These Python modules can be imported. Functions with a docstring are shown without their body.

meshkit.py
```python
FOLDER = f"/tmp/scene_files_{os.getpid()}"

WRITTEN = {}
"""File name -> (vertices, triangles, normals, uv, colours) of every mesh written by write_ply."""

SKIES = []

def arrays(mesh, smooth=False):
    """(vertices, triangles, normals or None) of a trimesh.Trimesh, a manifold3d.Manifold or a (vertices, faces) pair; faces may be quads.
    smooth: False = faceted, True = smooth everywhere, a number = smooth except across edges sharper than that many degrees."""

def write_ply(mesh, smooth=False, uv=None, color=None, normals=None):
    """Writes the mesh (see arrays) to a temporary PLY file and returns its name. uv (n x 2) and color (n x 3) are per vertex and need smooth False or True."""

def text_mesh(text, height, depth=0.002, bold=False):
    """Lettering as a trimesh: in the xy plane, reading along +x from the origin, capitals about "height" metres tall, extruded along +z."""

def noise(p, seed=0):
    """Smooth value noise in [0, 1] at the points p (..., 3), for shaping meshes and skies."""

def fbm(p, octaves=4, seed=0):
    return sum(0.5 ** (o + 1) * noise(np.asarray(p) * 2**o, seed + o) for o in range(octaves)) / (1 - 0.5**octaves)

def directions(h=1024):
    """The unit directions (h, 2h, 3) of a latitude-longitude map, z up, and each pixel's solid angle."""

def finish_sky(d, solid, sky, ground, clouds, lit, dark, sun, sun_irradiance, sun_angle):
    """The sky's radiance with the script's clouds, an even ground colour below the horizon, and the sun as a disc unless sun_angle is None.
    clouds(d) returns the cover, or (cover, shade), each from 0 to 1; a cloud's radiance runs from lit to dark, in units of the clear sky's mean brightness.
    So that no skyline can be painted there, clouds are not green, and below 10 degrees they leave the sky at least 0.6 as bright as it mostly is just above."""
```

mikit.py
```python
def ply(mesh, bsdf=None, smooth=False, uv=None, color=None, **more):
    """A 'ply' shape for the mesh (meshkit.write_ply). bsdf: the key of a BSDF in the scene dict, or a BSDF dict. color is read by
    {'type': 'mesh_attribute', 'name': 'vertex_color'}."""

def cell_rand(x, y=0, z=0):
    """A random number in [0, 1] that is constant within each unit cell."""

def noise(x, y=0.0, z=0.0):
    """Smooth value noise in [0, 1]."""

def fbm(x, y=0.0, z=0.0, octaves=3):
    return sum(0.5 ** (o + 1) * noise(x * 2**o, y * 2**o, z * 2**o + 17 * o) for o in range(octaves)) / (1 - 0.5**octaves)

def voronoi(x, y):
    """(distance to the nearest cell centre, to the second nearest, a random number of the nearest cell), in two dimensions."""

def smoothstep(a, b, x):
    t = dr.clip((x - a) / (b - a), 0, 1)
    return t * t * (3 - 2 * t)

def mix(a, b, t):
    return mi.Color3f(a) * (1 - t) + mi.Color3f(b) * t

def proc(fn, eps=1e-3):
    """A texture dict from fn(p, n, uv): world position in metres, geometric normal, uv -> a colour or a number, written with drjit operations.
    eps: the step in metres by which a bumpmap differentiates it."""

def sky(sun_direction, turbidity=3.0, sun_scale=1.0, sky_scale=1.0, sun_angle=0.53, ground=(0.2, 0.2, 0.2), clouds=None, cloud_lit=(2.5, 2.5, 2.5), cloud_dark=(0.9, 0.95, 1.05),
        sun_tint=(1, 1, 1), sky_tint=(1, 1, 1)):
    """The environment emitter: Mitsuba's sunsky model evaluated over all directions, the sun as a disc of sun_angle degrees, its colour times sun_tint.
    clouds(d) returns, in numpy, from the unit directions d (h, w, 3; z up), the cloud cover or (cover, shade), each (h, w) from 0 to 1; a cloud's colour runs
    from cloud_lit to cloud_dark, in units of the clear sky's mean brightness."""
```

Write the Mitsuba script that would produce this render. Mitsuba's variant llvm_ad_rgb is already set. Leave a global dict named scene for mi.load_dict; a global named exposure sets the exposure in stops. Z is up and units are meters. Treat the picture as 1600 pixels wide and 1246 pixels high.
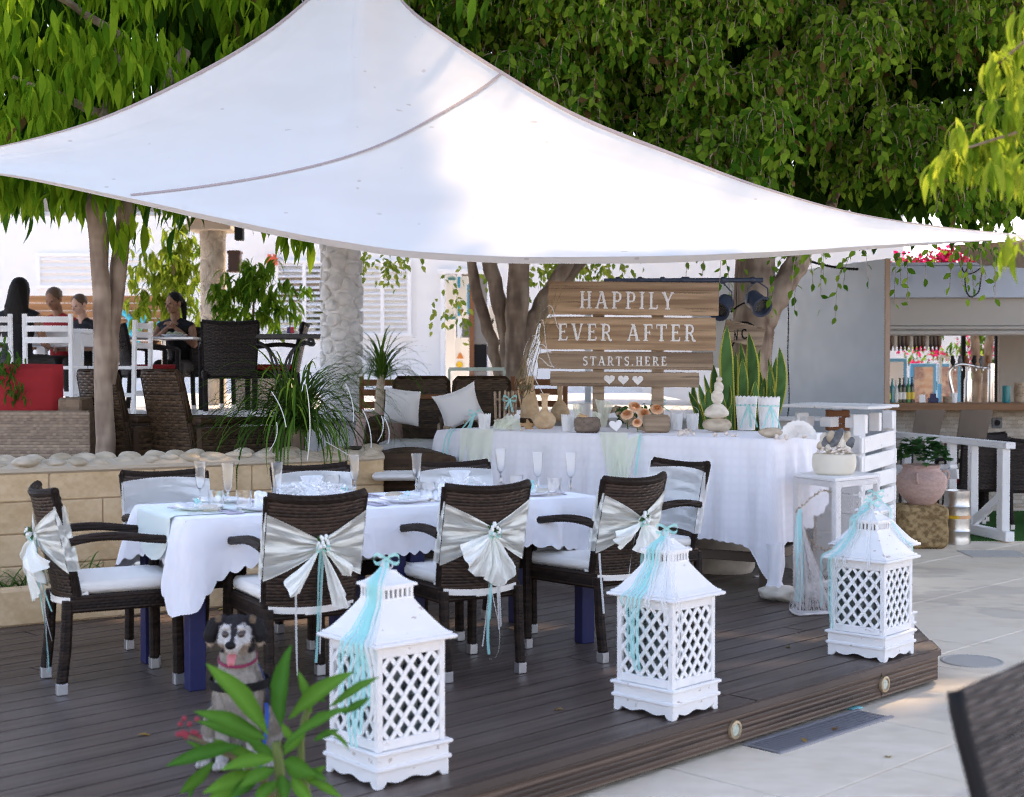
import math, random
import numpy as np, trimesh, shapely
import shapely.geometry as sg, shapely.ops as so, shapely.affinity as sa
import manifold3d as m3
import drjit as dr
import mitsuba as mi
import mikit, meshkit
from mikit import noise, fbm, voronoi, cell_rand, smoothstep, mix

T = mi.ScalarTransform4f
scene, labels = {}, {}

# ------------------------------------------------------------------ camera, sky, exposure
FPX, CZ = 2200.0, 1.4                      # focal length in pixels of a 1600 px wide frame; eye height above the deck (deck top is z = 0)
PITCH = math.atan(48 / FPX)
scene['camera'] = {'type': 'thinlens', 'fov': 2 * math.degrees(math.atan(800 / FPX)), 'fov_axis': 'x', 'aperture_radius': 0.0075, 'focus_distance': 8.6,
                   'near_clip': 0.1, 'far_clip': 400.0,
                   'to_world': T().look_at(origin=[0, 0, CZ], target=[0, math.cos(PITCH), CZ - math.sin(PITCH)], up=[0, 0, 1])}
SUN = np.array([0.35, 0.50, 0.79])
scene['sky'] = mikit.sky(SUN.tolist(), turbidity=3.0, sun_scale=0.42, sun_angle=2.6, sun_tint=(1.0, 0.87, 0.73), sky_tint=(1.39, 0.97, 0.75))
exposure = 4.08

# ------------------------------------------------------------------ helpers
rng = np.random.default_rng(11)
random.seed(5)
PI = math.pi


def px(x, y, d):
    """The point at distance d (metres along y) that is seen at pixel x, y of the 1600 x 1246 photograph."""
    a, b = (x - 800) / FPX, (623 - y) / FPX
    dy = math.cos(PITCH) + b * math.sin(PITCH)
    dz = -math.sin(PITCH) + b * math.cos(PITCH)
    return np.array([a / dy * d, d, CZ + dz / dy * d])


def gp(x, y, z=0.0):
    """The point at height z that is seen at pixel x, y."""
    q = px(x, y, 1.0)
    k = (z - CZ) / (q[2] - CZ)
    return np.array([q[0] * k, k, z])


def nrm(v):
    v = np.asarray(v, float)
    return v / max(np.linalg.norm(v), 1e-12)


def mk(v, f):
    f = np.asarray(f, int)
    if f.ndim == 2 and f.shape[1] == 4:
        f = np.vstack([f[:, [0, 1, 2]], f[:, [0, 2, 3]]])
    return trimesh.Trimesh(np.asarray(v, float), f, process=False)


def cat(*ms):
    ms = ms[0] if len(ms) == 1 and isinstance(ms[0], (list, tuple)) else ms
    vs, fs, n = [], [], 0
    for m in ms:
        vs.append(np.asarray(m.vertices)); fs.append(np.asarray(m.faces) + n); n += len(m.vertices)
    return mk(np.vstack(vs), np.vstack(fs))


_BOX = {}
_BF = np.array([[0, 1, 3, 2], [4, 6, 7, 5], [0, 4, 5, 1], [2, 3, 7, 6], [0, 2, 6, 4], [1, 5, 7, 3]])


def box(sx, sy, sz, c=(0, 0, 0), b=0.0):
    key = (round(sx, 5), round(sy, 5), round(sz, 5), round(b, 5))
    if key not in _BOX:
        if b <= 0:
            v = np.array([[X * sx / 2, Y * sy / 2, Z * sz / 2] for X in (-1, 1) for Y in (-1, 1) for Z in (-1, 1)])
            _BOX[key] = (v, mk(v, _BF).faces)
        else:
            pts = []
            for X in (-1, 1):
                for Y in (-1, 1):
                    for Z in (-1, 1):
                        h, s = np.array([X * sx / 2, Y * sy / 2, Z * sz / 2]), np.array([X, Y, Z]) * b
                        for k in range(3):
                            q = h - s; q[k] = h[k]; pts.append(q)
            m = trimesh.convex.convex_hull(np.array(pts))
            _BOX[key] = (np.array(m.vertices), np.array(m.faces))
    v, f = _BOX[key]
    return mk(v + np.asarray(c, float), f)


def rotm(rx=0, ry=0, rz=0):
    cx, sx, cy, sy, cz, sz = math.cos(rx), math.sin(rx), math.cos(ry), math.sin(ry), math.cos(rz), math.sin(rz)
    return np.array([[cz, -sz, 0], [sz, cz, 0], [0, 0, 1.0]]) @ np.array([[cy, 0, sy], [0, 1, 0], [-sy, 0, cy]]) @ np.array([[1, 0, 0], [0, cx, -sx], [0, sx, cx]])


def mat4(loc=(0, 0, 0), rz=0.0, rx=0.0, ry=0.0, s=1.0):
    m = np.eye(4); m[:3, :3] = rotm(rx, ry, rz) * np.asarray(s, float); m[:3, 3] = loc
    return m


def xf(m, loc=(0, 0, 0), rz=0.0, rx=0.0, ry=0.0, s=1.0):
    M = mat4(loc, rz, rx, ry, s)
    return mk(np.asarray(m.vertices) @ M[:3, :3].T + M[:3, 3], m.faces)


def frame(p, x, y=None):
    """4 x 4 with x along x, z near world up."""
    x = nrm(x); z = np.array([0, 0, 1.0]) if y is None else nrm(y)
    yy = nrm(np.cross(z, x)); z = np.cross(x, yy)
    M = np.eye(4); M[:3, 0], M[:3, 1], M[:3, 2], M[:3, 3] = x, yy, z, p
    return M


def app(m, M):
    return mk(np.asarray(m.vertices) @ M[:3, :3].T + M[:3, 3], m.faces)


def beam(p0, p1, w, t, b=0.0, up=(0, 0, 1)):
    """A bar from p0 to p1: w across, t along up."""
    p0, p1 = np.asarray(p0, float), np.asarray(p1, float)
    d = p1 - p0
    if abs(nrm(d) @ nrm(up)) > 0.98:
        up = (0, 1, 0)
    return app(box(np.linalg.norm(d), w, t, b=b), frame((p0 + p1) / 2, d, up))


def tube(pts, r, n=8, caps=True):
    pts = np.asarray(pts, float); k = len(pts); r = np.broadcast_to(r, (k,))
    t = np.gradient(pts, axis=0); t /= np.linalg.norm(t, axis=1, keepdims=True) + 1e-12
    a = np.cross(t[0], [0, 0, 1.0] if abs(t[0][2]) < 0.9 else [1.0, 0, 0]); a = nrm(a)
    ang = np.arange(n) * 2 * PI / n
    vs = []
    for i in range(k):
        a = nrm(a - t[i] * (a @ t[i])); b = np.cross(t[i], a)
        vs.append(pts[i] + r[i] * (np.cos(ang)[:, None] * a + np.sin(ang)[:, None] * b))
    v = np.vstack(vs); f = []
    for i in range(k - 1):
        for j in range(n):
            f.append((i * n + j, i * n + (j + 1) % n, (i + 1) * n + (j + 1) % n, (i + 1) * n + j))
    f = np.array(f); f = np.vstack([f[:, [0, 1, 2]], f[:, [0, 2, 3]]])
    if caps:
        v = np.vstack([v, pts[0], pts[-1]]); c0, c1 = k * n, k * n + 1
        j = np.arange(n); jn = (j + 1) % n
        f = np.vstack([f, np.stack([jn, j, np.full(n, c0)], 1), np.stack([(k - 1) * n + j, (k - 1) * n + jn, np.full(n, c1)], 1)])
    return mk(v, f)


def smooth_path(pts, n=16):
    from scipy.interpolate import CubicSpline
    pts = np.asarray(pts, float)
    s = np.r_[0, np.cumsum(np.linalg.norm(np.diff(pts[:, :3], axis=0), axis=1))]
    return CubicSpline(s, pts)(np.linspace(0, s[-1], n))


def sweep(pts, w, h, side):
    """A bar of w x h swept along pts; side is the direction of w."""
    pts = np.asarray(pts, float); k = len(pts)
    t = np.gradient(pts, axis=0); t /= np.linalg.norm(t, axis=1, keepdims=True)
    side = np.broadcast_to(np.asarray(side, float), (k, 3)); up = np.cross(t, side); up /= np.linalg.norm(up, axis=1, keepdims=True)
    c = min(w, h) * 0.25
    prof = [(-w / 2 + c, -h / 2), (w / 2 - c, -h / 2), (w / 2, -h / 2 + c), (w / 2, h / 2 - c), (w / 2 - c, h / 2), (-w / 2 + c, h / 2), (-w / 2, h / 2 - c), (-w / 2, -h / 2 + c)]
    n = 8
    v = np.vstack([pts[i] + np.array([a * side[i] + b * up[i] for a, b in prof]) for i in range(k)])
    f = [(i * n + j, i * n + (j + 1) % n, (i + 1) * n + (j + 1) % n, (i + 1) * n + j) for i in range(k - 1) for j in range(n)]
    f = np.array(f); f = np.vstack([f[:, [0, 1, 2]], f[:, [0, 2, 3]]])
    e = (k - 1) * n
    f = np.vstack([f, [(0, j + 1, j) for j in range(1, n - 1)], [(e, e + j, e + j + 1) for j in range(1, n - 1)]])
    return mk(v, f)


def lathe(prof, n=24, c=(0, 0, 0)):
    prof = np.asarray(prof, float); k = len(prof); a = np.arange(n) * 2 * PI / n
    v = np.vstack([np.stack([r * np.cos(a), r * np.sin(a), np.full(n, z)], 1) for r, z in prof]) + np.asarray(c, float)
    f = np.array([(i * n + j, i * n + (j + 1) % n, (i + 1) * n + (j + 1) % n, (i + 1) * n + j) for i in range(k - 1) for j in range(n)])
    return mk(v, f)


def ribbon(pts, w, side):
    pts = np.asarray(pts, float); k = len(pts)
    side = np.broadcast_to(np.asarray(side, float), (k, 3)); w = np.broadcast_to(w, (k,))[:, None]
    v = np.stack([pts - side * w / 2, pts + side * w / 2], 1).reshape(-1, 3)
    return mk(v, [(2 * i, 2 * i + 1, 2 * i + 3, 2 * i + 2) for i in range(k - 1)])


def grid(fn, nu, nv):
    """A sheet fn(u, v) -> (..., 3) on [0, 1] x [0, 1]."""
    U, V = np.meshgrid(np.linspace(0, 1, nu), np.linspace(0, 1, nv), indexing='ij')
    p = np.asarray(fn(U, V)).reshape(-1, 3)
    i, j = np.meshgrid(np.arange(nu - 1), np.arange(nv - 1), indexing='ij'); a = (i * nv + j).ravel()
    return mk(p, np.stack([a, a + nv, a + nv + 1, a + 1], 1))


def slab(front, back, nu, nv):
    """A closed panel between two sheets of the same grid."""
    a, b = grid(front, nu, nv), grid(back, nu, nv)
    n = nu * nv
    rim = [i * nv for i in range(nu)] + [(nu - 1) * nv + j for j in range(1, nv)] + [i * nv + nv - 1 for i in range(nu - 2, -1, -1)] + [j for j in range(nv - 2, 0, -1)]
    q = [(rim[k], rim[(k + 1) % len(rim)], rim[(k + 1) % len(rim)] + n, rim[k] + n) for k in range(len(rim))]
    q = np.array(q)
    f = np.vstack([a.faces, b.faces[:, ::-1] + n, q[:, [0, 2, 1]], q[:, [0, 3, 2]]])
    return mk(np.vstack([a.vertices, b.vertices]), f)


def prism(poly, depth):
    ps = [g for g in getattr(poly, 'geoms', [poly]) if g.geom_type == 'Polygon' and g.area > 1e-7]
    return cat([trimesh.creation.extrude_polygon(p, depth, engine='earcut') for p in ps])


def ico(r=1.0, c=(0, 0, 0), sub=2, s=(1, 1, 1)):
    m = trimesh.creation.icosphere(subdivisions=sub, radius=r)
    return mk(m.vertices * np.asarray(s) + np.asarray(c, float), m.faces)


def pebble(r, c, s=(1, 1, 1), seed=0, amp=0.25, sub=2, rz=0.0):
    m = trimesh.creation.icosphere(subdivisions=sub, radius=1.0)
    v = m.vertices * (1 + amp * (meshkit.noise(m.vertices * 1.3 + seed * 7.7, seed)[:, None] - 0.5) * 2)
    return xf(mk(v, m.faces), c, rz=rz, s=np.asarray(s) * r) if rz == 0 else mk((v * np.asarray(s) * r) @ rotm(0, 0, rz).T + np.asarray(c, float), m.faces)


def scatter(m, Ms):
    """Copies of one mesh under the matrices Ms (n, 4, 4), joined."""
    Ms = np.asarray(Ms); v, f = np.asarray(m.vertices), np.asarray(m.faces)
    vs = np.einsum('kij,nj->kni', Ms[:, :3, :3], v) + Ms[:, None, :3, 3]
    return mk(vs.reshape(-1, 3), (f[None] + (np.arange(len(Ms)) * len(v))[:, None, None]).reshape(-1, 3))


def hull_chain(js, rs, q=10):
    """Manifold of a limb: hulls of spheres at successive joints."""
    out = None
    for i in range(len(js) - 1):
        a = m3.Manifold.sphere(rs[i], q).translate(tuple(map(float, js[i]))); b = m3.Manifold.sphere(rs[i + 1], q).translate(tuple(map(float, js[i + 1])))
        h = m3.Manifold.batch_hull([a, b]); out = h if out is None else out + h
    return out


def ell(c, s, q=16, rot=(0, 0, 0)):
    return m3.Manifold.sphere(1.0, q).scale(tuple(map(float, s))).rotate(tuple(map(float, rot))).translate(tuple(map(float, c)))


def organic(man, length, it=8):
    m = man.refine_to_length(length).to_mesh()
    t = trimesh.Trimesh(m.vert_properties[:, :3], m.tri_verts, process=True)
    trimesh.smoothing.filter_taubin(t, lamb=0.5, nu=0.53, iterations=it)
    return mk(t.vertices, t.faces)


def buv(m):
    """Unmerged copy of m with uv in metres, mapped along each face's main axis."""
    v = np.asarray(m.vertices)[np.asarray(m.faces)]
    n = np.cross(v[:, 1] - v[:, 0], v[:, 2] - v[:, 0]); ax = np.abs(n).argmax(1)
    uv = np.empty((len(v), 3, 2))
    for k, (a, b) in enumerate(((1, 2), (0, 2), (0, 1))):
        s = ax == k
        uv[s] = v[s][:, :, [a, b]]
    return mk(v.reshape(-1, 3), np.arange(len(v) * 3).reshape(-1, 3)), uv.reshape(-1, 2)


def new_key(key):
    if key not in _USED:
        _USED[key] = 0
        return key
    while True:
        _USED[key] += 1
        k = f'{key}_{_USED[key]:03d}'
        if k not in _USED:
            _USED[k] = 0
            return k


_USED = {}


def shp(mesh, mat, smooth=False, uv=None, color=None, M=None):
    if uv is True:
        mesh, uv = buv(mesh); smooth = False
    d = mikit.ply(mesh, mat, smooth=smooth, uv=uv, color=color)
    if M is not None:
        d['to_world'] = T(np.asarray(M, float).tolist())
    return d


def thing(name, label, category, group=None, kind=None):
    key = new_key(name)
    labels[key] = {'label': label, 'category': category}
    if group: labels[key]['group'] = group
    if kind: labels[key]['kind'] = kind
    return key


def part(parent, name, mesh, mat, smooth=False, uv=None, color=None, M=None, label=None, kind=None):
    key = new_key(parent + '__' + name)
    scene[key] = shp(mesh, mat, smooth, uv, color, M)
    if label or kind:
        labels[key] = {k: v for k, v in (('label', label), ('kind', kind)) if v}
    return key


def one(name, label, category, mesh, mat, smooth=False, uv=None, color=None, M=None, group=None, kind=None):
    key = thing(name, label, category, group, kind)
    scene[key] = shp(mesh, mat, smooth, uv, color, M)
    return key


def struct(name, mesh, mat, smooth=False, uv=None, label=None):
    key = new_key(name)
    scene[key] = shp(mesh, mat, smooth, uv)
    labels[key] = {'kind': 'structure', 'label': label or name.replace('_', ' ')}
    return key


class Proto(list):
    """The parts of a kind of thing, to be stamped under one key per copy."""
    def add(self, name, mesh, mat, smooth=False, uv=None, color=None):
        used = {n for n, _ in self}; n, k = name, 0
        while n in used:
            k += 1; n = f'{name}_{k:03d}'
        self.append((n, shp(mesh, mat, smooth, uv, color)))
        return n

    def stamp(self, name, label, category, M, group=None, skip=()):
        key = thing(name, label, category, group)
        for n, d in self:
            if n.split('__')[0].rstrip('_0123456789') in skip: continue
            k = key + '__' + n; _USED[k] = 0
            scene[k] = {**d, 'to_world': T(np.asarray(M, float).tolist())}
        return key


# ------------------------------------------------------------------ materials
def rgb(c):
    return {'type': 'rgb', 'value': [float(x) for x in c]}


def solid(name, c, rough=0.6, spec=0.4, metal=0.0, **kw):
    scene[name] = {'type': 'twosided', 'b': {'type': 'principled', 'base_color': c if isinstance(c, dict) else rgb(c), 'roughness': rough, 'specular': spec, 'metallic': metal, **kw}}
    return name


def bumped(name, c, bump, scale, rough=0.6, spec=0.4, **kw):
    scene[name] = {'type': 'twosided', 'b': {'type': 'bumpmap', 'arbitrary': bump, 'scale': scale,
                   'b': {'type': 'principled', 'base_color': c if isinstance(c, dict) else rgb(c), 'roughness': rough, 'specular': spec, **kw}}}
    return name


def vary(a, b, s, lo=0.3, hi=0.7, s3=None):
    """A colour that wanders between a and b with grain of size s."""
    sx, sy, sz = s if isinstance(s, tuple) else (s, s, s)
    return mikit.proc(lambda p, n, uv: mix(a, b, smoothstep(lo, hi, fbm(p.x / sx, p.y / sy, p.z / sz))))


def avg(a, b, *_):
    return rgb((np.asarray(a) + np.asarray(b)) / 2)


VC = {'type': 'mesh_attribute', 'name': 'vertex_color'}


def weave_h(uv, rw, cw):
    r = dr.floor(uv.y / rw)
    c = uv.x / cw + 0.5 * (r - 2 * dr.floor(r / 2))
    return dr.sqrt(dr.abs(dr.sin(PI * c)) + 1e-4) * dr.abs(dr.sin(PI * uv.y / rw)), r, dr.floor(c)


def wicker(name, dark, lite, rw=0.012, cw=0.034, rough=0.45):
    def col(p, n, uv):
        h, r, c = weave_h(uv, rw, cw)
        return mix(dark, lite, 0.6 * cell_rand(r, 7, 3) + 0.4 * cell_rand(r, c, 3))
    bumped(name, mikit.proc(col), mikit.proc(lambda p, n, uv: weave_h(uv, rw, cw)[0], eps=0.0015), 0.0045, rough, 0.22)
    return name


wicker('m_wicker', (0.008, 0.005, 0.004), (0.036, 0.022, 0.015), 0.0135, 0.036)
wicker('m_wicker_lounge', (0.022, 0.012, 0.006), (0.085, 0.050, 0.027), 0.018, 0.055)
wicker('m_wicker_pale', (0.15, 0.105, 0.072), (0.29, 0.21, 0.145), 0.017, 0.04, 0.6)
wicker('m_wicker_black', (0.007, 0.005, 0.005), (0.032, 0.025, 0.023), 0.010, 0.024)

CU, SU = math.cos(PI / 4), math.sin(PI / 4)


def deck_col(p, n, uv):
    a, b = p.x * CU + p.y * SU, -p.x * SU + p.y * CU
    k = cell_rand(dr.floor(b / 0.146), 3, 5)
    s = fbm(a * 1.6, b * 45, 2.0) * 0.6 + fbm(a * 3 + 9, b * 9, 5.0) * 0.4
    d = smoothstep(0.42, 0.72, fbm(a * 1.1 + 40, b * 1.7, 9.0))
    return mix(mix((0.040, 0.027, 0.022), (0.100, 0.071, 0.059), smoothstep(0.2, 0.8, s) * 0.7 + 0.3 * k), (0.13, 0.105, 0.092), d * 0.35)


def deck_bump(p, n, uv):
    b = -p.x * SU + p.y * CU
    return 0.5 + 0.5 * dr.sin(b * 2 * PI / 0.0122)


bumped('m_deck', mikit.proc(deck_col), mikit.proc(deck_bump), 0.0007, 0.42, 0.5)
bumped('m_fascia', mikit.proc(lambda p, n, uv: mix((0.04, 0.024, 0.017), (0.10, 0.064, 0.044), smoothstep(0.3, 0.7, fbm((p.x + p.y) * 1.2, p.z * 60, 1.0)))),
       mikit.proc(lambda p, n, uv: dr.abs(dr.sin(p.z * PI / 0.021))), 0.0025, 0.5, 0.4)


def pave_col(p, n, uv):
    a = fbm(p.x * 1.3 + p.y * 0.4, p.y * 2.6, 1.0)
    b = fbm(p.x * 9, p.y * 14, 4.0)
    st = smoothstep(0.60, 0.72, fbm(p.x * 2.2 + 7, p.y * 3.1, 11.0, 4))
    return mix(mix((0.66, 0.57, 0.445), (0.74, 0.655, 0.53), smoothstep(0.3, 0.7, a * 0.65 + b * 0.35)), (0.36, 0.32, 0.28), st * 0.35)


bumped('m_pave', mikit.proc(pave_col), mikit.proc(lambda p, n, uv: fbm(p.x * 14, p.y * 22, 0.0)), 0.004, 0.55, 0.35)
solid('m_joint', (0.30, 0.27, 0.24), 0.9, 0.2)
solid('m_tile', avg((0.50, 0.50, 0.50), (0.66, 0.655, 0.65), 0.4), 0.35)
bumped('m_block', mikit.proc(lambda p, n, uv: mix((0.50, 0.35, 0.19), (0.64, 0.48, 0.295), smoothstep(0.25, 0.75, fbm(p.x * 5, p.y * 5, p.z * 7) * 0.6 + fbm(p.x * 40, p.y * 40, p.z * 40) * 0.4))),
       mikit.proc(lambda p, n, uv: fbm(p.x * 45, p.y * 45, p.z * 45)), 0.004, 0.85, 0.2)
solid('m_mortar', avg((0.42, 0.35, 0.26), (0.52, 0.45, 0.35), 0.05), 0.9, 0.2)
solid('m_pebble', vary((0.36, 0.295, 0.205), (0.53, 0.455, 0.35), 0.09), 0.7, 0.3)
solid('m_white', (0.80, 0.80, 0.80), 0.5)
def chip(p, n, uv):
    w = smoothstep(0.71, 0.78, fbm(p.x * 30, p.y * 30, p.z * 42, 4))
    g = fbm(p.x * 4, p.y * 4, p.z * 9)
    return mix(mix((0.80, 0.795, 0.79), (0.72, 0.715, 0.715), g), (0.42, 0.34, 0.29), w * 0.75)


solid('m_white_wood', mikit.proc(chip), 0.5)
solid('m_white_wall', avg((0.74, 0.735, 0.72), (0.83, 0.825, 0.815), 0.5), 0.8, 0.2)
solid('m_white_stone', vary((0.66, 0.655, 0.645), (0.80, 0.795, 0.785), 0.06), 0.65, 0.3)
solid('m_beige_stone', vary((0.36, 0.31, 0.25), (0.5, 0.44, 0.36), 0.12), 0.8, 0.2)
solid('m_beige_wall', avg((0.44, 0.385, 0.32), (0.50, 0.44, 0.37), 0.6), 0.8, 0.2)
solid('m_grey_wall', vary((0.40, 0.445, 0.49), (0.44, 0.485, 0.53), 0.35), 0.7, 0.3)
solid('m_fascia_blue', avg((0.42, 0.50, 0.62), (0.46, 0.54, 0.66), 0.5), 0.5, 0.4)
solid('m_taupe', (0.30, 0.285, 0.26), 0.6)
solid('m_shutter', avg((0.36, 0.35, 0.325), (0.40, 0.39, 0.36), 0.3), 0.5)
solid('m_cushion', avg((0.74, 0.71, 0.66), (0.80, 0.775, 0.73), 0.03), 0.9, 0.1, sheen=0.3)
solid('m_pillow', avg((0.66, 0.655, 0.65), (0.74, 0.735, 0.73), 0.02), 0.9, 0.1, sheen=0.3)
solid('m_red', avg((0.26, 0.018, 0.022), (0.34, 0.03, 0.032), 0.05), 0.85, 0.15, sheen=0.3)
solid('m_alu', (0.62, 0.62, 0.63), 0.35, metal=0.9)
solid('m_steel', avg((0.48, 0.47, 0.45), (0.68, 0.67, 0.65), 0.05), 0.32, metal=1.0)
solid('m_chrome', (0.75, 0.75, 0.76), 0.12, metal=1.0)
solid('m_navy', (0.012, 0.014, 0.075), 0.45)
solid('m_black', (0.008, 0.008, 0.009), 0.6, 0.2)
solid('m_black_iron', (0.02, 0.02, 0.022), 0.4, 0.5)
solid('m_core', (0.032, 0.019, 0.014), 0.6, 0.2)
solid('m_core_lounge', (0.055, 0.032, 0.018), 0.6, 0.2)
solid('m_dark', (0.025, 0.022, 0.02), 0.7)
solid('m_taupe_mesh', avg((0.15, 0.12, 0.095), (0.19, 0.155, 0.125), 0.01), 0.7)
solid('m_blue_metal', (0.045, 0.055, 0.085), 0.4, 0.5)
scene['m_lantern_pane'] = {'type': 'thindielectric', 'int_ior': 1.5, 'specular_transmittance': rgb((0.36, 0.41, 0.40))}
scene['m_glass'] = {'type': 'thindielectric', 'int_ior': 1.5}
scene['m_glass_solid'] = {'type': 'dielectric', 'int_ior': 1.5}


def cloth_bump(p, n, uv):
    return fbm(uv.x * 5, uv.y * 5, 1.0) + 0.12 * fbm(uv.x * 60, uv.y * 60, 2.0)


def cloth_col(p, n, uv):
    c = dr.abs(dr.sin(uv.x * PI / 0.055)) * dr.abs(dr.sin(uv.y * PI / 0.055))
    return mix((0.785, 0.78, 0.83), (0.82, 0.815, 0.86), c)


bumped('m_cloth', mikit.proc(lambda p, n, uv: mix((0.78, 0.78, 0.83), (0.83, 0.83, 0.87), fbm(uv.x * 18, uv.y * 18, 3.0))), mikit.proc(cloth_bump, eps=0.004), 0.02, 0.85, 0.15, sheen=0.3)
bumped('m_cloth_check', mikit.proc(cloth_col), mikit.proc(cloth_bump, eps=0.004), 0.02, 0.85, 0.15, sheen=0.3)


def gauze(name, c, op, trans=0.9, pleat=0.0):
    o = op if not pleat else mikit.proc(lambda p, n, uv: op + pleat * (smoothstep(0.40, 0.72, fbm(uv.x * 2.2 + 3, uv.y * 15, 1.0, 2)) - 0.35))
    scene[name] = {'type': 'mask', 'opacity': o, 'b': {'type': 'principledthin', 'base_color': rgb(c), 'roughness': 0.6, 'diff_trans': trans, 'eta': 1.3, 'sheen': 0.4}}
    return name


gauze('m_organza', (0.95, 0.96, 0.88), 0.54, 0.12, 0.5)
gauze('m_organza_thick', (0.95, 0.96, 0.90), 0.80, 0.15, 0.3)
gauze('m_organza_pale', (0.90, 0.90, 0.88), 0.66, 0.15, 0.30)
gauze('m_mint_gauze', (0.86, 0.90, 0.78), 0.72, 0.6)
gauze('m_aqua', (0.44, 0.82, 0.80), 0.78, 0.5)
gauze('m_white_ribbon', (0.82, 0.83, 0.83), 0.9, 0.7)
solid('m_sail', mikit.proc(lambda p, n, uv: mix((0.745, 0.73, 0.705), (0.50, 0.45, 0.41), smoothstep(0.93, 0.96, noise(p.x * 13, p.y * 13, p.z * 17)) * 0.6 + 0.10 * smoothstep(0.4, 0.7, fbm(p.x * 1.7, p.y * 1.7, p.z * 4)))), 0.85, 0.15)
solid('m_sail_hem', (0.44, 0.37, 0.355), 0.85, 0.15)


def wood(name, a, b, along=0, s=1.0, spread=0.35, rough=0.7, knots=False):
    def f(p, n, uv):
        q = [p.x, p.y, p.z]
        x = q[along]; y, z = [q[i] for i in range(3) if i != along]
        g = fbm(x * 1.6 * s + 3, y * 34 * s, z * 34 * s, 4)
        w = fbm(x * 0.7 * s, y * 6 * s, z * 6 * s)
        t = smoothstep(0.5 - spread, 0.5 + spread, g * 0.65 + w * 0.35)
        cr = smoothstep(0.68, 0.74, fbm(x * 2.2 * s + 11, y * 60 * s, z * 60 * s, 2))
        c = mix(a, b, t)
        return mix(c, mi.Color3f(a) * 0.4, cr * 0.6)
    solid(name, mikit.proc(f), rough, 0.3)
    return name


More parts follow.
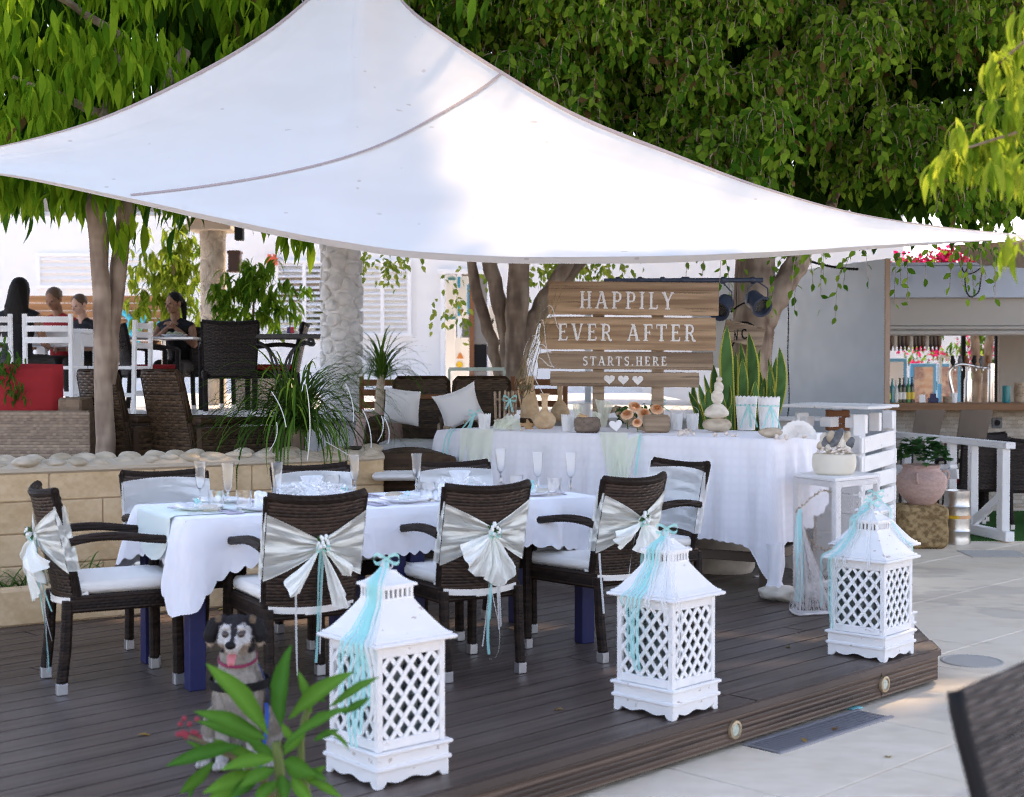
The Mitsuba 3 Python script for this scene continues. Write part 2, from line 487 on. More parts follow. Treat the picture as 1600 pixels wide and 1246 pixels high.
wood('m_sign_wood', (0.23, 0.145, 0.082), (0.58, 0.42, 0.265), spread=0.26)
wood('m_sign_wood_grey', (0.16, 0.11, 0.072), (0.42, 0.32, 0.225), spread=0.26)
wood('m_driftwood', (0.24, 0.17, 0.11), (0.47, 0.36, 0.25), s=1.5)
wood('m_clad', (0.20, 0.105, 0.05), (0.42, 0.24, 0.12), s=0.5)
wood('m_bar_top', (0.16, 0.085, 0.045), (0.30, 0.17, 0.09), s=0.7)
solid('m_table_wood', (0.085, 0.06, 0.042), 0.6)
solid('m_orange_wood', (0.2, 0.08, 0.03), 0.6)
bumped('m_bark', mikit.proc(lambda p, n, uv: mix((0.15, 0.105, 0.078), (0.38, 0.30, 0.23), smoothstep(0.25, 0.75, fbm(p.x * 16, p.y * 16, p.z * 3.5) * 0.6 + fbm(p.x * 4, p.y * 4, p.z * 9) * 0.4))),
       mikit.proc(lambda p, n, uv: fbm(p.x * 30, p.y * 30, p.z * 7)), 0.012, 0.85, 0.2)
bumped('m_terracotta', vary((0.58, 0.40, 0.23), (0.68, 0.50, 0.31), 0.03), mikit.proc(lambda p, n, uv: fbm(p.x * 8, p.y * 8, p.z * 160)), 0.002, 0.8, 0.2)
solid('m_pink_pot', vary((0.45, 0.305, 0.265), (0.51, 0.36, 0.315), 0.02), 0.8, 0.2)
bumped('m_rock', mikit.proc(lambda p, n, uv: mix((0.17, 0.11, 0.05), (0.38, 0.27, 0.14), smoothstep(0.3, 0.7, fbm(p.x * 30, p.y * 30, p.z * 30, 4)))), mikit.proc(lambda p, n, uv: fbm(p.x * 35, p.y * 35, p.z * 35)), 0.012, 0.9, 0.2)
solid('m_stone_pale', vary((0.55, 0.50, 0.42), (0.72, 0.67, 0.58), 0.05), 0.7, 0.3)
solid('m_stone_tan', vary((0.40, 0.33, 0.24), (0.56, 0.48, 0.37), 0.05), 0.7, 0.3)
solid('m_stone_grey', vary((0.10, 0.105, 0.115), (0.17, 0.175, 0.185), 0.03), 0.6, 0.3)
solid('m_shell', avg((0.62, 0.52, 0.44), (0.80, 0.74, 0.68), 0.02), 0.45, 0.5)
solid('m_starfish', avg((0.50, 0.30, 0.14), (0.66, 0.45, 0.25), 0.012), 0.85, 0.2)
solid('m_sand_white', avg((0.70, 0.66, 0.58), (0.80, 0.77, 0.70), 0.02), 0.8, 0.2)
solid('m_ceramic', (0.82, 0.82, 0.82), 0.18, 0.5)
solid('m_rose', (0.72, 0.40, 0.20), 0.7, 0.2)
solid('m_bud', (0.80, 0.82, 0.78), 0.5, 0.3)
solid('m_bead', (0.85, 0.85, 0.85), 0.1, 0.8)
solid('m_paint_white', vary((0.78, 0.78, 0.77), (0.86, 0.86, 0.85), 0.012), 0.7, 0.2)
solid('m_napkin', (0.46, 0.42, 0.50), 0.8)
solid('m_rust', (0.22, 0.12, 0.06), 0.7)
solid('m_net', (0.70, 0.66, 0.64), 0.85, 0.1)
solid('m_turf', avg((0.02, 0.06, 0.015), (0.04, 0.11, 0.025), 0.02), 0.9, 0.1)
solid('m_soil', (0.06, 0.045, 0.032), 0.95, 0.1)


def leafy(name, trans, rough=0.42):
    scene[name] = {'type': 'principledthin', 'base_color': VC, 'roughness': rough, 'diff_trans': trans, 'eta': 1.4}


solid('m_strand', VC, 0.42, 0.3)


def weave(S, W, H, rh, cw, amp, ca, cb, seed=0, flip=1.0):
    """Woven strands laid on the surface S(u, v), about W x H metres: one strip per strand, each over and under its stakes. Returns mesh and strand colours."""
    rg = np.random.default_rng(seed); nr, nw = int(H / rh), max(2, int(W / cw)); nx = nw * 4 + 1
    u = np.linspace(0, 1, nx); V, F, C = [], [], []
    e = 1e-3
    for r in range(nr):
        v0 = (r + 0.5) / nr
        tone = rg.random() * 0.5
        c = np.asarray(ca) + (np.asarray(cb) - np.asarray(ca)) * (tone + 0.5 * rg.random(nx)[:, None].repeat(1, 1) ** 1.5)
        c = np.repeat(c[(np.arange(nx) // 2) * 2 % nx], 3, 0)
        base = S(u, 0 * u + v0); du = S(np.clip(u + e, 0, 1), 0 * u + v0) - S(np.clip(u - e, 0, 1), 0 * u + v0); dv = S(u, 0 * u + min(v0 + e, 1)) - S(u, 0 * u + max(v0 - e, 0))
        n = np.cross(du, dv); n /= np.linalg.norm(n, axis=1, keepdims=True) + 1e-12; n = n * flip
        t = dv / (np.linalg.norm(dv, axis=1, keepdims=True) + 1e-12)
        o = amp * np.cos(u * nw * PI + (r % 2) * PI)
        h = rh * 0.46
        k = len(V) * 3 * nx
        V.append(np.stack([base - t * h + n * (o - 0.0012)[:, None], base + n * (o + 0.0014)[:, None], base + t * h + n * (o - 0.0012)[:, None]], 1).reshape(-1, 3)); C.append(c)
        i = np.arange(nx - 1) * 3 + k
        for j in (0, 1): F.append(np.stack([i + j, i + 3 + j, i + 4 + j, i + 1 + j], 1))
    return mk(np.vstack(V), np.vstack(F)), np.vstack(C)


leafy('m_leaf', 1.1)
leafy('m_leaf_stiff', 0.35, 0.35)
solid('m_petal', VC, 0.7, 0.2)
solid('m_vc', VC, 0.75, 0.2)
solid('m_vc_gloss', VC, 0.35, 0.5)

# ------------------------------------------------------------------ ground and deck
U2, V2 = np.array([CU, SU, 0]), np.array([-SU, CU, 0])
GZ = -0.18
struct('pavement', grid(lambda u, v: np.stack([-90 + 180 * u, -40 + 170 * v, 0 * u + GZ - 0.012], -1), 2, 2), 'm_joint', label='pale stamped concrete pavement')


def inview(p, m=60):
    if p[1] < 0.5: return False
    k = FPX / p[1]
    x, y = 800 + p[0] * k, 575 - (p[2] - CZ) * k
    return -m < x < 1600 + m and -m < y < 1246 + m


PV = 'pavement'
ab = lambda a, b, z=0.0: U2 * a + V2 * b + np.array([0, 0, z])
far = []
for i in range(-2, 40):
    for j in range(-34, 14):
        a, b = i * 1.25 + (0.6 if j % 2 else 0), j * 0.95
        c = ab(a + 0.62, b + 0.47, GZ)
        if c[1] < 1 or c[1] > 17.5 or not inview(c, 250): continue
        if c[0] < 1.2 and c[1] > 7: continue
        m = app(box(1.25 - 0.008, 0.95 - 0.008, 0.03, b=0.004), mat4((c[0], c[1], GZ - 0.015 + 0.0015 * rng.random()), rz=PI / 4))
        part(PV, 'slab', m, 'm_pave')

DECK = sg.Polygon([(-3.6, 1.27), (2.13, 7.0), (2.2, 7.66), (2.2, 9.3), (1.75, 10.2), (-0.5, 10.3), (-4.6, 7.6), (-4.6, 1.27)])
B0 = 3.444
struct('wooden_deck', xf(prism(DECK.buffer(-0.03), 0.13), (0, 0, -0.16)), 'm_dark', label='low brown composite deck with nosing board and grooved fascia')  # dark block stands in for the shaded void under the boards


def rot45(poly, sgn):
    return sa.rotate(poly, sgn * 45, origin=(0, 0))


DL = rot45(DECK, -1)
for k in range(56):
    w = 0.1442
    b0 = B0 + (0.0 if k == 0 else 0.002) + k * 0.146
    cuts = [-9.0] + sorted(rng.uniform(-1, 9, 2).tolist()) + [14.0] if k else [-9.0, 4.9, 14.0]
    for c0, c1 in zip(cuts[:-1], cuts[1:]):
        p = sg.box(c0 + 0.002, b0, c1 - 0.002, b0 + w).intersection(DL)
        if p.is_empty or p.geom_type != 'Polygon' or p.area < 0.01: continue
        q = np.array(p.exterior.coords)[:-1]
        mid = ab(*p.representative_point().coords[0])
        w3 = [ab(x, y) for x, y in q]
        if max(x[1] for x in w3) < 3.6 or max(x[0] for x in w3) < -3.6: continue
        m = prism(rot45(p.buffer(-0.004), 1), 0.020)
        n2 = prism(rot45(p, 1), 0.018)
        part('wooden_deck', 'nosing_board' if k == 0 else 'plank', cat(xf(m, (0, 0, -0.020)), xf(n2, (0, 0, -0.0225))) if k else
             cat(xf(m, (0, 0, -0.020)), xf(prism(rot45(p.buffer(0.012), 1), 0.028), (0, 0, -0.034))), 'm_deck')

E0, E1, E2, E3 = ab(0, B0), np.array([2.13, 7.0, 0]), np.array([2.2, 7.66, 0]), np.array([2.2, 9.3, 0])
ed = nrm(E1 - np.array([-3.6, 1.27, 0])); inn = np.array([-ed[1], ed[0], 0])
J = gp(1337, 1064, -0.1); tj = (J - E1) @ ed


def edge_board(p0, p1):
    n = np.array([-(p1 - p0)[1], (p1 - p0)[0], 0]); n = nrm(n)
    q0, q1 = p0 + n * 0.014 + [0, 0, -0.098], p1 + n * 0.014 + [0, 0, -0.098]
    part('wooden_deck', 'fascia_board', beam(q0, q1, 0.02, 0.118, b=0.002), 'm_fascia')


edge_board(E1 + ed * -7.0, E1 + ed * (tj - 0.003)); edge_board(E1 + ed * (tj + 0.003), E1); edge_board(E1 + [0.004, 0.01, 0], E2); edge_board(E2 + [0, 0.005, 0], E3)
for lx, ly in ((1143, 1140), (1383, 1070), (640, 1302)):
    t = gp(lx, ly, -0.098); t = E1 + ed * ((t - E1) @ ed) + inn * -0.001; t[2] = -0.096
    M = frame(t, -inn, (0, 0, 1)) @ mat4(ry=PI / 2)
    k = part('wooden_deck', 'step_light', app(lathe([(0, 0.002), (0.026, 0.002), (0.028, 0.010), (0.038, 0.008), (0.040, 0.0), (0.04, -0.01)], 28), M), 'm_brass' if 'm_brass' in scene else solid('m_brass', (0.45, 0.36, 0.24), 0.45, metal=0.6), smooth=30)
    part(k, 'lens', app(lathe([(0, 0.006), (0.014, 0.0055), (0.025, 0.003)], 20), M), 'm_lens' if 'm_lens' in scene else solid('m_lens', (0.45, 0.50, 0.42), 0.15), smooth=True)

# drain, covers
C4 = [gp(x, y, GZ) for x, y in ((1169, 1167), (1209, 1178), (1387, 1120.5), (1353, 1112))]
k = thing('drain_grate', 'long dark slotted drain grate in the paving below the deck edge', 'drain')
gx = nrm(C4[2] - C4[1]); gw = 0.17; gl = np.linalg.norm(C4[2] - C4[1]); gc = sum(C4) / 4 + [0, 0, 0.004]
gy = np.array([-gx[1], gx[0], 0])
for s in (-1, 1):
    part(k, 'frame', beam(gc + gy * s * gw / 2 - gx * gl / 2, gc + gy * s * gw / 2 + gx * gl / 2, 0.018, 0.012), 'm_steel_dark' if 'm_steel_dark' in scene else solid('m_steel_dark', (0.30, 0.30, 0.33), 0.5, metal=0.4))
for i in range(int(gl / 0.025)):
    q = gc + gx * (-gl / 2 + 0.0125 + i * 0.025)
    part(k, 'bar', beam(q - gy * gw / 2, q + gy * gw / 2, 0.011, 0.010), 'm_steel_dark')
part(k, 'channel_shade', beam(gc - gx * gl / 2 - [0, 0, 0.0045], gc + gx * gl / 2 - [0, 0, 0.0045], gw, 0.004), 'm_dark')  # flat dark plate painted for the shade below the grate bars
c = gp(1519, 1034, GZ)
one('access_cover', 'round grey access cover set in the paving right of the deck corner', 'cover', xf(lathe([(0.165, 0), (0.163, 0.006), (0.15, 0.007), (0.145, 0.004), (0, 0.004)], 36), c), solid('m_cover', avg((0.38, 0.36, 0.33), (0.44, 0.42, 0.39), 0.03), 0.7), smooth=30)
c = gp(1552, 866, GZ)
one('floor_drain_cover', 'flat ridged drain cover in front of the white fence', 'cover', cat([xf(box(0.5, 0.016, 0.008, b=0.002), (c[0], c[1] - 0.2 + 0.03 * i, c[2] + 0.004)) for i in range(14)]), 'm_cover')

# ------------------------------------------------------------------ retaining wall, planter kerb, raised grounds
W0, WD = np.array([-2.9, 8.0, 0.0]), np.array([0.85, 0.527, 0]); WN = np.array([WD[1], -WD[0], 0])
WL = lambda t, z=0.0, o=0.0: W0 + WD * t + WN * o + np.array([0, 0, z])
wk = thing('retaining_wall', 'cream sandstone block retaining wall topped with rounded pebbles behind the dining table', 'wall')
part(wk, 'core', beam(WL(-1.6, 0.40, -0.10), WL(2.42, 0.40, -0.10), 0.17, 0.80), 'm_mortar')
for r in range(5):
    z0 = 0.815 - 0.185 * (r + 1)
    t = -1.6 + (0.31 if r % 2 else 0)
    while t < 2.4:
        L = 0.62
        t1 = min(t + L, 2.42)
        part(wk, 'block', beam(WL(t + 0.0025, z0 + 0.0925, -0.09 + 0.004 * rng.random()), WL(t1 - 0.0025, z0 + 0.0925, -0.09 + 0.004 * rng.random()), 0.18, 0.180, b=0.006), 'm_block')
        t = t1
part(wk, 'coping', app(lathe([(0.0001, -2.02), (0.10, -2.01), (0.11, -1.9), (0.11, 1.9), (0.10, 2.01), (0.0001, 2.02)], 14), frame(WL(0.41, 0.812, -0.09), (0, 0, 1), WD) @ mat4(s=(0.42, 1, 1))), 'm_mortar', smooth=40)
t = -1.55; i = 0
while t < 2.4:
    L = rng.uniform(0.12, 0.2)
    c = WL(t + L / 2, 0.842 + rng.uniform(-0.008, 0.012), -0.055 + rng.uniform(-0.02, 0.02))
    part(wk, 'pebble', pebble(1, c, (L / 2 * 1.02, 0.075, rng.uniform(0.026, 0.040)), i, 0.16, 2, math.atan2(WD[1], WD[0]) + rng.uniform(-0.15, 0.15)), 'm_pebble', smooth=True)
    if rng.random() < 0.75:
        c = WL(t + L / 2 + 0.07, 0.85, -0.16)
        part(wk, 'pebble', pebble(1, c, (0.075, 0.06, 0.045), i + 50, 0.14, 2, 0.5), 'm_pebble', smooth=True)
    t += L * 0.97; i += 1
kk = thing('planter_kerb', 'low sandstone kerb of the planting strip behind the dining chairs', 'kerb')
KL = lambda t, z=0.0, o=0.0: WL(t, z, 0.40 + o)
t = -1.9
while t < 2.3:
    t1 = min(t + rng.uniform(0.4, 0.6), 2.35)
    part(kk, 'block', beam(KL(t + 0.003, 0.10), KL(t1 - 0.003, 0.10), 0.14, 0.20, b=0.012), 'm_block')
    t = t1
struct('planting_soil', beam(WL(-1.9, 0.07, 0.17), WL(2.3, 0.07, 0.17), 0.36, 0.14), 'm_soil', label='dark soil of the planting strip')
LG = sg.Polygon([tuple(WL(-7.0, 0, -0.19)[:2]), tuple(WL(2.3, 0, -0.19)[:2]), (-0.75, 10.5), (2.35, 10.5), (2.35, 12.0), (-9, 12.0)])
struct('lounge_terrace', xf(prism(LG, 0.63), (0, 0, -0.18)), 'm_tile', label='raised tiled ground of the lounge area')
struct('upper_terrace', box(16.4, 30, 1.13, (-5.8, 27.0, 0.385), b=0.01), 'm_tile', label='pale tiled upper terrace')
for i in range(9):
    part('upper_terrace', 'step_edge', box(1.28, 0.30, 0.03, (-8.0 + 1.29 * i, 11.96, 0.967), b=0.006), 'm_tile')

# ------------------------------------------------------------------ pergola roof and columns
rk = thing('pergola_roof', 'beige concrete pergola roof slab at the upper left', 'roof')
part(rk, 'beam', box(8.6, 0.4, 0.55, (-7.6, 16.6, 3.48), b=0.01), 'm_beige_wall')
part(rk, 'drip_edge', box(8.62, 0.06, 0.045, (-7.6, 16.37, 3.185), b=0.005), 'm_white_wall')
part(rk, 'slab', box(8.6, 1.5, 0.3, (-7.6, 17.55, 3.62)), 'm_beige_wall')


def stone_column(name, label, base, r, h, m_core, m_st, sizes, cap=None, relief=1.0):
    k = thing(name, label, 'column')
    part(k, 'shaft', xf(lathe([(r, 0), (r, h)], 28), base), m_core, smooth=30)
    rg = np.random.default_rng(int(abs(base[0]) * 100))
    z = 0.02; n = 0
    # rounded stones packed in the mortar: a relaxed scatter over the unrolled shaft
    Wd, Hh = 2 * PI * r, h
    N = int(Wd * Hh / (sizes ** 2) * 1.15)
    P = rg.random((N, 2)) * [Wd, Hh]; R = rg.uniform(0.55, 1.25, N)
    for _ in range(40):
        D = P[:, None] - P[None]; D[..., 0] -= np.round(D[..., 0] / Wd) * Wd
        q = np.linalg.norm(D, axis=-1) + np.eye(N) * 9; want = (R[:, None] + R[None]) * sizes * 0.5
        push = np.clip(want - q, 0, None)[..., None] * D / q[..., None]
        P = P + push.sum(1) * 0.3; P[:, 0] %= Wd; P[:, 1] = np.clip(P[:, 1], 0.03, Hh - 0.03)
    D = P[:, None] - P[None]; D[..., 0] -= np.round(D[..., 0] / Wd) * Wd
    for i in range(N):
        th = P[i, 0] / r
        th = (th + PI) % (2 * PI) - PI
        if not (-PI - 0.2 < th < 0.25 or th > PI - 0.25): continue
        # Voronoi-like cell, inset and domed
        cell = sg.box(-sizes * 1.1, -sizes * 1.1, sizes * 1.1, sizes * 1.1)
        for j in np.argsort(np.linalg.norm(D[i], axis=-1))[1:12]:
            d = -D[i, j]; L = np.linalg.norm(d) + 1e-9; nn = d / L; m = L * R[i] / (R[i] + R[j]) - 0.006; t = np.array([-nn[1], nn[0]])
            cell = cell.intersection(sg.Polygon([nn * m + t * 2, nn * m - t * 2, nn * (m - 4) - t * 2, nn * (m - 4) + t * 2]))
        if cell.is_empty or cell.geom_type != 'Polygon': continue
        cell = cell.buffer(-0.028 * sizes / 0.1).buffer(0.024 * sizes / 0.1)
        if cell.is_empty or cell.geom_type != 'Polygon' or cell.area < 2e-4: continue
        ring = np.array([cell.exterior.interpolate(s, normalized=True).coords[0] for s in np.linspace(0, 1, 18, endpoint=False)])
        cc = ring.mean(0); hgt = rg.uniform(0.012, 0.018) * relief
        rows = [(1.0, -0.004), (0.975, hgt * 0.55), (0.88, hgt * 0.92), (0.55, hgt)]
        vs = []
        for s, e in rows:
            q = cc + (ring - cc) * s
            a = (P[i, 0] + q[:, 0]) / r; zz = P[i, 1] + q[:, 1]
            vs.append(np.stack([(r + e) * np.cos(a), (r + e) * np.sin(a), zz], 1))
        a = (P[i, 0] + cc[0]) / r
        v = np.vstack(vs + [[[(r + hgt) * math.cos(a), (r + hgt) * math.sin(a), P[i, 1] + cc[1]]]])
        f = []
        for rr in range(3):
            for s in range(18):
                f += [(rr * 18 + s, rr * 18 + (s + 1) % 18, (rr + 1) * 18 + (s + 1) % 18), (rr * 18 + s, (rr + 1) * 18 + (s + 1) % 18, (rr + 1) * 18 + s)]
        f += [(54 + s, 54 + (s + 1) % 18, 72) for s in range(18)]
        part(k, 'stone', xf(mk(v, f), base), m_st, smooth=True)
    if cap:
        part(k, 'capital', box(*cap, (base[0], base[1], base[2] + h + cap[2] / 2), b=0.01), 'm_beige_wall')
    return k


c = px(534, 600, 12.25); c[2] = 0.95
stone_column('pebble_column', 'white painted round column set with rounded pebbles', c, 0.162, 2.35, 'm_white_stone', 'm_white_stone', 0.125, relief=1.7)
c = px(334, 600, 17.0); c[2] = 0.95
stone_column('rough_column', 'beige rough stone column under the pergola roof', c, 0.15, 2.09, 'm_beige_stone', 'm_beige_stone', 0.2, (0.52, 0.52, 0.14), 0.6)

# ------------------------------------------------------------------ far white building
fb = thing('far_building', 'sunlit white building with louvred windows across the lane', 'building')
FY = 27.0


def rect(x0, y0, x1, y1, d):
    a, b = px(x0, y0, d), px(x1, y1, d)
    return min(a[0], b[0]), max(a[0], b[0]), min(a[2], b[2]), max(a[2], b[2])


def louvre(x0, y0, x1, y1, d, n, mull, m_back, slat_h=0.5, tilt=0.5):
    X0, X1, Z0, Z1 = rect(x0, y0, x1, y1, d)
    w = part(fb, 'window', box(X1 - X0, 0.04, Z1 - Z0, ((X0 + X1) / 2, d - 0.015, (Z0 + Z1) / 2)), m_back)
    for zz in (Z0, Z1):
        part(w, 'frame', box(X1 - X0 + 0.1, 0.1, 0.07, ((X0 + X1) / 2, d - 0.06, zz), b=0.006), 'm_white')
    for xx in (X0, X1, *mull(X0, X1)):
        part(w, 'frame', box(0.07, 0.1, Z1 - Z0 - 0.07, (xx, d - 0.06, (Z0 + Z1) / 2), b=0.006), 'm_white')
    hs = (Z1 - Z0) / n
    for i in range(n):
        part(w, 'slat', xf(box(X1 - X0 - 0.07, hs * slat_h, 0.014), ((X0 + X1) / 2, d - 0.07, Z0 + hs * (i + 0.5)), rx=tilt), 'm_white')
    return w


louvre(62, 399, 236, 449, FY, 5, lambda a, b: [a + (b - a) * 0.69], 'm_white_wall', 1.0, 0.75)
r0, r1, r2, r3 = rect(433, 410, 512, 524, FY)
part(fb, 'wall', xf(prism(sg.box(-19.5, 0.25, 7.5, 4.75).difference(sg.box(r0, r2, r1, r3)), 0.3), (0, FY + 0.3, 0), rx=PI / 2), 'm_white_wall')
part(fb, 'room', cat(box(r1 - r0 + 2.2, 0.1, r3 - r2 + 1.4, ((r0 + r1) / 2, FY + 2.6, (r2 + r3) / 2)), *[box(0.1, 2.25, r3 - r2 + 1.4, (q, FY + 1.425, (r2 + r3) / 2)) for q in (r0 - 1.1, r1 + 1.1)], *[box(r1 - r0 + 2.2, 2.25, 0.1, ((r0 + r1) / 2, FY + 1.425, q)) for q in (r2 - 0.65, r3 + 0.65)]), 'm_beige_wall')
louvre(433, 410, 512, 524, FY, 13, lambda a, b: [a + (b - a) * 0.55], 'm_glass', 0.8, 0.6)
louvre(556, 410, 640, 524, FY, 13, lambda a, b: [a + (b - a) * 0.5], solid('m_washed_out_gap', (0.60, 0.60, 0.57), 0.6), 0.85, 0.6)  # pale backing paints the washed-out light between the slats, no real blind
X0, X1, Z0, Z1 = rect(692, 425, 765, 620, FY)
dk = part(fb, 'door', box(X1 - X0, 0.04, Z1 - Z0, ((X0 + X1) / 2, FY - 0.02, (Z0 + Z1) / 2)), solid('m_door_dim', (0.24, 0.225, 0.20), 0.4))
for f_ in (0.0, 0.36, 0.62, 1.0):
    part(dk, 'frame', box(0.09, 0.08, Z1 - Z0, (X0 + (X1 - X0) * f_, FY - 0.08, (Z0 + Z1) / 2), b=0.006), 'm_white' if f_ != 0.62 else 'm_orange_wood')
part(dk, 'lintel', box(X1 - X0 + 0.2, 0.1, 0.10, ((X0 + X1) / 2, FY - 0.09, Z1), b=0.006), 'm_white')
part(dk, 'pane', box(0.4, 0.02, 0.5, (X0 + (X1 - X0) * 0.8, FY - 0.05, Z0 + 0.75)), 'm_black')
c = px(702, 436, FY - 0.03)
k = part(fb, 'number_plaque', box(0.17, 0.02, 0.14, c, b=0.004), solid('m_plaque', (0.36, 0.37, 0.42), 0.5))
part(k, 'numerals', xf(meshkit.text_mesh('37', 0.085, 0.003, bold=True), (c[0] - 0.065, c[1] - 0.012, c[2] - 0.042), rx=PI / 2), 'm_white')

# clad wall, banner post, boards in the lane
cw = thing('timber_clad_wall', 'brown horizontal plank wall with blue letters below the white building', 'wall')
X0, X1, Z0, Z1 = rect(36, 462, 262, 545, 21.8)
for i in range(7):
    h = (Z1 - Z0) / 7
    cut = X0 + (X1 - X0) * rng.uniform(0.3, 0.7)
    for a, b in ((X0, cut - 0.004), (cut + 0.004, X1)):
        part(cw, 'plank', box(b - a, 0.04, h - 0.008, ((a + b) / 2, 21.8 + 0.004 * rng.random(), Z0 + h * (i + 0.5)), b=0.004), 'm_clad')
solid('m_letter_blue', (0.05, 0.42, 0.62), 0.5)
for cx, pts, r in ((192, [(-.14, .22), (.05, .2), (.12, .08), (.03, 0), (-.1, -.02), (.05, -.05), (.14, -.2)], 0.045), (222, [(-.1, -.3), (-.02, 0.05), (.08, .26)], 0.05), (236, [(-.14, .05), (.02, 0), (.16, .1)], 0.04)):
    c = px(cx, 512, 21.7)
    part(cw, 'letter', tube(smooth_path([c + [a, 0, b] for a, b in pts], 14), r, 8), 'm_letter_blue', smooth=True)

k = thing('banner_post', 'white post carrying a blue and white banner sign in the lane', 'sign')
X0, X1, Z0, Z1 = rect(696, 430, 712, 625, 20.5)
part(k, 'post', box(X1 - X0, 0.1, Z1 - 0.93, ((X0 + X1) / 2, 20.5, (Z1 + 0.93) / 2), b=0.01), 'm_white')
X0, X1, Z0, Z1 = rect(712, 432, 732, 498, 20.5)
b_ = part(k, 'banner', box(X1 - X0, 0.03, Z1 - Z0, ((X0 + X1) / 2, 20.5, (Z0 + Z1) / 2), b=0.004), 'm_white')
solid('m_sign_blue', (0.05, 0.35, 0.62), 0.5)
for q in ((715, 433, 719, 450), (715, 476, 719, 494), (730, 445, 733, 492)):
    X0, X1, Z0, Z1 = rect(*q, 20.47); part(b_, 'marking', box(X1 - X0, 0.006, Z1 - Z0, ((X0 + X1) / 2, 20.478, (Z0 + Z1) / 2)), 'm_sign_blue')
for q in ((700, 434, 712, 438), (700, 495, 712, 499)):
    X0, X1, Z0, Z1 = rect(*q, 20.4); part(k, 'bracket', box(X1 - X0, 0.05, Z1 - Z0, ((X0 + X1) / 2, 20.42, (Z0 + Z1) / 2)), solid('m_teal_metal', (0.08, 0.22, 0.24), 0.5))

k = thing('notice_board', 'small white notice board with a warning triangle and yellow disc', 'sign')
X0, X1, Z0, Z1 = rect(710, 528, 733, 585, 19.5)
part(k, 'board', box(X1 - X0, 0.03, Z1 - 0.95, ((X0 + X1) / 2, 19.5, (Z1 + 0.95) / 2), b=0.004), 'm_white')
c = px(719, 556, 19.47); part(k, 'triangle', app(prism(sg.Polygon([(-.05, -.04), (.05, -.04), (0, .05)]), 0.004), mat4(c, rx=PI / 2)), solid('m_orange', (0.6, 0.22, 0.05), 0.5))
c = px(718, 570, 19.47); part(k, 'disc', app(lathe([(0, 0.004), (0.045, 0.004), (0.045, 0)], 16), mat4(c, rx=PI / 2)), solid('m_yellow', (0.65, 0.45, 0.03), 0.5))

k = thing('leaf_cutout_screen', 'white screen with dark leaf shapes painted as shaded slots behind the tree trunk', 'screen')
X0, X1, Z0, Z1 = rect(764, 478, 806, 625, 19.0)
part(k, 'panel', box(X1 - X0, 0.03, Z1 - 0.95, ((X0 + X1) / 2, 19.0, (Z1 + 0.95) / 2), b=0.004), 'm_white')
for i in range(46):
    c = np.array([rng.uniform(X0 + 0.03, X1 - 0.03), 18.981, rng.uniform(1.0, Z1 - 0.05)])
    part(k, 'slot_shade_mark', app(prism(sa.scale(sg.Point(0, 0).buffer(1, 6), 0.014, 0.038), 0.004), mat4(c, rx=PI / 2, ry=rng.uniform(-0.7, 0.7))), 'm_dark')  # dark shapes laid on the panel paint the shade of the cutouts

one('wall_lantern', 'brown box lantern hanging at the right of the rough column', 'lamp', cat(box(0.14, 0.14, 0.26, px(367, 409, 16.8), b=0.01), box(0.16, 0.16, 0.03, px(367, 395, 16.8)), box(0.16, 0.16, 0.02, px(367, 424, 16.8))), solid('m_brown_metal', (0.07, 0.035, 0.025), 0.5))
c = px(374, 363, 16.6)
one('roof_speaker', 'small black speaker under the pergola capital', 'speaker', box(0.10, 0.12, 0.2, c, b=0.012), 'm_black')
c = px(425, 408, 26.8)
one('red_wall_box', 'small red fire bell box on the white building', 'alarm', cat(box(0.2, 0.1, 0.16, c, b=0.02), box(0.06, 0.08, 0.05, c + [-0.05, 0, 0.10]), box(0.06, 0.08, 0.05, c + [0.05, 0, 0.10])), solid('m_red_paint', (0.62, 0.10, 0.05), 0.5))

# ------------------------------------------------------------------ bar kiosk
kb = thing('bar_kiosk', 'grey bar kiosk with raised roller shutter and wooden counter', 'building')
A, B = np.array([3.86, 14.5, 0]), np.array([2.9, 17.6, 0])
part(kb, 'side_wall', beam([*A[:2], 1.17], [*B[:2], 1.17], 0.05, 2.70), 'm_grey_wall')
part(kb, 'wall_edge', beam([A[0] + 0.004, A[1] - 0.012, 1.17], [A[0] - 0.004, A[1] + 0.008, 1.17], 0.056, 2.705), solid('m_edge_tan', (0.34, 0.25, 0.19), 0.7))
part(kb, 'fascia', box(5.0, 0.06, 0.36, (6.35, 15.9, 2.37), b=0.006), 'm_fascia_blue')
part(kb, 'fascia_cap', box(5.04, 0.12, 0.03, (6.35, 15.89, 2.568), b=0.004), 'm_fascia_blue')
part(kb, 'shutter_box', box(5.0, 0.3, 0.60, (6.35, 16.12, 2.18)), 'm_shutter')
part(kb, 'shutter_lip', box(5.0, 0.34, 0.045, (6.35, 16.10, 1.852), b=0.012), 'm_shutter')
part(kb, 'shutter_lip', box(5.0, 0.32, 0.055, (6.35, 16.10, 1.797), b=0.012), 'm_shutter')
part(kb, 'roof', box(5.2, 3.6, 0.1, (6.4, 17.8, 2.45)), 'm_grey_wall')
part(kb, 'counter_top', box(5.0, 0.62, 0.085, (6.2, 15.85, 0.965), b=0.008), 'm_bar_top')
bw = part(kb, 'counter_front', box(5.0, 0.1, 1.10, (6.2, 15.95, 0.37)), 'm_mortar')
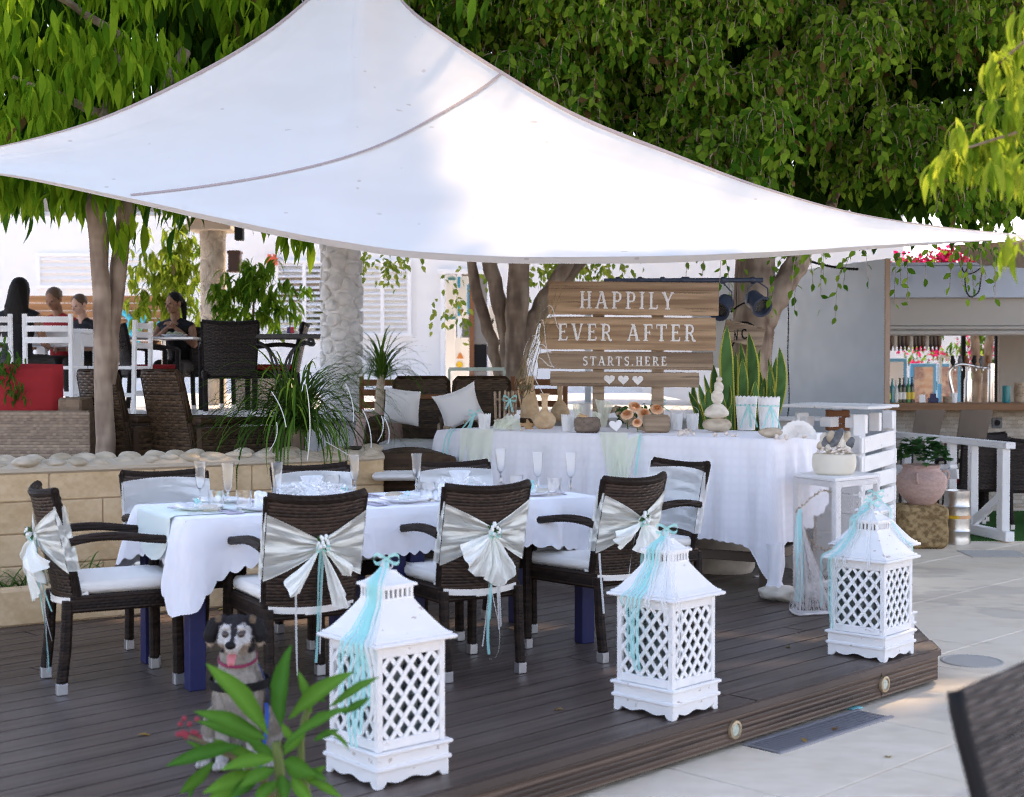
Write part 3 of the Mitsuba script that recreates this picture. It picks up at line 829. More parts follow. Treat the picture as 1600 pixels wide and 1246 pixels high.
scene['m_mosaic'] = {'type': 'twosided', 'b': {'type': 'principled', 'roughness': 0.8, 'specular': 0.2, 'base_color': mikit.proc(lambda p, n, uv: mix((0.26, 0.235, 0.20), mix((0.36, 0.31, 0.25), (0.52, 0.48, 0.42), cell_rand(dr.floor(p.x / 0.07 + 3 * cell_rand(dr.floor(p.z / 0.045))), dr.floor(p.z / 0.045))), smoothstep(0.03, 0.09, dr.abs(p.z / 0.045 - dr.round(p.z / 0.045)))))}}
part(bw, 'stone_facing', box(5.0, 0.02, 1.08, (6.2, 15.888, 0.37)), 'm_mosaic')
X0, X1, Z0, Z1 = rect(1560, 522, 1640, 640, 18.0)
part(kb, 'inner_panel', box(X1 - X0, 0.05, 1.7, ((X0 + X1) / 2, 18.0, 1.3)), 'm_taupe')
for x_ in (1557, 1505):
    c = px(x_, 580, 18.6); part(kb, 'window_post', box(0.05, 0.05, 2.4, (c[0], c[1], 1.0)), 'm_black')
part(kb, 'back_counter', box(5.0, 0.5, 0.06, (6.4, 17.2, 0.93)), 'm_dark')
part(kb, 'canopy_beam', beam([2.92, 17.62, 2.33], [0.9, 18.6, 2.33], 0.08, 0.34), 'm_grey_wall')
part(kb, 'canopy_roof', mk([[2.9, 17.55, 2.52], [0.9, 18.55, 2.52], [2.0, 21.5, 2.72], [4.5, 20.5, 2.72]], [[0, 1, 2, 3]]), 'm_grey_wall')
part(kb, 'canopy_post', box(0.08, 0.08, 2.2, (1.0, 18.55, 1.06)), 'm_grey_wall')
part(kb, 'back_wall', box(2.2, 0.06, 1.1, (3.55, 19.2, 1.95)), 'm_grey_wall')
c = px(1557.5, 661, 15.87)
sk = part(kb, 'socket', box(0.115, 0.03, 0.12, c, b=0.006), 'm_stone_grey'); part(sk, 'hole', app(lathe([(0, 0.002), (0.035, 0.002), (0.035, 0)], 16), mat4(c + [0, -0.016, 0], rx=PI / 2)), 'm_black')
one('loose_cable_loop', 'black cable loop hanging down the bar fascia', 'cable', tube(smooth_path([px(x, y, 15.8) for x, y in ((1503, 418), (1510, 428), (1524, 425), (1532, 420), (1532, 440), (1526, 460), (1516, 464), (1510, 455), (1508, 440), (1509, 425), (1514, 416))], 40), 0.008, 6), 'm_black', smooth=True)
one('wall_cable', 'thin dark cable running down the grey kiosk wall', 'cable', tube(smooth_path([px(x, y, d) for x, y, d in ((1229, 455, 16.3), (1232, 500, 16.2), (1231, 560, 16.2), (1233, 620, 16.2), (1229, 660, 16.2))], 24), 0.007, 6), 'm_black', smooth=True)
one('wall_rod', 'dark bent rod fixed along the top of the kiosk wall', 'rod', tube(smooth_path([px(x, y, 15.0) for x, y in ((1255, 405), (1290, 415), (1340, 421), (1365, 425), (1372, 431))], 20), 0.014, 6), 'm_black', smooth=True)

# ------------------------------------------------------------------ foliage
def leaf(L, W, n=5, fold=0.25, curl=0.3, peak=0.42, tip=1.3):
    t = np.linspace(0, 1, n + 1)
    w = np.where(t < peak, np.sin(t / peak * PI / 2) ** 0.8, np.cos((t - peak) / (1 - peak) * PI / 2) ** tip) * W / 2
    w[0] = W * 0.03; w[-1] = W * 0.01
    a = curl * t * 1.6
    x = L * np.cumsum(np.r_[0, np.cos((a[1:] + a[:-1]) / 2) * np.diff(t)]); z = -L * np.cumsum(np.r_[0, np.sin((a[1:] + a[:-1]) / 2) * np.diff(t)])
    mid = np.stack([x, 0 * x, z], 1); l = np.stack([x, w, z + fold * w], 1); r = np.stack([x, -w, z + fold * w], 1)
    v = np.stack([l, mid, r], 1).reshape(-1, 3)
    f = []
    for i in range(n):
        for j in (0, 1):
            a_ = i * 3 + j; f.append((a_, a_ + 3, a_ + 4, a_ + 1))
    return mk(v, np.array(f)[:, ::-1])


def frames(P, D, N, S):
    P, D, N = (np.asarray(q, float) for q in (P, D, N))
    x = D / np.linalg.norm(D, axis=1, keepdims=True)
    y = np.cross(N, x); y /= np.linalg.norm(y, axis=1, keepdims=True) + 1e-9
    z = np.cross(x, y); S = np.asarray(S, float)[:, None]
    M = np.zeros((len(P), 4, 4)); M[:, 3, 3] = 1
    M[:, :3, 0], M[:, :3, 1], M[:, :3, 2], M[:, :3, 3] = x * S, y * S, z * S, P
    return M


def leaves(lf, P, D, N, S, ca, cb, dead=0.0, seed=0):
    """A crown: one leaf per row, each with a colour of its own between ca and cb."""
    r = np.random.default_rng(seed)
    m = scatter(lf, frames(P, D, N, S))
    k = r.random((len(P), 1)) ** 1.2
    c = np.asarray(ca) * (1 - k) + np.asarray(cb) * k
    if dead:
        s = r.random(len(P)) < dead; c[s] = np.array([0.20, 0.13, 0.05]) * r.uniform(0.6, 1.2, (s.sum(), 1))
    return m, np.repeat(c, len(lf.vertices), 0)


def clusters(C, rg, per, L, out=0.6, down=1.0, spread=0.05):
    """Whorls of drooping leaves at the points C."""
    n = len(C) * per
    P = np.repeat(C, per, 0) + rg.normal(0, spread, (n, 3))
    az = rg.uniform(0, 2 * PI, n)
    H = np.stack([np.cos(az), np.sin(az), 0 * az], 1)
    D = H * (out * rg.uniform(0.4, 1.3, n))[:, None] + np.array([0, 0, -1.0]) * (down * rg.uniform(0.3, 1.2, n))[:, None]
    N = H * 0.9 + np.array([0, 0, 0.8]) + rg.normal(0, 0.25, (n, 3))
    return P, D, N, rg.uniform(*L, n)


def sprays(S0, rg, length, step, L, fwd=(0, -0.25, 0), drop=1.0):
    """Hanging twigs that start at S0 with leaves on alternate sides. Returns leaf rows and the twigs' paths."""
    P, D, N, S, tw = [], [], [], [], []
    for s in S0:
        az = rg.uniform(0, 2 * PI); h = np.array([math.cos(az), math.sin(az), 0]) * rg.uniform(0.2, 0.9) + fwd
        ln = rg.uniform(*length); k = max(3, int(ln / step))
        t = np.linspace(0, 1, k)[:, None]
        path = s + (h * t * (1 - 0.45 * t) + np.array([0, 0, -1.0]) * drop * (0.15 * t + 0.75 * t * t)) * ln
        d = np.gradient(path, axis=0); d /= np.linalg.norm(d, axis=1, keepdims=True)
        side = np.cross(d, [0, 0, 1.0]); side /= np.linalg.norm(side, axis=1, keepdims=True) + 1e-9
        sg_ = np.where(np.arange(k) % 2, 1, -1)[:, None]
        P.append(path); D.append(side * sg_ * rg.uniform(0.3, 1.0, (k, 1)) + d * 0.5 + np.array([0, 0, -0.40]) + rg.normal(0, 0.42, (k, 3)))
        N.append(np.array([0, -0.6, 0.6]) + side * sg_ * 0.3 + rg.normal(0, 0.5, (k, 3))); S.append(rg.uniform(*L, k)); tw.append(path)
    return np.vstack(P), np.vstack(D), np.vstack(N), np.concatenate(S), tw


def limb(pts, r0, r1, n=12, k=18, wob=0.012, seed=0):
    p = smooth_path(pts, k); rg = np.random.default_rng(seed)
    p[1:-1] += rg.normal(0, wob, (k - 2, 3)) * 0.5
    r = np.linspace(r0, r1, k) * (1 + rg.normal(0, 0.035, k))
    m = tube(p, r, n)
    v = np.asarray(m.vertices); v = v + (meshkit.noise(v * np.array([9, 9, 3.0]), seed)[:, None] - 0.5) * np.array([r0 * 0.35, r0 * 0.35, 0])
    return mk(v, m.faces)


GA, GB = (0.10, 0.235, 0.012), (0.31, 0.47, 0.03)
LEAF_LONG = leaf(1.0, 0.245, 5, 0.3, 0.55)
LEAF_FIC = leaf(1.0, 0.56, 3, 0.25, 0.35, 0.4, 1.0)

# left tree with long drooping leaves
k = thing('long_leaved_tree', 'tree with two smooth trunks and long drooping leaves behind the lounge sofa', 'tree')
part(k, 'trunk', limb([px(164, 735, 9.2), px(163, 640, 9.2), px(161, 520, 9.2), px(156, 400, 9.2), px(154, 300, 9.25), px(170, 180, 9.7), px(190, 60, 10.0)], 0.066, 0.05, seed=1), 'm_bark', smooth=True)
part(k, 'trunk', limb([px(168, 600, 9.24), px(176, 520, 9.26), px(186, 420, 9.3), px(199, 320, 9.35), px(230, 200, 9.8), px(290, 80, 10.2)], 0.056, 0.045, seed=2), 'm_bark', smooth=True)
for i, (a, b, c_) in enumerate((((190, 60, 10), (100, 0, 10), (0, -60, 9.8)), ((230, 200, 9.9), (340, 110, 10.2), (450, 30, 10.5)), ((170, 180, 9.7), (90, 150, 9.6), (20, 120, 9.5)))):
    part(k, 'branch', limb([px(*a), px(*b), px(*c_)], 0.035, 0.012, 8, 10, seed=20 + i), 'm_bark', smooth=True)
rg = np.random.default_rng(3)


def top_d(x):
    return np.interp(x, [-200, 0, 300, 540, 640, 785, 1040, 1350, 1640], [8.3, 8.55, 9.5, 10.4, 10.3, 9.9, 9.3, 8.7, 8.3])


C = []
for _ in range(560):
    x, y = rg.uniform(-240, 690), rg.uniform(-220, 262)
    C.append(px(x, y, top_d(x) + 0.25 + 1.5 * rg.random() ** 1.6))
for _ in range(40):
    x, y = rg.uniform(-60, 215), rg.uniform(255, 296)
    C.append(px(x, y, 9.0 + 0.8 * rg.random()))
C += [px(189, 350, 9.15), px(196, 362, 9.2), px(463, 345, 9.1), px(470, 352, 9.15), px(455, 350, 9.2), px(420, 318, 9.4), px(270, 306, 9.3)]
P, D, N, S = clusters(np.array(C), rg, 11, (0.15, 0.245))
mesh, col = leaves(LEAF_LONG, P, D, N, S, GA, GB, 0.01, 4)
part(k, 'crown', mesh, 'm_leaf', smooth=True, color=col, kind='stuff')
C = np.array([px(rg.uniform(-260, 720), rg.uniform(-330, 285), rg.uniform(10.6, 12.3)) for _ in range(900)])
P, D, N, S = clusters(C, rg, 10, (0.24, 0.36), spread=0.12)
mesh, col = leaves(LEAF_LONG, P, D, N, S, (0.03, 0.09, 0.01), (0.08, 0.18, 0.02), 0, 5)  # darker leaf colours carry the shade inside the crown
part(k, 'shade_toned_inner_crown', mesh, 'm_leaf', smooth=True, color=col, kind='stuff')

# two ficus trees behind the sail and the sign
FA, FB = (0.05, 0.145, 0.012), (0.29, 0.45, 0.045)


def ficus(name, label, trunks, blobs, inner, seed, per=46):
    k = thing(name, label, 'tree')
    for i, (pts, r0, r1) in enumerate(trunks):
        part(k, 'trunk' if r0 > 0.05 else 'branch', limb([px(*q) for q in pts], r0, r1, 12, 18, seed=seed * 10 + i), 'm_bark', smooth=True)
    rg = np.random.default_rng(seed)
    S0 = []
    for x, y, d, r in blobs:
        c = px(x, y, d)
        q = rg.normal(0, 1, (per, 3)); q /= np.linalg.norm(q, axis=1, keepdims=True)
        q[:, 1] = -np.abs(q[:, 1]) * 0.9 + 0.12
        S0.append(c + q * r * rg.uniform(0.55, 1.05, (per, 1)) * np.array([1, 1, 0.8]) + np.array([0, 0, 0.12]))
    P, D, N, S, tw = sprays(np.vstack(S0), rg, (0.16, 0.40), 0.034, (0.052, 0.118), drop=0.75)
    mesh, col = leaves(LEAF_FIC, P, D, N, S, FA, FB, 0.05, seed)
    part(k, 'crown', mesh, 'm_leaf', smooth=True, color=col, kind='stuff')
    part(k, 'twigs', cat([tube(t[:: max(1, len(t) // 4)], 0.0036, 3, False) for t in tw]), 'm_bark', kind='stuff')
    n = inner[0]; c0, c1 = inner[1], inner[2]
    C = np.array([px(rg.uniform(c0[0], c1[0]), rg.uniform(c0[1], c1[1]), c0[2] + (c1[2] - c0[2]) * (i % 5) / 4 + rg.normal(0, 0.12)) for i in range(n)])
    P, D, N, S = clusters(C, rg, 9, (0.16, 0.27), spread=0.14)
    mesh, col = leaves(LEAF_FIC, P, D, N, S, (0.02, 0.06, 0.01), (0.06, 0.13, 0.015), 0, seed + 1)  # shade deep in the crown is put into these darker leaf colours
    part(k, 'shade_toned_inner_crown', mesh, 'm_leaf', smooth=True, color=col, kind='stuff')
    return k


rg = np.random.default_rng(8)
blA = [(rg.uniform(600, 1090), rg.uniform(-90, 240), rg.uniform(10.9, 12.2), rg.uniform(0.26, 0.5)) for _ in range(46)]
blB = [(rg.uniform(1040, 1640), rg.uniform(-110, 345), rg.uniform(11.0, 12.8), rg.uniform(0.24, 0.44)) for _ in range(50)]
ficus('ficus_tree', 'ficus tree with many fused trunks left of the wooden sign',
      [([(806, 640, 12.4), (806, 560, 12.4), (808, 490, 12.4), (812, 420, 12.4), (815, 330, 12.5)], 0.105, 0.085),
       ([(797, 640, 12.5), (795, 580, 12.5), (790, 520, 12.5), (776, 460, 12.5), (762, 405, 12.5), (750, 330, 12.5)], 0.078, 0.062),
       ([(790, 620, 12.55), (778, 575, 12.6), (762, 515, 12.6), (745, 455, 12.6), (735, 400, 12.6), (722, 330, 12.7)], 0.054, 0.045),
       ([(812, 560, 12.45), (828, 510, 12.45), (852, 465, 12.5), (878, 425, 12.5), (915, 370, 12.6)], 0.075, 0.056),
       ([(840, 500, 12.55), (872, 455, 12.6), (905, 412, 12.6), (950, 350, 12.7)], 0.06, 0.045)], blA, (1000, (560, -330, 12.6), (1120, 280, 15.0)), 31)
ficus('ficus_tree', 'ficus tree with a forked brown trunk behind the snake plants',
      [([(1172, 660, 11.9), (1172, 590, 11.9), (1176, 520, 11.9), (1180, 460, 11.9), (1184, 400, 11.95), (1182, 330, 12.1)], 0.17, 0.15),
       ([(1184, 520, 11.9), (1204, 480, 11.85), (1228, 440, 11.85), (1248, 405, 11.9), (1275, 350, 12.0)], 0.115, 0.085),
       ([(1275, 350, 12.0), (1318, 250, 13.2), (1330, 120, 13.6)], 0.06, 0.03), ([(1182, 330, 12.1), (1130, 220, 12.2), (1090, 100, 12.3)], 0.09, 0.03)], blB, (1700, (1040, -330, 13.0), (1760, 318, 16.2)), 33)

rg = np.random.default_rng(21)
k = thing('hanging_ficus_twigs', 'thin ficus twigs with small leaves hanging below the right half of the sail', 'foliage', kind='stuff')
S0 = [px(rg.uniform(1050, 1350), rg.uniform(385, 408), rg.uniform(10.8, 11.6)) for _ in range(15)] + [px(rg.uniform(1395, 1420), 395, 11.3) for _ in range(3)] + [px(rg.uniform(1460, 1560), rg.uniform(370, 392), rg.uniform(10.8, 11.5)) for _ in range(11)]
P, D, N, S, tw = sprays(S0, rg, (0.15, 0.42), 0.045, (0.055, 0.085), (0, 0, 0), 1.3)
mesh, col = leaves(LEAF_FIC, P, D, N, S, FA, FB, 0.02, 7)
scene[k + '__001'] = shp(mesh, 'm_leaf', True, None, col)
scene[k + '__002'] = shp(cat([tube(t[:: max(1, len(t) // 4)], 0.0025, 3, False) for t in tw]), 'm_bark')

rg = np.random.default_rng(23)
k = thing('sunlit_creeper', 'pale sunlit creeper hanging in front of the far white building', 'creeper', kind='stuff')
S0 = [px(rg.normal(608, 26), rg.uniform(385, 415), rg.uniform(15, 16)) for _ in range(26)] + [px(rg.normal(720, 26), rg.uniform(400, 500), rg.uniform(14.5, 16)) for _ in range(16)] + [px(rg.normal(890, 40), rg.uniform(395, 425), rg.uniform(14.5, 16)) for _ in range(70)]
P, D, N, S, tw = sprays(S0, rg, (0.12, 0.32), 0.05, (0.06, 0.10))
mesh, col = leaves(LEAF_FIC, P, D, N, S, (0.10, 0.17, 0.02), (0.3, 0.36, 0.06), 0.02, 7)
scene[k + '__001'] = shp(mesh, 'm_leaf', True, None, col)


def shrub(name, label, cs, per, L, ca, cb, trunk=None, seed=0, cat_='shrub'):
    rg = np.random.default_rng(seed)
    k = thing(name, label, cat_)
    C = np.vstack([px(x, y, d) + rg.normal(0, 1, (n, 3)) * s * np.array([1, 1, 1]) for x, y, d, s, n in cs])
    P, D, N, S = clusters(C, rg, per, L, 0.8, 0.7, 0.03)
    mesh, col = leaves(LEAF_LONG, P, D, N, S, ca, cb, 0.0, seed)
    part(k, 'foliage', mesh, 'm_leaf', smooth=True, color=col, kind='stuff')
    for i, (pts, r0, r1) in enumerate(trunk or ()):
        part(k, 'stem', limb([px(*q) for q in pts], r0, r1, 8, 10, 0.006, seed + i), 'm_bark', smooth=True)
    return k


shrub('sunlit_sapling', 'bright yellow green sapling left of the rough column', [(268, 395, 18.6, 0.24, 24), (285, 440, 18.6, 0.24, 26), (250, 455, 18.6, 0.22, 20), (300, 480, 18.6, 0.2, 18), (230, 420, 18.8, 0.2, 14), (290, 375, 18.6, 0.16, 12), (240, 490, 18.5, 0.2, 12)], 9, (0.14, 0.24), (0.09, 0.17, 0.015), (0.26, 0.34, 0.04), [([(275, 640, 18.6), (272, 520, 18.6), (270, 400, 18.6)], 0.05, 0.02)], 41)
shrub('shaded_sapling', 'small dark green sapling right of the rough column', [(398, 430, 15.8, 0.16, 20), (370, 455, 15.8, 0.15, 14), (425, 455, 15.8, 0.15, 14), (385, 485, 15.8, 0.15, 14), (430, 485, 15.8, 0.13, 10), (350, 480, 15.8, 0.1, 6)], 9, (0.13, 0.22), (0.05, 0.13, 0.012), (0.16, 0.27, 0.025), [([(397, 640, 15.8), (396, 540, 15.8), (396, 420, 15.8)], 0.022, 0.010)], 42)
shrub('wall_shrub', 'sparse green shrub at the left edge beside the sofa', [(8, 560, 9.4, 0.06, 7), (18, 590, 9.4, 0.06, 8)], 9, (0.05, 0.09), (0.03, 0.09, 0.012), (0.10, 0.2, 0.03), None, 43)

# sunlit branch of the tree outside the right edge
rg = np.random.default_rng(50)
k = thing('sunlit_tree', 'tree at the right edge with a sunlit branch of yellow green drooping leaves', 'tree')
part(k, 'trunk', limb([[3.4, 4.9, GZ], [3.35, 4.85, 1.4], [3.2, 4.8, 2.6], [3.1, 4.7, 4.0]], 0.11, 0.06, seed=51), 'm_bark', smooth=True)
BD = 4.4
for i, pts in enumerate(([[3.2, 4.8, 2.4], px(1660, 180, BD + 0.2), px(1590, 205, BD), px(1500, 235, BD)], [[3.2, 4.8, 2.6], px(1660, 60, BD + 0.1), px(1600, 60, BD), px(1560, 100, BD)], [[3.25, 4.8, 2.1], px(1680, 340, BD + 0.1), px(1600, 378, BD), px(1572, 385, BD)])):
    part(k, 'branch', limb(pts, 0.016, 0.004, 7, 12, 0.004, 60 + i), 'm_bark', smooth=True)
heads = [(1500, 248, 14), (1470, 275, 12), (1520, 235, 13), (1545, 250, 14), (1575, 240, 14), (1595, 265, 13), (1560, 105, 14), (1590, 80, 13), (1585, 130, 13), (1605, 200, 13), (1575, 392, 9), (1592, 396, 7), (1500, 215, 9), (1540, 215, 11), (1580, 200, 11), (1605, 300, 11), (1560, 180, 9), (1602, 30, 12), (1515, 262, 10), (1560, 270, 11), (1535, 275, 8), (1485, 255, 9), (1580, 270, 10), (1600, 160, 11), (1545, 130, 8)]
lv = leaf(1.0, 0.20, 6, 0.3, 0.75)
for x, y, n in heads:
    P, D, N, S = clusters(np.array([px(x, y - 18, BD + rg.normal(0, 0.06))]), rg, n, (0.085, 0.135), 0.8, 0.85, 0.014)
    for i, M in enumerate(frames(P, D, N, S)):
        c = np.array([0.17, 0.29, 0.02]) * (1 - (t_ := rng.random())) + np.array([0.40, 0.47, 0.05]) * t_
        part(k, 'leaf', app(lv, M), 'm_leaf', smooth=True, color=np.tile(c, (len(lv.vertices), 1)))
C = np.array([[3.9, 4.8, 4.7]]) + rg.normal(0, 1, (160, 3)) * np.array([0.5, 0.5, 0.35])
C = C[(C[:, 0] > C[:, 1] * 0.40 + 0.2) & (C[:, 2] > 3.9) & (C[:, 0] > 3.0)]
P, D, N, S = clusters(C, rg, 10, (0.12, 0.18), spread=0.06)
mesh, col = leaves(LEAF_LONG, P, D, N, S, GA, (0.2, 0.3, 0.03), 0, 53)
part(k, 'crown', mesh, 'm_leaf', smooth=True, color=col, kind='stuff')

# bougainvillea
def blossom(name, label, cs, seed, r=0.03):
    rg = np.random.default_rng(seed)
    C = np.vstack([px(x, y, d) + rg.normal(0, 1, (n, 3)) * np.array([sx, 0.15, sz]) for x, y, d, sx, sz, n in cs])
    n = len(C)
    mesh, col = leaves(leaf(1, 0.8, 2, 0.3, 0.2, 0.5, 0.8), C, rg.normal(0, 1, (n, 3)), rg.normal(0, 1, (n, 3)), rg.uniform(0.7, 1.4, n) * r * 2, (0.42, 0.01, 0.10), (0.62, 0.04, 0.2), 0, seed)
    k = thing(name, label, 'flowers')
    part(k, 'bracts', mesh, 'm_leaf', smooth=True, color=col, kind='stuff')
    m2 = rg.random(n) < 0.35
    mesh, col = leaves(LEAF_FIC, C[m2] + rg.normal(0, 0.03, (m2.sum(), 3)), rg.normal(0, 1, (m2.sum(), 3)), rg.normal(0, 1, (m2.sum(), 3)), rg.uniform(0.05, 0.09, m2.sum()), FA, FB, 0, seed)
    part(k, 'foliage', mesh, 'm_leaf', smooth=True, color=col, kind='stuff')
    return k


blossom('bougainvillea', 'pink bougainvillea growing over the roof of the bar kiosk', [(1482, 405, 17.5, 0.16, 0.07, 300), (1440, 411, 17.5, 0.14, 0.04, 120), (1515, 408, 17.5, 0.1, 0.06, 120), (1415, 410, 17.5, 0.06, 0.04, 60)], 71)
blossom('bougainvillea', 'red bougainvillea seen through the bar opening behind the beer taps', [(1430, 545, 21, 0.12, 0.05, 30), (1462, 552, 21, 0.07, 0.05, 40), (1512, 548, 21, 0.08, 0.12, 60), (1550, 545, 21, 0.06, 0.08, 26), (1434, 568, 21, 0.04, 0.05, 24)], 72)
one('slim_tree', 'slim dark tree trunk seen through the bar opening', 'tree', cat(limb([px(1524, 640, 20), px(1526, 590, 20), px(1522, 520, 20)], 0.075, 0.06, 8, 10, seed=5), limb([px(1540, 640, 20.4), px(1541, 590, 20.4), px(1548, 520, 20.4)], 0.07, 0.06, 8, 10, seed=6)), 'm_bark', smooth=True)
shrub('lane_shrub', 'green shrub seen through the bar opening', [(1458, 560, 21.5, 0.18, 14), (1545, 560, 21.5, 0.15, 20), (1530, 535, 21.5, 0.2, 16)], 8, (0.12, 0.2), (0.05, 0.12, 0.02), (0.14, 0.24, 0.03), None, 73)


# grassy and strappy plants
def strap(L, W, az, lift, droop, base, n=8, fold=0.3):
    """One long arching blade."""
    t = np.linspace(0, 1, n + 1)
    a = lift - droop * t ** 1.2
    ds = L / n
    xr = np.r_[0, np.cumsum(np.cos(a[:-1]) * ds)]; zr = np.r_[0, np.cumsum(np.sin(a[:-1]) * ds)]
    h = np.array([math.cos(az), math.sin(az), 0]); s = np.array([-h[1], h[0], 0])
    mid = base + xr[:, None] * h + np.array([0, 0, 1.0]) * zr[:, None]
    w = W / 2 * np.minimum(1, 3.0 * (1 - t) + 0.05)
    up = np.cross(h, s) * fold
    v = np.stack([mid + s * w[:, None] + up * w[:, None], mid, mid - s * w[:, None] + up * w[:, None]], 1).reshape(-1, 3)
    f = [(i * 3 + j, i * 3 + j + 1, i * 3 + j + 4, i * 3 + j + 3) for i in range(n) for j in (0, 1)]
    return mk(v, f)


def tuft(parent, name, base, n, L, W, lift, droop, ca, cb, seed, sp=0.02):
    rg = np.random.default_rng(seed); ms, cs = [], []
    for i in range(n):
        m = strap(rg.uniform(*L), rg.uniform(*W), rg.uniform(0, 2 * PI), rg.uniform(*lift), rg.uniform(*droop), base + rg.normal(0, sp, 3) * [1, 1, 0.6])
        k = rg.random(); ms.append(m); cs.append(np.tile(np.asarray(ca) * (1 - k) + np.asarray(cb) * k, (len(m.vertices), 1)))
    return part(parent, name, cat(ms), 'm_leaf_stiff', smooth=True, color=np.vstack(cs), kind='stuff')


k = thing('ponytail_palm', 'large ponytail palm spilling dark strappy leaves over the wall, tied with white strings', 'plant')
b = px(464, 668, 9.28)
part(k, 'trunk', limb([b + [0, 0, -0.4], b + [0, 0, -0.15], b + [0.01, 0, 0.04]], 0.05, 0.04, 10, 8, 0.004, 3), 'm_bark', smooth=True)
tuft(k, 'leaves', b + [0, 0, 0.0], 360, (0.45, 1.02), (0.009, 0.017), (0.3, 1.5), (1.4, 3.2), (0.03, 0.075, 0.012), (0.10, 0.19, 0.03), 81, 0.035)
for i, (x0, y0, x1, y1) in enumerate(((424, 612, 447, 668), (478, 600, 480, 720), (540, 600, 552, 660), (566, 640, 580, 700), (596, 650, 590, 690), (432, 660, 420, 705), (600, 652, 606, 694), (508, 690, 545, 712))):
    p0, p1 = px(x0, y0, 8.5 + 0.03 * i), px(x1, y1, 8.42 + 0.03 * i)
    one('white_string', f'thin white string tied to the ponytail palm leaves, {("upper left", "centre", "upper right", "far right", "by the lounger seat", "lower left", "second by the lounger seat", "low across the wall top")[i]}', 'string',
        ribbon(smooth_path([p0, (p0 * 0.6 + p1 * 0.4) + [0.02, 0, -0.01], p1], 10), 0.006, nrm([1, 0.3, 0.2])), 'm_white_ribbon')

k = thing('potted_palm', 'ponytail palm with drooping leaves in a pink ribbed pot', 'plant')
pc = px(592, 655, 11.15); pc[2] = 0.45
prof = [(0.0, 0.0), (0.13, 0.0), (0.15, 0.05)] + [(0.15 + 0.045 * math.sin(t * 2.6) + 0.004 * (i % 2), 0.05 + t * 0.48) for i, t in enumerate(np.linspace(0, 1, 26))] + [(0.165, 0.55), (0.185, 0.57), (0.185, 0.60), (0.165, 0.60), (0.15, 0.56), (0, 0.56)]
part(k, 'pot', xf(lathe(prof, 32), pc), 'm_pink_pot', smooth=35)
part(k, 'trunk', xf(limb([[0, 0, 0.55], [0.0, 0, 0.64], [0.01, 0, 0.78], [0.02, 0, 0.9]], 0.045, 0.03, 10, 10, 0.003, 5), pc), 'm_stone_tan', smooth=True)
tuft(k, 'leaves', pc + [0.02, 0, 0.86], 120, (0.35, 0.62), (0.009, 0.014), (0.4, 1.55), (0.8, 2.6), (0.03, 0.085, 0.012), (0.14, 0.24, 0.04), 82, 0.012)

for i, (t, lab) in enumerate(((-0.55, 'at the left edge'), (-0.15, 'behind the left end chair'), (0.3, 'beyond the left end of the table'))):
    k = thing('border_grass', f'clump of dark green grassy leaves in the planting strip {lab}', 'plant')
    for j in range(3):
        tuft(k, 'leaves', WL(t + j * 0.12, 0.13, 0.2 + 0.06 * (j % 2)), 34, (0.14, 0.30), (0.007, 0.012), (0.3, 1.4), (0.8, 2.2), (0.03, 0.08, 0.012), (0.08, 0.16, 0.03), 90 + i * 5 + j, 0.025)
k = thing('border_grass', 'pale tuft of grass in the gap beside the wall right of the table', 'plant')
tuft(k, 'leaves', WL(2.35, 0.13, 0.16), 34, (0.2, 0.38), (0.007, 0.012), (0.3, 1.4), (0.8, 2.2), (0.04, 0.09, 0.02), (0.11, 0.2, 0.05), 97, 0.03)

# snake plants: stiff banded leaves with yellow margins, each leaf a part
k = thing('snake_plant_bed', 'row of tall snake plants with yellow edged leaves behind the display table', 'plant')
rg = np.random.default_rng(61)
tips = [(1136, 508, .10), (1170, 520, .085), (1150, 548, .075), (1188, 545, .07), (1218, 543, .07), (1202, 570, .06), (1128, 590, .075), (1100, 585, .085), (1115, 570, .07), (1160, 560, .07), (1178, 560, .075), (1195, 590, .06), (1106, 608, .075), (1140, 600, .07), (1152, 585, .085), (1180, 595, .065), (1210, 575, .06), (1092, 600, .06), (1120, 620, .06), (1168, 600, .06), (1190, 615, .055), (1076, 612, .05), (1200, 560, .06), (1145, 630, .05), (1086, 625, .06), (1096, 640, .05), (1110, 645, .06), (1126, 612, .07), (1165, 585, .06), (1186, 570, .06), (1205, 600, .055), (1213, 558, .05), (1082, 596, .05), (1133, 565, .07), (1157, 535, .06), (1175, 610, .06)]
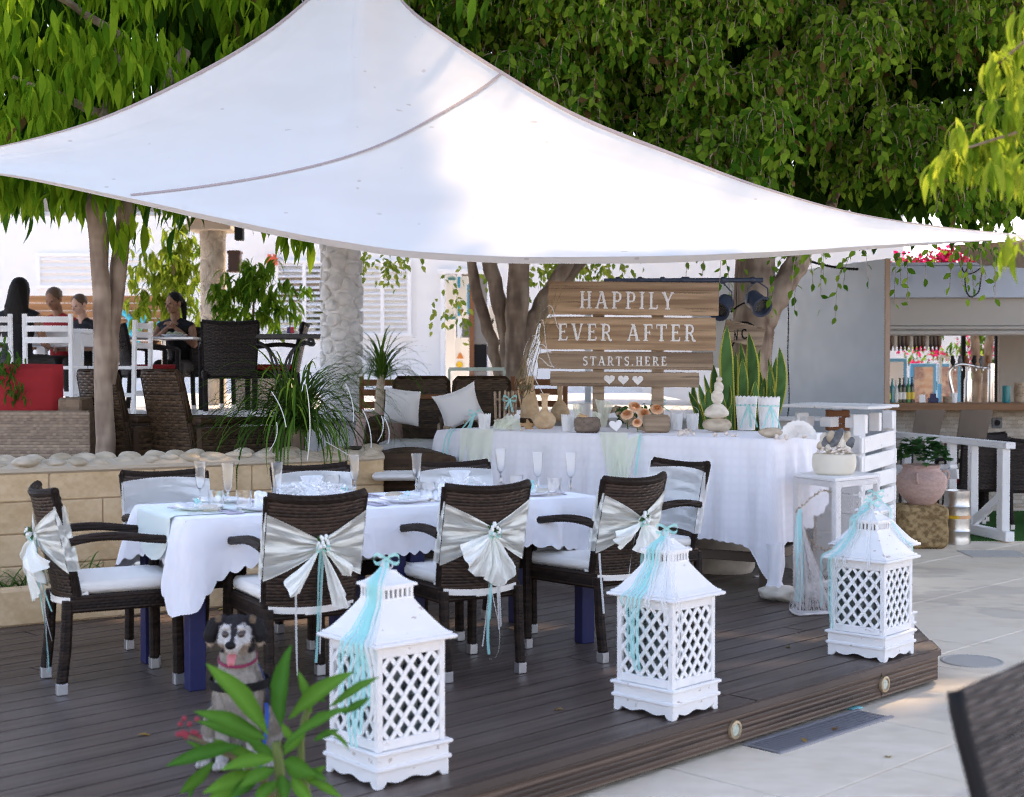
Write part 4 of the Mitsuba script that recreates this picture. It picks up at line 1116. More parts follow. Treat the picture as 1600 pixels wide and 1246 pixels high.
for i, (x, y, w) in enumerate(tips):
    d = 10.75 + 0.3 * rg.random()
    tip = px(x, y, d); bx = 1146 + (x - 1146) * 0.62 + rg.uniform(-6, 6)
    base = px(bx, 690, d + 0.05)
    nn = 14; t = np.linspace(0, 1, nn + 1)[:, None]
    bend = np.array([0.03 * rg.normal(), 0.03 * rg.normal(), 0])
    mid = base * (1 - t) + tip * t + bend * np.sin(t * PI)
    tw = rg.uniform(-0.9, 0.9) + t[:, 0] * rg.uniform(-0.6, 0.6)
    s = np.stack([np.cos(tw), np.sin(tw), 0 * tw], 1); nrm_ = np.stack([np.sin(tw), -np.cos(tw), 0 * tw], 1)
    ww = (w * 0.55 * (0.62 + 0.5 * np.sin(t[:, 0] * PI * 0.75)) * np.minimum(1, (1.001 - t[:, 0]) * 4.0) ** 0.6)[:, None]
    cols = []
    vs = []
    for u in (-1, -0.78, -0.74, 0, 0.74, 0.78, 1):
        vs.append(mid + s * u * ww - nrm_ * (0.25 * ww * u * u))
        g = np.array([0.085, 0.17, 0.055]) * (0.75 + 0.6 * rg.random((nn + 1, 1)))
        cols.append(np.tile([0.52, 0.50, 0.09], (nn + 1, 1)) if abs(u) > 0.76 else g)
    v = np.stack(vs, 1).reshape(-1, 3); c = np.stack(cols, 1).reshape(-1, 3)
    f = [(a * 7 + b_, a * 7 + b_ + 1, a * 7 + b_ + 8, a * 7 + b_ + 7) for a in range(nn) for b_ in range(6)]
    part(k, 'leaf', mk(v, f), 'm_leaf_stiff', smooth=True, color=c)

# frangipani in front of the deck: big leaves, each a part
k = thing('frangipani_plant', 'out of focus green plant with long glossy leaves in the foreground', 'plant')
fc = px(432, 1180, 3.55)
part(k, 'stem', limb([[fc[0] + 0.03, 3.52, GZ + 0.2], [fc[0] + 0.02, 3.53, 0.15], px(440, 1240, 3.55), px(432, 1160, 3.55)], 0.02, 0.012, 8, 12, 0.002, 7), solid('m_green_stem', (0.10, 0.14, 0.03), 0.6), smooth=True)
part(k, 'stem', limb([[fc[0] + 0.06, 3.56, GZ + 0.2], [fc[0] + 0.09, 3.6, 0.15], px(478, 1235, 3.62), px(487, 1095, 3.64)], 0.015, 0.008, 8, 12, 0.002, 8), 'm_green_stem', smooth=True)
part(k, 'stem', limb([[fc[0] - 0.03, 3.5, GZ + 0.2], [fc[0] - 0.05, 3.5, 0.15], px(420, 1235, 3.5), px(398, 1205, 3.5)], 0.015, 0.010, 8, 12, 0.002, 9), solid('m_brown_stem', (0.13, 0.10, 0.05), 0.7), smooth=True)
part(k, 'pot', xf(lathe([(0, 0), (0.13, 0), (0.17, 0.22), (0.185, 0.24), (0.185, 0.28), (0.165, 0.28), (0.16, 0.22), (0, 0.22)], 32), (fc[0] + 0.02, 3.55, GZ)), 'm_terracotta', smooth=35)
FL = [(580, 670, 262, 310, 100, .0, -.05), (632, 630, 690, 214, 118, .02, .02), (672, 590, 1005, 352, 92, .03, .05), (560, 690, 203, 548, 82, .0, -.09), (560, 725, 213, 598, 60, .04, .06), (640, 740, 1005, 528, 78, .0, -.04), (880, 530, 1133, 378, 46, .05, .07),
      (600, 790, 335, 845, 78, -.03, -.12), (440, 720, 58, 825, 74, .02, -.02), (655, 800, 812, 862, 92, -.02, -.1), (560, 860, 240, 965, 84, -.03, -.12), (750, 890, 945, 985, 48, .03, .0), (520, 880, 370, 1000, 60, -.04, -.14), (790, 560, 720, 345, 44, .06, .1),
      (640, 870, 660, 1010, 60, -.02, -.1), (860, 500, 760, 470, 30, .06, .04), (940, 560, 1085, 480, 36, .05, .05), (700, 700, 640, 610, 40, .05, .06), (290, 780, 160, 700, 30, .05, .1), (300, 800, 130, 960, 60, .03, .02), (230, 850, 180, 985, 46, .05, .05), (860, 640, 980, 745, 40, .05, .03), (610, 800, 470, 700, 62, .03, .07), (650, 770, 760, 660, 60, .03, .07), (600, 840, 430, 930, 70, -.05, -.16), (560, 800, 250, 720, 64, .05, .09), (690, 880, 800, 1010, 60, -.04, -.12), (760, 900, 860, 820, 44, .02, .02), (470, 900, 260, 1010, 70, -.02, -.06), (800, 700, 930, 640, 40, .06, .08), (420, 770, 300, 690, 44, .06, .1), (610, 900, 500, 1020, 66, -.06, -.16), (700, 840, 870, 900, 56, -.02, -.06)]
for i, (bx, by, tx, ty, w, d0, d1) in enumerate(FL):
    p0, p1 = px(240 + bx / 3.2, 940 + by / 3.2, 3.55 + d0), px(240 + tx / 3.2, 940 + ty / 3.2, 3.55 + d1)
    L = np.linalg.norm(p1 - p0); W = w / 3.2 * 3.55 / FPX * 1.06
    lf = leaf(1.0, 1.06 * W / L, 10, 0.24, 0.35, 0.5, 0.9)
    up = nrm(np.array([0.15, -1.0, 0.75]) + rng.normal(0, 0.32, 3))
    # turn the curved leaf so that its tip falls on p1
    v = np.asarray(lf.vertices); chord = v[-2] - v[0]; ang = math.atan2(chord[2], chord[0]); sc = L / np.linalg.norm(chord)
    v = np.asarray(lf.vertices).copy(); v[:, 2] += (meshkit.fbm(np.stack([v[:, 0] * 5 + i, v[:, 1] * 9, 0 * v[:, 0]], 1), 2, i) - 0.5) * 0.07
    lf = xf(mk(v, lf.faces), ry=ang, s=sc)
    M = frames([p0], [p1 - p0], [up], [1.0])[0]
    v = np.asarray(lf.vertices)
    kk_ = rng.random(); c = np.array([0.03, 0.10, 0.012]) * (1 - kk_) + np.array([0.085, 0.19, 0.02]) * kk_
    col = np.tile(c, (len(v), 1)); col[1::3] = c * 1.5 + 0.01
    part(k, 'leaf', app(lf, M), 'm_leaf_stiff', smooth=True, color=col)
for i in range(16):
    c = px(240 + rng.uniform(120, 235) / 3.2, 940 + rng.uniform(575, 690) / 3.2, 3.62)
    part(k, 'flower_bud', ico(0.007, c, 1), solid('m_red_bud', (0.25, 0.03, 0.05), 0.7) if i == 0 else 'm_red_bud', smooth=True)
part(k, 'stem', limb([px(290, 1150, 3.62), px(330, 1165, 3.6), px(400, 1210, 3.55)], 0.005, 0.008, 6, 8, 0.001, 11), 'm_brown_stem', smooth=True)

# ------------------------------------------------------------------ shade sail
def curve3(rows, n):
    rows = np.array(rows, float); P = np.array([px(*r) for r in rows])
    from scipy.interpolate import PchipInterpolator
    s = np.linspace(0, 1, len(P)) if rows.shape[0] < 3 else None
    d = np.r_[0, np.cumsum(np.linalg.norm(np.diff(P[:, [0, 2]], axis=0), axis=1))]; d /= d[-1]
    return PchipInterpolator(d, P), d


TOP = [(-200, 252, 8.2), (-90, 245, 8.4), (0, 229, 8.6), (140, 191, 9.0), (300, 118, 9.55), (420, 47, 10.0), (478, 0, 10.25), (530, -52, 10.45), (562, -95, 10.55), (598, -45, 10.5), (636, 8, 10.35), (700, 57, 10.15), (785, 112, 9.9), (900, 178, 9.6), (1040, 235, 9.3), (1200, 295, 9.0), (1350, 336, 8.75), (1500, 358, 8.5), (1660, 371, 8.25)]
BOT = [(-200, 254, 8.2), (-90, 262, 8.3), (0, 271, 8.32), (180, 305, 8.2), (350, 342, 8.02), (500, 372, 7.9), (660, 394, 7.8), (840, 402, 7.75), (1000, 401, 7.76), (1200, 394, 7.86), (1400, 382, 8.05), (1500, 377, 8.12), (1660, 373, 8.25)]
fT, dT = curve3(TOP, 0); fB, dB = curve3(BOT, 0)


def sail_pt(s, t):
    a, b = fB(s), fT(np.clip(s, 0, 1))
    t_ = t[..., None]
    p = a * (1 - t_) + b * t_
    sag = np.sin(t * PI) * np.sin(np.clip(s, 0, 1) * PI)
    p = p + sag[..., None] * np.array([0, 0.22, -0.10])
    # tension wrinkles that run between the corners, and a slack fold above the lower edge
    w = (meshkit.fbm(np.stack([s * 5 + t * 2.2, t * 13 - s * 7, 0 * s], -1), 3, 3) - 0.5) * 0.022 * sag ** 0.5
    w += (meshkit.fbm(np.stack([s * 34, t * 2.5, 0 * s + 5], -1), 3, 6) - 0.5) * 0.02 * np.exp(-t * 7)
    w += 0.018 * np.exp(-((t - 0.055 - 0.035 * np.sin(s * 17)) / 0.02) ** 2) * np.exp(-((s - 0.60) / 0.10) ** 2)
    p[..., 1] -= w
    return p


sk = thing('shade_sail', 'large off white shade sail stretched over the deck', 'sail')
main = grid(sail_pt, 170, 70)
part(sk, 'fabric', main, 'm_sail', smooth=True)


def flap(u, v):
    s = 0.02 + 0.96 * u
    e = fB(s)
    h = 0.036 * np.sin(np.clip((s - 0.05) / 0.9, 0, 1) * PI) ** 0.7
    h = h * (0.9 + 0.2 * meshkit.noise(np.stack([s * 9, 0 * s, 0 * s], -1), 2))
    return sail_pt(s, 0 * s) + v[..., None] * (h[..., None] * np.array([0, 1.5, -0.98])) + np.array([0, 0.002, 0]) * v[..., None]


part(sk, 'lower_hem', grid(flap, 150, 5), 'm_sail', smooth=True)


def hem(u, v):
    s = u; b = fT(s); a = sail_pt(s, 0 * s + 0.965)
    k = nrm(np.array([0, -1, 0.2]))
    tdir = b - a; ln = np.linalg.norm(tdir, axis=-1, keepdims=True) + 1e-6
    w = np.minimum(0.05, ln * 0.9)
    return b - tdir / ln * w * v[..., None] + np.array([0, -0.006, 0.002])


part(sk, 'edge_tape', grid(hem, 240, 3), 'm_sail_hem', smooth=True)
from scipy.interpolate import LinearNDInterpolator
vv = np.asarray(main.vertices)
xs, ys = 800 + vv[:, 0] / vv[:, 1] * FPX, None
cam = vv - np.array([0, 0, CZ]); f_ = np.array([0, math.cos(PITCH), -math.sin(PITCH)]); u_ = np.array([0, math.sin(PITCH), math.cos(PITCH)])
PX = np.stack([800 + FPX * cam[:, 0] / (cam @ f_), 623 - FPX * (cam @ u_) / (cam @ f_)], 1)
surf = LinearNDInterpolator(PX, vv)
seam2 = smooth_path([(x, y, 0) for x, y in ((783, 116), (740, 148), (690, 178), (620, 216), (530, 250), (440, 272), (350, 288), (270, 299), (205, 306))], 90)[:, :2]
seam = surf(seam2); seam = seam[~np.isnan(seam[:, 0])]
d_ = np.gradient(seam, axis=0); nn_ = np.cross(d_, [0, -0.75, 0.65]); nn_ /= np.linalg.norm(nn_, axis=1, keepdims=True)
part(sk, 'seam', ribbon(seam + np.array([0, -0.008, 0.004]), 0.022, nn_), 'm_sail_hem')
for a, b in ((px(-200, 253, 8.2), (-6.0, 7.9, 2.9)), (px(1660, 372, 8.25), (5.0, 7.12, 2.2)), (px(562, -95, 10.55), px(700, -260, 12.4))):
    part(sk, 'rope', tube([a, b], 0.008, 6), 'm_net')


# ------------------------------------------------------------------ draped cloths
def drape(L, D, top, drop, nv=14, step=0.0125, flare=0.03, corner=(0.1, 0.09, 0.10), folds=(), scal=(0.011, 0.05), R=0.025, seed=0, top_noise=0.002):
    """A cloth over an L x D top (local frame 0..L, 0..D). drop(s, side): hem length at arc s; corner = (extra drop, reach, outward) at each corner."""
    ring = sg.box(0, 0, L, D).buffer(-R).buffer(R, quad_segs=10).exterior
    n = int(ring.length / step)
    pts = []
    tot = ring.length
    cs = [(0, 0), (L, 0), (L, D), (0, D)]
    S = np.linspace(0, tot, n, endpoint=False)
    P = np.array([ring.interpolate(s).coords[0] for s in S])
    if sg.LinearRing(ring.coords).is_ccw is False:
        P = P[::-1]
    tg = np.roll(P, -1, 0) - np.roll(P, 1, 0); tg /= np.linalg.norm(tg, axis=1, keepdims=True)
    N = np.stack([tg[:, 1], -tg[:, 0]], 1)
    arc = np.r_[0, np.cumsum(np.linalg.norm(np.diff(P, axis=0), axis=1))]
    H = np.array([drop(p, nn) for p, nn in zip(P, N)])
    out = np.zeros(n)
    for i, c in enumerate(cs):
        ex, reach, ow = corner[i] if isinstance(corner[0], (tuple, list)) else corner
        dist = np.linalg.norm(P - c, axis=1)
        H = H + ex * np.exp(-(dist / reach) ** 1.05)
        out = out + ow * np.exp(-(dist / (reach * 0.8)) ** 2) - 0.035 * np.exp(-((dist - reach * 1.7) / (reach * 0.6)) ** 2)
    rg = np.random.default_rng(seed)
    for k in range(14):
        a, l, ph = rg.uniform(0.2, 1.0), rg.uniform(0.12, 0.5), rg.uniform(0, 6)
        out = out + flare * 0.22 * a * np.sin(arc / l * 2 * PI * (tot / l // 1) * l / tot * 1.0 + ph)
    for s0, w, am in folds:
        q = np.minimum(abs(arc - s0), tot - abs(arc - s0)); out = out + am * np.exp(-(q / w) ** 2)
    H = H + scal[0] * np.abs(np.sin(arc / scal[1] * PI)) - scal[0]
    V, UV = [], []
    ctr = np.array([L / 2, D / 2])
    for sc in (0.0, 0.35, 0.7, 0.9, 0.975, 0.992):
        q = ctr + (P - ctr) * sc
        z = top + (meshkit.noise(np.stack([q[:, 0] * 6, q[:, 1] * 6, 0 * arc], 1), seed) - 0.5) * top_noise * 2
        V.append(np.stack([q[:, 0], q[:, 1], z], 1)); UV.append(q)
    r = 0.010
    for i in range(nv + 1):
        f = i / nv
        if i == 0:
            q = P; z = np.full(n, top - 0.003); o = P
        else:
            o = P + N * (r + np.maximum(flare * 0.2 + out, -0.004) * f ** 0.85)[:, None]
            z = top - 0.012 - (H - 0.012) * f
        V.append(np.stack([o[:, 0], o[:, 1], np.broadcast_to(z, (n,))], 1)); UV.append(P + N * (H * f)[:, None])
    k = len(V); v = np.vstack(V)
    j = np.arange(n); jn = (j + 1) % n
    f = np.vstack([np.stack([i * n + j, i * n + jn, (i + 1) * n + jn, (i + 1) * n + j], 1) for i in range(k - 1)])
    return mk(v, f), np.vstack(UV)


# ------------------------------------------------------------------ display table
DT = np.array([1.57, 8.5, 0.0]); da = math.atan2(0.515, -0.857)        # local x runs left and back along the front, from the near right corner
DX, DYv = np.array([-0.857, 0.515, 0]), np.array([0.515, 0.857, 0])
DM = np.eye(4); DM[:3, 0], DM[:3, 1], DM[:3, 2], DM[:3, 3] = -DX, DYv, [0, 0, 1], DT + DX * 2.45      # x: left end -> right end, y: back
DL_, DD, DZ = 2.45, 1.0, 0.97
tk = thing('display_table', 'tall wooden table frame under the long white display cloth', 'table')
part(tk, 'tabletop', app(box(DL_ - 0.02, DD - 0.02, 0.03, (DL_ / 2, DD / 2, DZ - 0.025)), DM), 'm_table_wood')
for x, y in ((0.08, 0.08), (DL_ - 0.08, 0.12), (0.08, DD - 0.08), (DL_ - 0.08, DD - 0.06)):
    part(tk, 'leg', app(box(0.065, 0.065, DZ - 0.05, (x, y, (DZ - 0.05) / 2), b=0.004), DM), 'm_table_wood')
for a, b in (((0.08, 0.08), (DL_ - 0.08, 0.12)), ((DL_ - 0.08, 0.12), (DL_ - 0.08, DD - 0.06)), ((0.08, DD - 0.08), (DL_ - 0.08, DD - 0.06))):
    part(tk, 'stretcher', app(beam([*a, 0.23], [*b, 0.23], 0.035, 0.06, b=0.004), DM), 'm_table_wood')


def d_drop(p, n):
    x, y = p
    if abs(n[1]) > abs(n[0]):
        return 0.66 + 0.03 * math.sin(x * 2.1) if n[1] < 0 else 0.35
    return (0.70 - 0.22 * y) if n[0] > 0 else 0.42


mesh, uv = drape(DL_, DD, DZ, d_drop, nv=16, flare=0.10, corner=((0.0, 0.1, 0.06), (0.28, 0.075, 0.055), (0.0, 0.1, 0.03), (0, 0.1, 0.05)),
                 folds=((0.35, 0.10, 0.03), (0.75, 0.07, 0.02), (1.15, 0.05, 0.03), (1.75, 0.2, 0.015), (2.2, 0.05, -0.02), (2.62, 0.06, 0.03), (2.85, 0.05, -0.02), (3.1, 0.06, 0.035), (6.75, 0.08, 0.05), (6.5, 0.06, 0.04)), seed=4)
one('display_tablecloth', 'long white scalloped cloth hanging deep over the tall display table', 'tablecloth', app(mesh, DM), 'm_cloth_check', smooth=True, uv=uv)
tail = [np.array([DL_ + 0.015, -0.015, 0.30]), np.array([DL_ + 0.02, -0.02, 0.18]), np.array([DL_ + 0.03, -0.02, 0.08])]
def tailf(u, v):
    a = v * 2 * PI; r = 0.05 - 0.012 * np.sin(u * 3) + 0.05 * np.maximum(u - 0.72, 0) * 2
    r = r * (1 + 0.22 * np.sin(a * 4 + u * 5))
    return np.stack([DL_ + 0.01 + 0.03 * u + r * np.cos(a), -0.02 - 0.02 * u + r * np.sin(a), 0.34 - 0.31 * u], -1)
m = grid(tailf, 24, 40)
one('cloth_corner_tail', 'twisted hanging corner of the display cloth weighted by a stone', 'cloth', app(m, DM), 'm_cloth', smooth=True, uv=np.asarray(m.vertices)[:, [0, 2]])
q = np.array([DL_ + 0.055, -0.06, 0.045]); c = DM[:3, :3] @ q + DM[:3, 3]
one('corner_stone', 'pale rough stone on the deck holding down the cloth corner', 'stone', pebble(1, c, (0.115, 0.075, 0.052), 3, 0.4, 2), 'm_stone_pale', smooth=40)
c = gp(1130, 892, 0.0)
one('round_planter_tub', 'low round beige planter tub standing under the display table', 'planter', xf(lathe([(0, 0), (0.2, 0), (0.215, 0.03), (0.225, 0.2), (0.21, 0.26), (0.18, 0.26), (0.17, 0.2), (0, 0.2)], 32), c), 'm_beige_stone', smooth=35)
c = gp(1183, 902, 0.0)
one('crumpled_wrapper', 'small silvery scrap lying on the deck under the display table', 'litter', cat(xf(box(0.045, 0.03, 0.012, b=0.003), c + [0, 0, 0.006], rz=0.4), xf(box(0.02, 0.025, 0.012, b=0.003), c + [0.02, 0.01, 0.015], rz=1.1)), 'm_alu')


def on(x, y, z=DZ + 0.004):
    while (gp(x, y, z) - DM[:3, 3]) @ DYv < 0.075: y -= 0.5
    return gp(x, y, z)


def sz(n, p):
    return n * p[1] / FPX


# jugs and bottle
tp = 'terracotta vessel'
c = on(828, 664)
k = thing('terracotta_jug', 'tall tan clay jug with a handle holding dried reeds', 'jug')
part(k, 'body', xf(lathe([(0, 0), (0.058, 0), (0.066, 0.02), (0.072, 0.06), (0.07, 0.11), (0.058, 0.18), (0.042, 0.235), (0.030, 0.27), (0.028, 0.31), (0.034, 0.345), (0.044, 0.362), (0.041, 0.364), (0.03, 0.345), (0.02, 0.3), (0, 0.3)], 36), c), 'm_terracotta', smooth=50)
part(k, 'handle', tube(smooth_path([c + [-0.026, 0, 0.325], c + [-0.065, 0, 0.318], c + [-0.085, 0, 0.27], c + [-0.078, 0, 0.20], c + [-0.064, 0, 0.13], c + [-0.068, 0, 0.05]], 22), 0.0065, 8), 'm_terracotta', smooth=True)
rg = np.random.default_rng(90)
k = thing('dried_reed_bundle', 'bundle of dried brown reeds leaning from the clay jug against the sign', 'dried plants')
for i in range(17):
    tx, ty = rg.uniform(840, 884), rg.uniform(428, 520)
    p = smooth_path([c + [rg.normal(0, .01), rg.normal(0, .008), 0.30], px(836 + rg.normal(0, 4), 545 + rg.normal(0, 8), 9.9), px((tx + 840) / 2, (ty + 535) / 2, 10.0), px(tx, ty, 10.15 + rg.uniform(-.08, .1))], 12)
    part(k, 'stem', tube(p, np.linspace(0.0028, 0.0012, 12), 5), ('m_reed' if 'm_reed' in scene else solid('m_reed', vary((0.16, 0.13, 0.06), (0.34, 0.26, 0.14), 0.05), 0.8)), smooth=True)
for i, pts in enumerate((((848, 488), (860, 478), (868, 500), (874, 515)), ((838, 508), (846, 500), (852, 530), (862, 552)), ((833, 545), (850, 540), (858, 560), (866, 575)), ((842, 552), (832, 575), (840, 600), (850, 618)), ((835, 575), (845, 560), (858, 572), (870, 570)), ((818, 555), (822, 540), (832, 525), (842, 545)))):
    one('white_string', f'thin white curled string in the dried reeds, {("at the top", "second from the top", "third from the top", "lowest, trailing beside the jug", "short and level", "leftmost")[i]}', 'string', ribbon(smooth_path([px(x, y, 9.85) for x, y in pts], 16), 0.006, nrm([0.6, 0.2, 0.7])), 'm_white_ribbon')
c = on(851, 670)
one('terracotta_vase', 'small squat clay vase with a slim neck in front of the jug', 'vase', xf(lathe([(0, 0), (0.045, 0), (0.065, 0.015), (0.080, 0.05), (0.078, 0.075), (0.055, 0.105), (0.026, 0.125), (0.021, 0.15), (0.022, 0.21), (0.033, 0.238), (0.036, 0.245), (0.03, 0.246), (0.018, 0.21), (0, 0.2)], 36), c), 'm_terracotta', smooth=50)
c = on(875, 659)
one('terracotta_bottle', 'round bodied clay bottle with a long neck', 'bottle', xf(lathe([(0, 0), (0.05, 0), (0.07, 0.02), (0.079, 0.06), (0.07, 0.10), (0.045, 0.14), (0.022, 0.17), (0.019, 0.2), (0.022, 0.27), (0.031, 0.285), (0.031, 0.292), (0.018, 0.27), (0, 0.26)], 36), c), 'm_terracotta', smooth=50)


def lace_pot(r0, r1, h, n=14, tooth=0.1):
    nu = n * 8; a = np.arange(nu) * 2 * PI / nu
    tri = np.abs(((a * n / (2 * PI)) % 1) - 0.5) * 2
    rows = []
    for f in np.linspace(0, 1, 9):
        z = h * f * (1 - tooth) if f < 1 else h * (1 - tooth) + h * tooth * tri
        r = r0 + (r1 - r0) * f + 0.0014 * np.sin(a * n) * np.sin(f * 22)
        rows.append(np.stack([r * np.cos(a), r * np.sin(a), np.broadcast_to(z, (nu,))], 1))
    inner = [np.stack([(np.linalg.norm(q[:, :2], axis=1) - 0.003) * np.cos(a), (np.linalg.norm(q[:, :2], axis=1) - 0.003) * np.sin(a), np.maximum(q[:, 2], 0.004)], 1) for q in rows[::-1]]
    V = [np.zeros((nu, 3)) + [0, 0, 0.0]] + rows + inner + [np.zeros((nu, 3)) + [0, 0, 0.004]]
    j = np.arange(nu); jn = (j + 1) % nu
    f = np.vstack([np.stack([i * nu + j, i * nu + jn, (i + 1) * nu + jn, (i + 1) * nu + j], 1) for i in range(len(V) - 1)])
    return mk(np.vstack(V), f)


bumped('m_lace', (0.80, 0.80, 0.795), mikit.proc(lambda p, n, uv: noise(p.x * 160, p.y * 160, p.z * 160)), 0.003, 0.6, 0.3)
pot_s, pot_t = lace_pot(0.036, 0.044, 0.115), lace_pot(0.058, 0.075, 0.235, 16, 0.05)
for x, y, lab, hd in ((757, 690, 'beside the driftwood at the left end of the table', 0), (887, 674, 'in front of the clay bottle', 0), (914, 662, 'behind the first wooden block', 0), (1057, 672, 'left one of the pair with wire handles', 1), (1082, 672, 'right one of the pair with wire handles', 1)):
    c = on(x, y) if x != 914 else on(914, 664)
    if x == 914: c[2] += 0.05
    k = thing('lace_pot', f'small zigzag rimmed white pot, {lab}', 'pot', 'small zigzag rimmed pots')
    part(k, 'body', xf(pot_s, c), 'm_lace', smooth=35)
    if hd: part(k, 'handle', tube(smooth_path([c + [-0.042, 0, 0.10], c + [-0.03, 0, 0.145], c + [0, 0, 0.16], c + [0.03, 0, 0.145], c + [0.042, 0, 0.10]], 14), 0.0016, 5), 'm_steel', smooth=True)
    if x == 914: one('pot_riser', 'small pale block lifting the pot behind the wooden block', 'block', box(0.09, 0.08, 0.05, c - [0, 0, 0.025], b=0.004), 'm_stone_pale')
for x, y, lab in ((1166, 672, 'left'), (1201, 674, 'right')):
    c = on(x, y)
    k = thing('tall_lace_pot', f'taller white scalloped pot tied with aqua ribbon, {lab} one of the two', 'pot', 'tall scalloped pots')
    part(k, 'body', xf(pot_t, c), 'm_lace', smooth=35)
    a = np.linspace(0, 2 * PI, 40)
    part(k, 'ribbon', ribbon(c + np.stack([0.0715 * np.cos(a), 0.0715 * np.sin(a), 0 * a + 0.172], 1), 0.014, (0, 0, 1)), 'm_aqua')
    for s in (-0.03, 0.012, 0.04):
        part(k, 'ribbon_tail', ribbon(smooth_path([c + [0.0, -0.075, 0.172], c + [s * 0.6, -0.08, 0.12], c + [s * 1.3, -0.073, 0.06], c + [s * 1.6, -0.07, 0.02]], 10), 0.012, (1, 0, 0)), 'm_aqua')

# picket frame holder
c = on(790, 668)
k = thing('picket_holder', 'rustic holder of upright grey sticks tied with an aqua bow', 'holder')
for i, (dx, dy) in enumerate(((-0.075, 0), (-0.042, -0.01), (-0.008, -0.012), (0.024, -0.012), (0.055, -0.006), (0.072, 0.04), (-0.07, 0.06), (0.0, 0.07), (0.04, 0.07))):
    part(k, 'stick', xf(box(0.014, 0.012, 0.255 + 0.01 * (i % 3), b=0.003), c + [dx, dy, 0.128], ry=0.03 * (i % 3 - 1)), 'm_sign_wood_grey')
for z in (0.06, 0.2):
    part(k, 'rail', box(0.16, 0.01, 0.012, c + [0, 0.006, z]), 'm_sign_wood_grey')


def bow(name, label, c, s, m='m_aqua', tails=((-0.03, -0.07), (0.02, -0.09)), yaw=0.0, parent=None):
    k = parent or thing(name, label, 'ribbon')
    for sd in (-1, 1):
        a = np.linspace(0, PI, 14)
        p = np.stack([sd * (np.sin(a) * 0.9) * s, -0.25 * s * np.sin(a * 2), (0.35 * np.sin(a * 2) + 0.18 * np.sin(a)) * s], 1)
        part(k, 'loop', app(ribbon(p, s * 0.42 * (0.4 + 0.6 * np.sin(a)), nrm([0.1, -0.5, 0.85])), mat4(c, rz=yaw)), m)
    for tx, tz in tails:
        p = smooth_path([[0, 0, 0], [tx * 0.4, -0.012, tz * 0.4], [tx, -0.006, tz]], 10)
        part(k, 'tail', app(ribbon(p, s * 0.3, (0.95, -0.2, 0)), mat4(c, rz=yaw)), m)
    part(k, 'knot', ico(s * 0.16, c + [0, -0.01 * s, 0], 1), m, smooth=True)
    return k


bow('aqua_bow', 'aqua ribbon bow tied to the picket holder', on(790, 668) + [0.03, -0.03, 0.20], 0.055)
bow('aqua_bow', 'aqua ribbon bow on the driftwood at the left end', on(742, 668) + [0.0, -0.05, 0.10], 0.05, tails=((-0.10, -0.12), (-0.14, -0.30), (-0.06, -0.2)))
bow('aqua_bow', 'aqua ribbon bow on the rose arrangement', on(1028, 664) + [0.0, -0.03, 0.16], 0.06, tails=((-0.09, -0.11), (-0.1, -0.2), (0.08, -0.06)))


def drift(pts, r, seed):
    m = tube(smooth_path(pts, 14), np.interp(np.linspace(0, 1, 14), [0, 0.3, 0.7, 1], [r * 0.4, r, r * 0.8, r * 0.25]), 10)
    v = np.asarray(m.vertices); return mk(v + (meshkit.fbm(v * 28, 3, seed)[:, None] - 0.5) * r * 1.1 * np.sign(rng.normal(size=3)), m.faces)


one('driftwood_piece', 'pointed pale driftwood piece at the left end of the display table', 'driftwood', cat(drift([on(704, 670), on(716, 662) + [0, 0, 0.02], on(735, 664) + [0, 0, 0.04], on(750, 668) + [0, 0, 0.02]], 0.035, 1), drift([on(728, 668) + [0, 0, 0.03], on(737, 660) + [0, 0, 0.08], on(745, 662) + [0, 0, 0.1]], 0.03, 2)), 'm_driftwood', smooth=True)
one('driftwood_piece', 'curved driftwood slab leaning beside the peach roses', 'driftwood', cat(drift([on(962, 665) + [0, 0, 0.13], on(972, 668) + [0, -0.02, 0.10], on(988, 672) + [0, -0.03, 0.06], on(1003, 676) + [0, 0, 0.03]], 0.045, 3), drift([on(948, 662) + [0, 0, 0.03], on(955, 660) + [0, 0, 0.10], on(968, 660) + [0, 0, 0.11]], 0.035, 4)), 'm_driftwood', smooth=True)
for x, w, h, lab in ((918, 0.165, 0.10, 'dark end grain wooden block with a starfish on top'), (1026, 0.175, 0.115, 'rounded grey wooden block under the roses')):
    c = on(x, 676)
    one('wooden_block', lab, 'wood block', xf(box(w, 0.12, h, b=0.014), c + [0, 0.03, h / 2], rz=-0.05), 'm_sign_wood_grey' if x > 1000 else 'm_dark_block' if 'm_dark_block' in scene else wood('m_dark_block', (0.09, 0.065, 0.05), (0.24, 0.19, 0.15), along=1, s=1.2))


def star(c, r, tilt, seed):
    rg = np.random.default_rng(seed); pts = []
    for i in range(10):
        a = i * PI / 5 + 0.3; q = r * (1 if i % 2 == 0 else 0.38) * rg.uniform(0.9, 1.1); pts.append((q * math.cos(a), q * math.sin(a)))
    p = sg.Polygon(pts).buffer(r * 0.08, quad_segs=3)
    ring = np.array(p.exterior.coords)[:-1]; n = len(ring)
    v = np.vstack([np.c_[ring, np.zeros(n)], np.c_[ring * 0.7, np.full(n, r * 0.16)], [[0, 0, r * 0.28]]])
    f = [(i, (i + 1) % n, n + (i + 1) % n) for i in range(n)] + [(i, n + (i + 1) % n, n + i) for i in range(n)] + [(n + i, n + (i + 1) % n, 2 * n) for i in range(n)]
    return xf(mk(v, f), c, rx=tilt, rz=0.3 * seed)


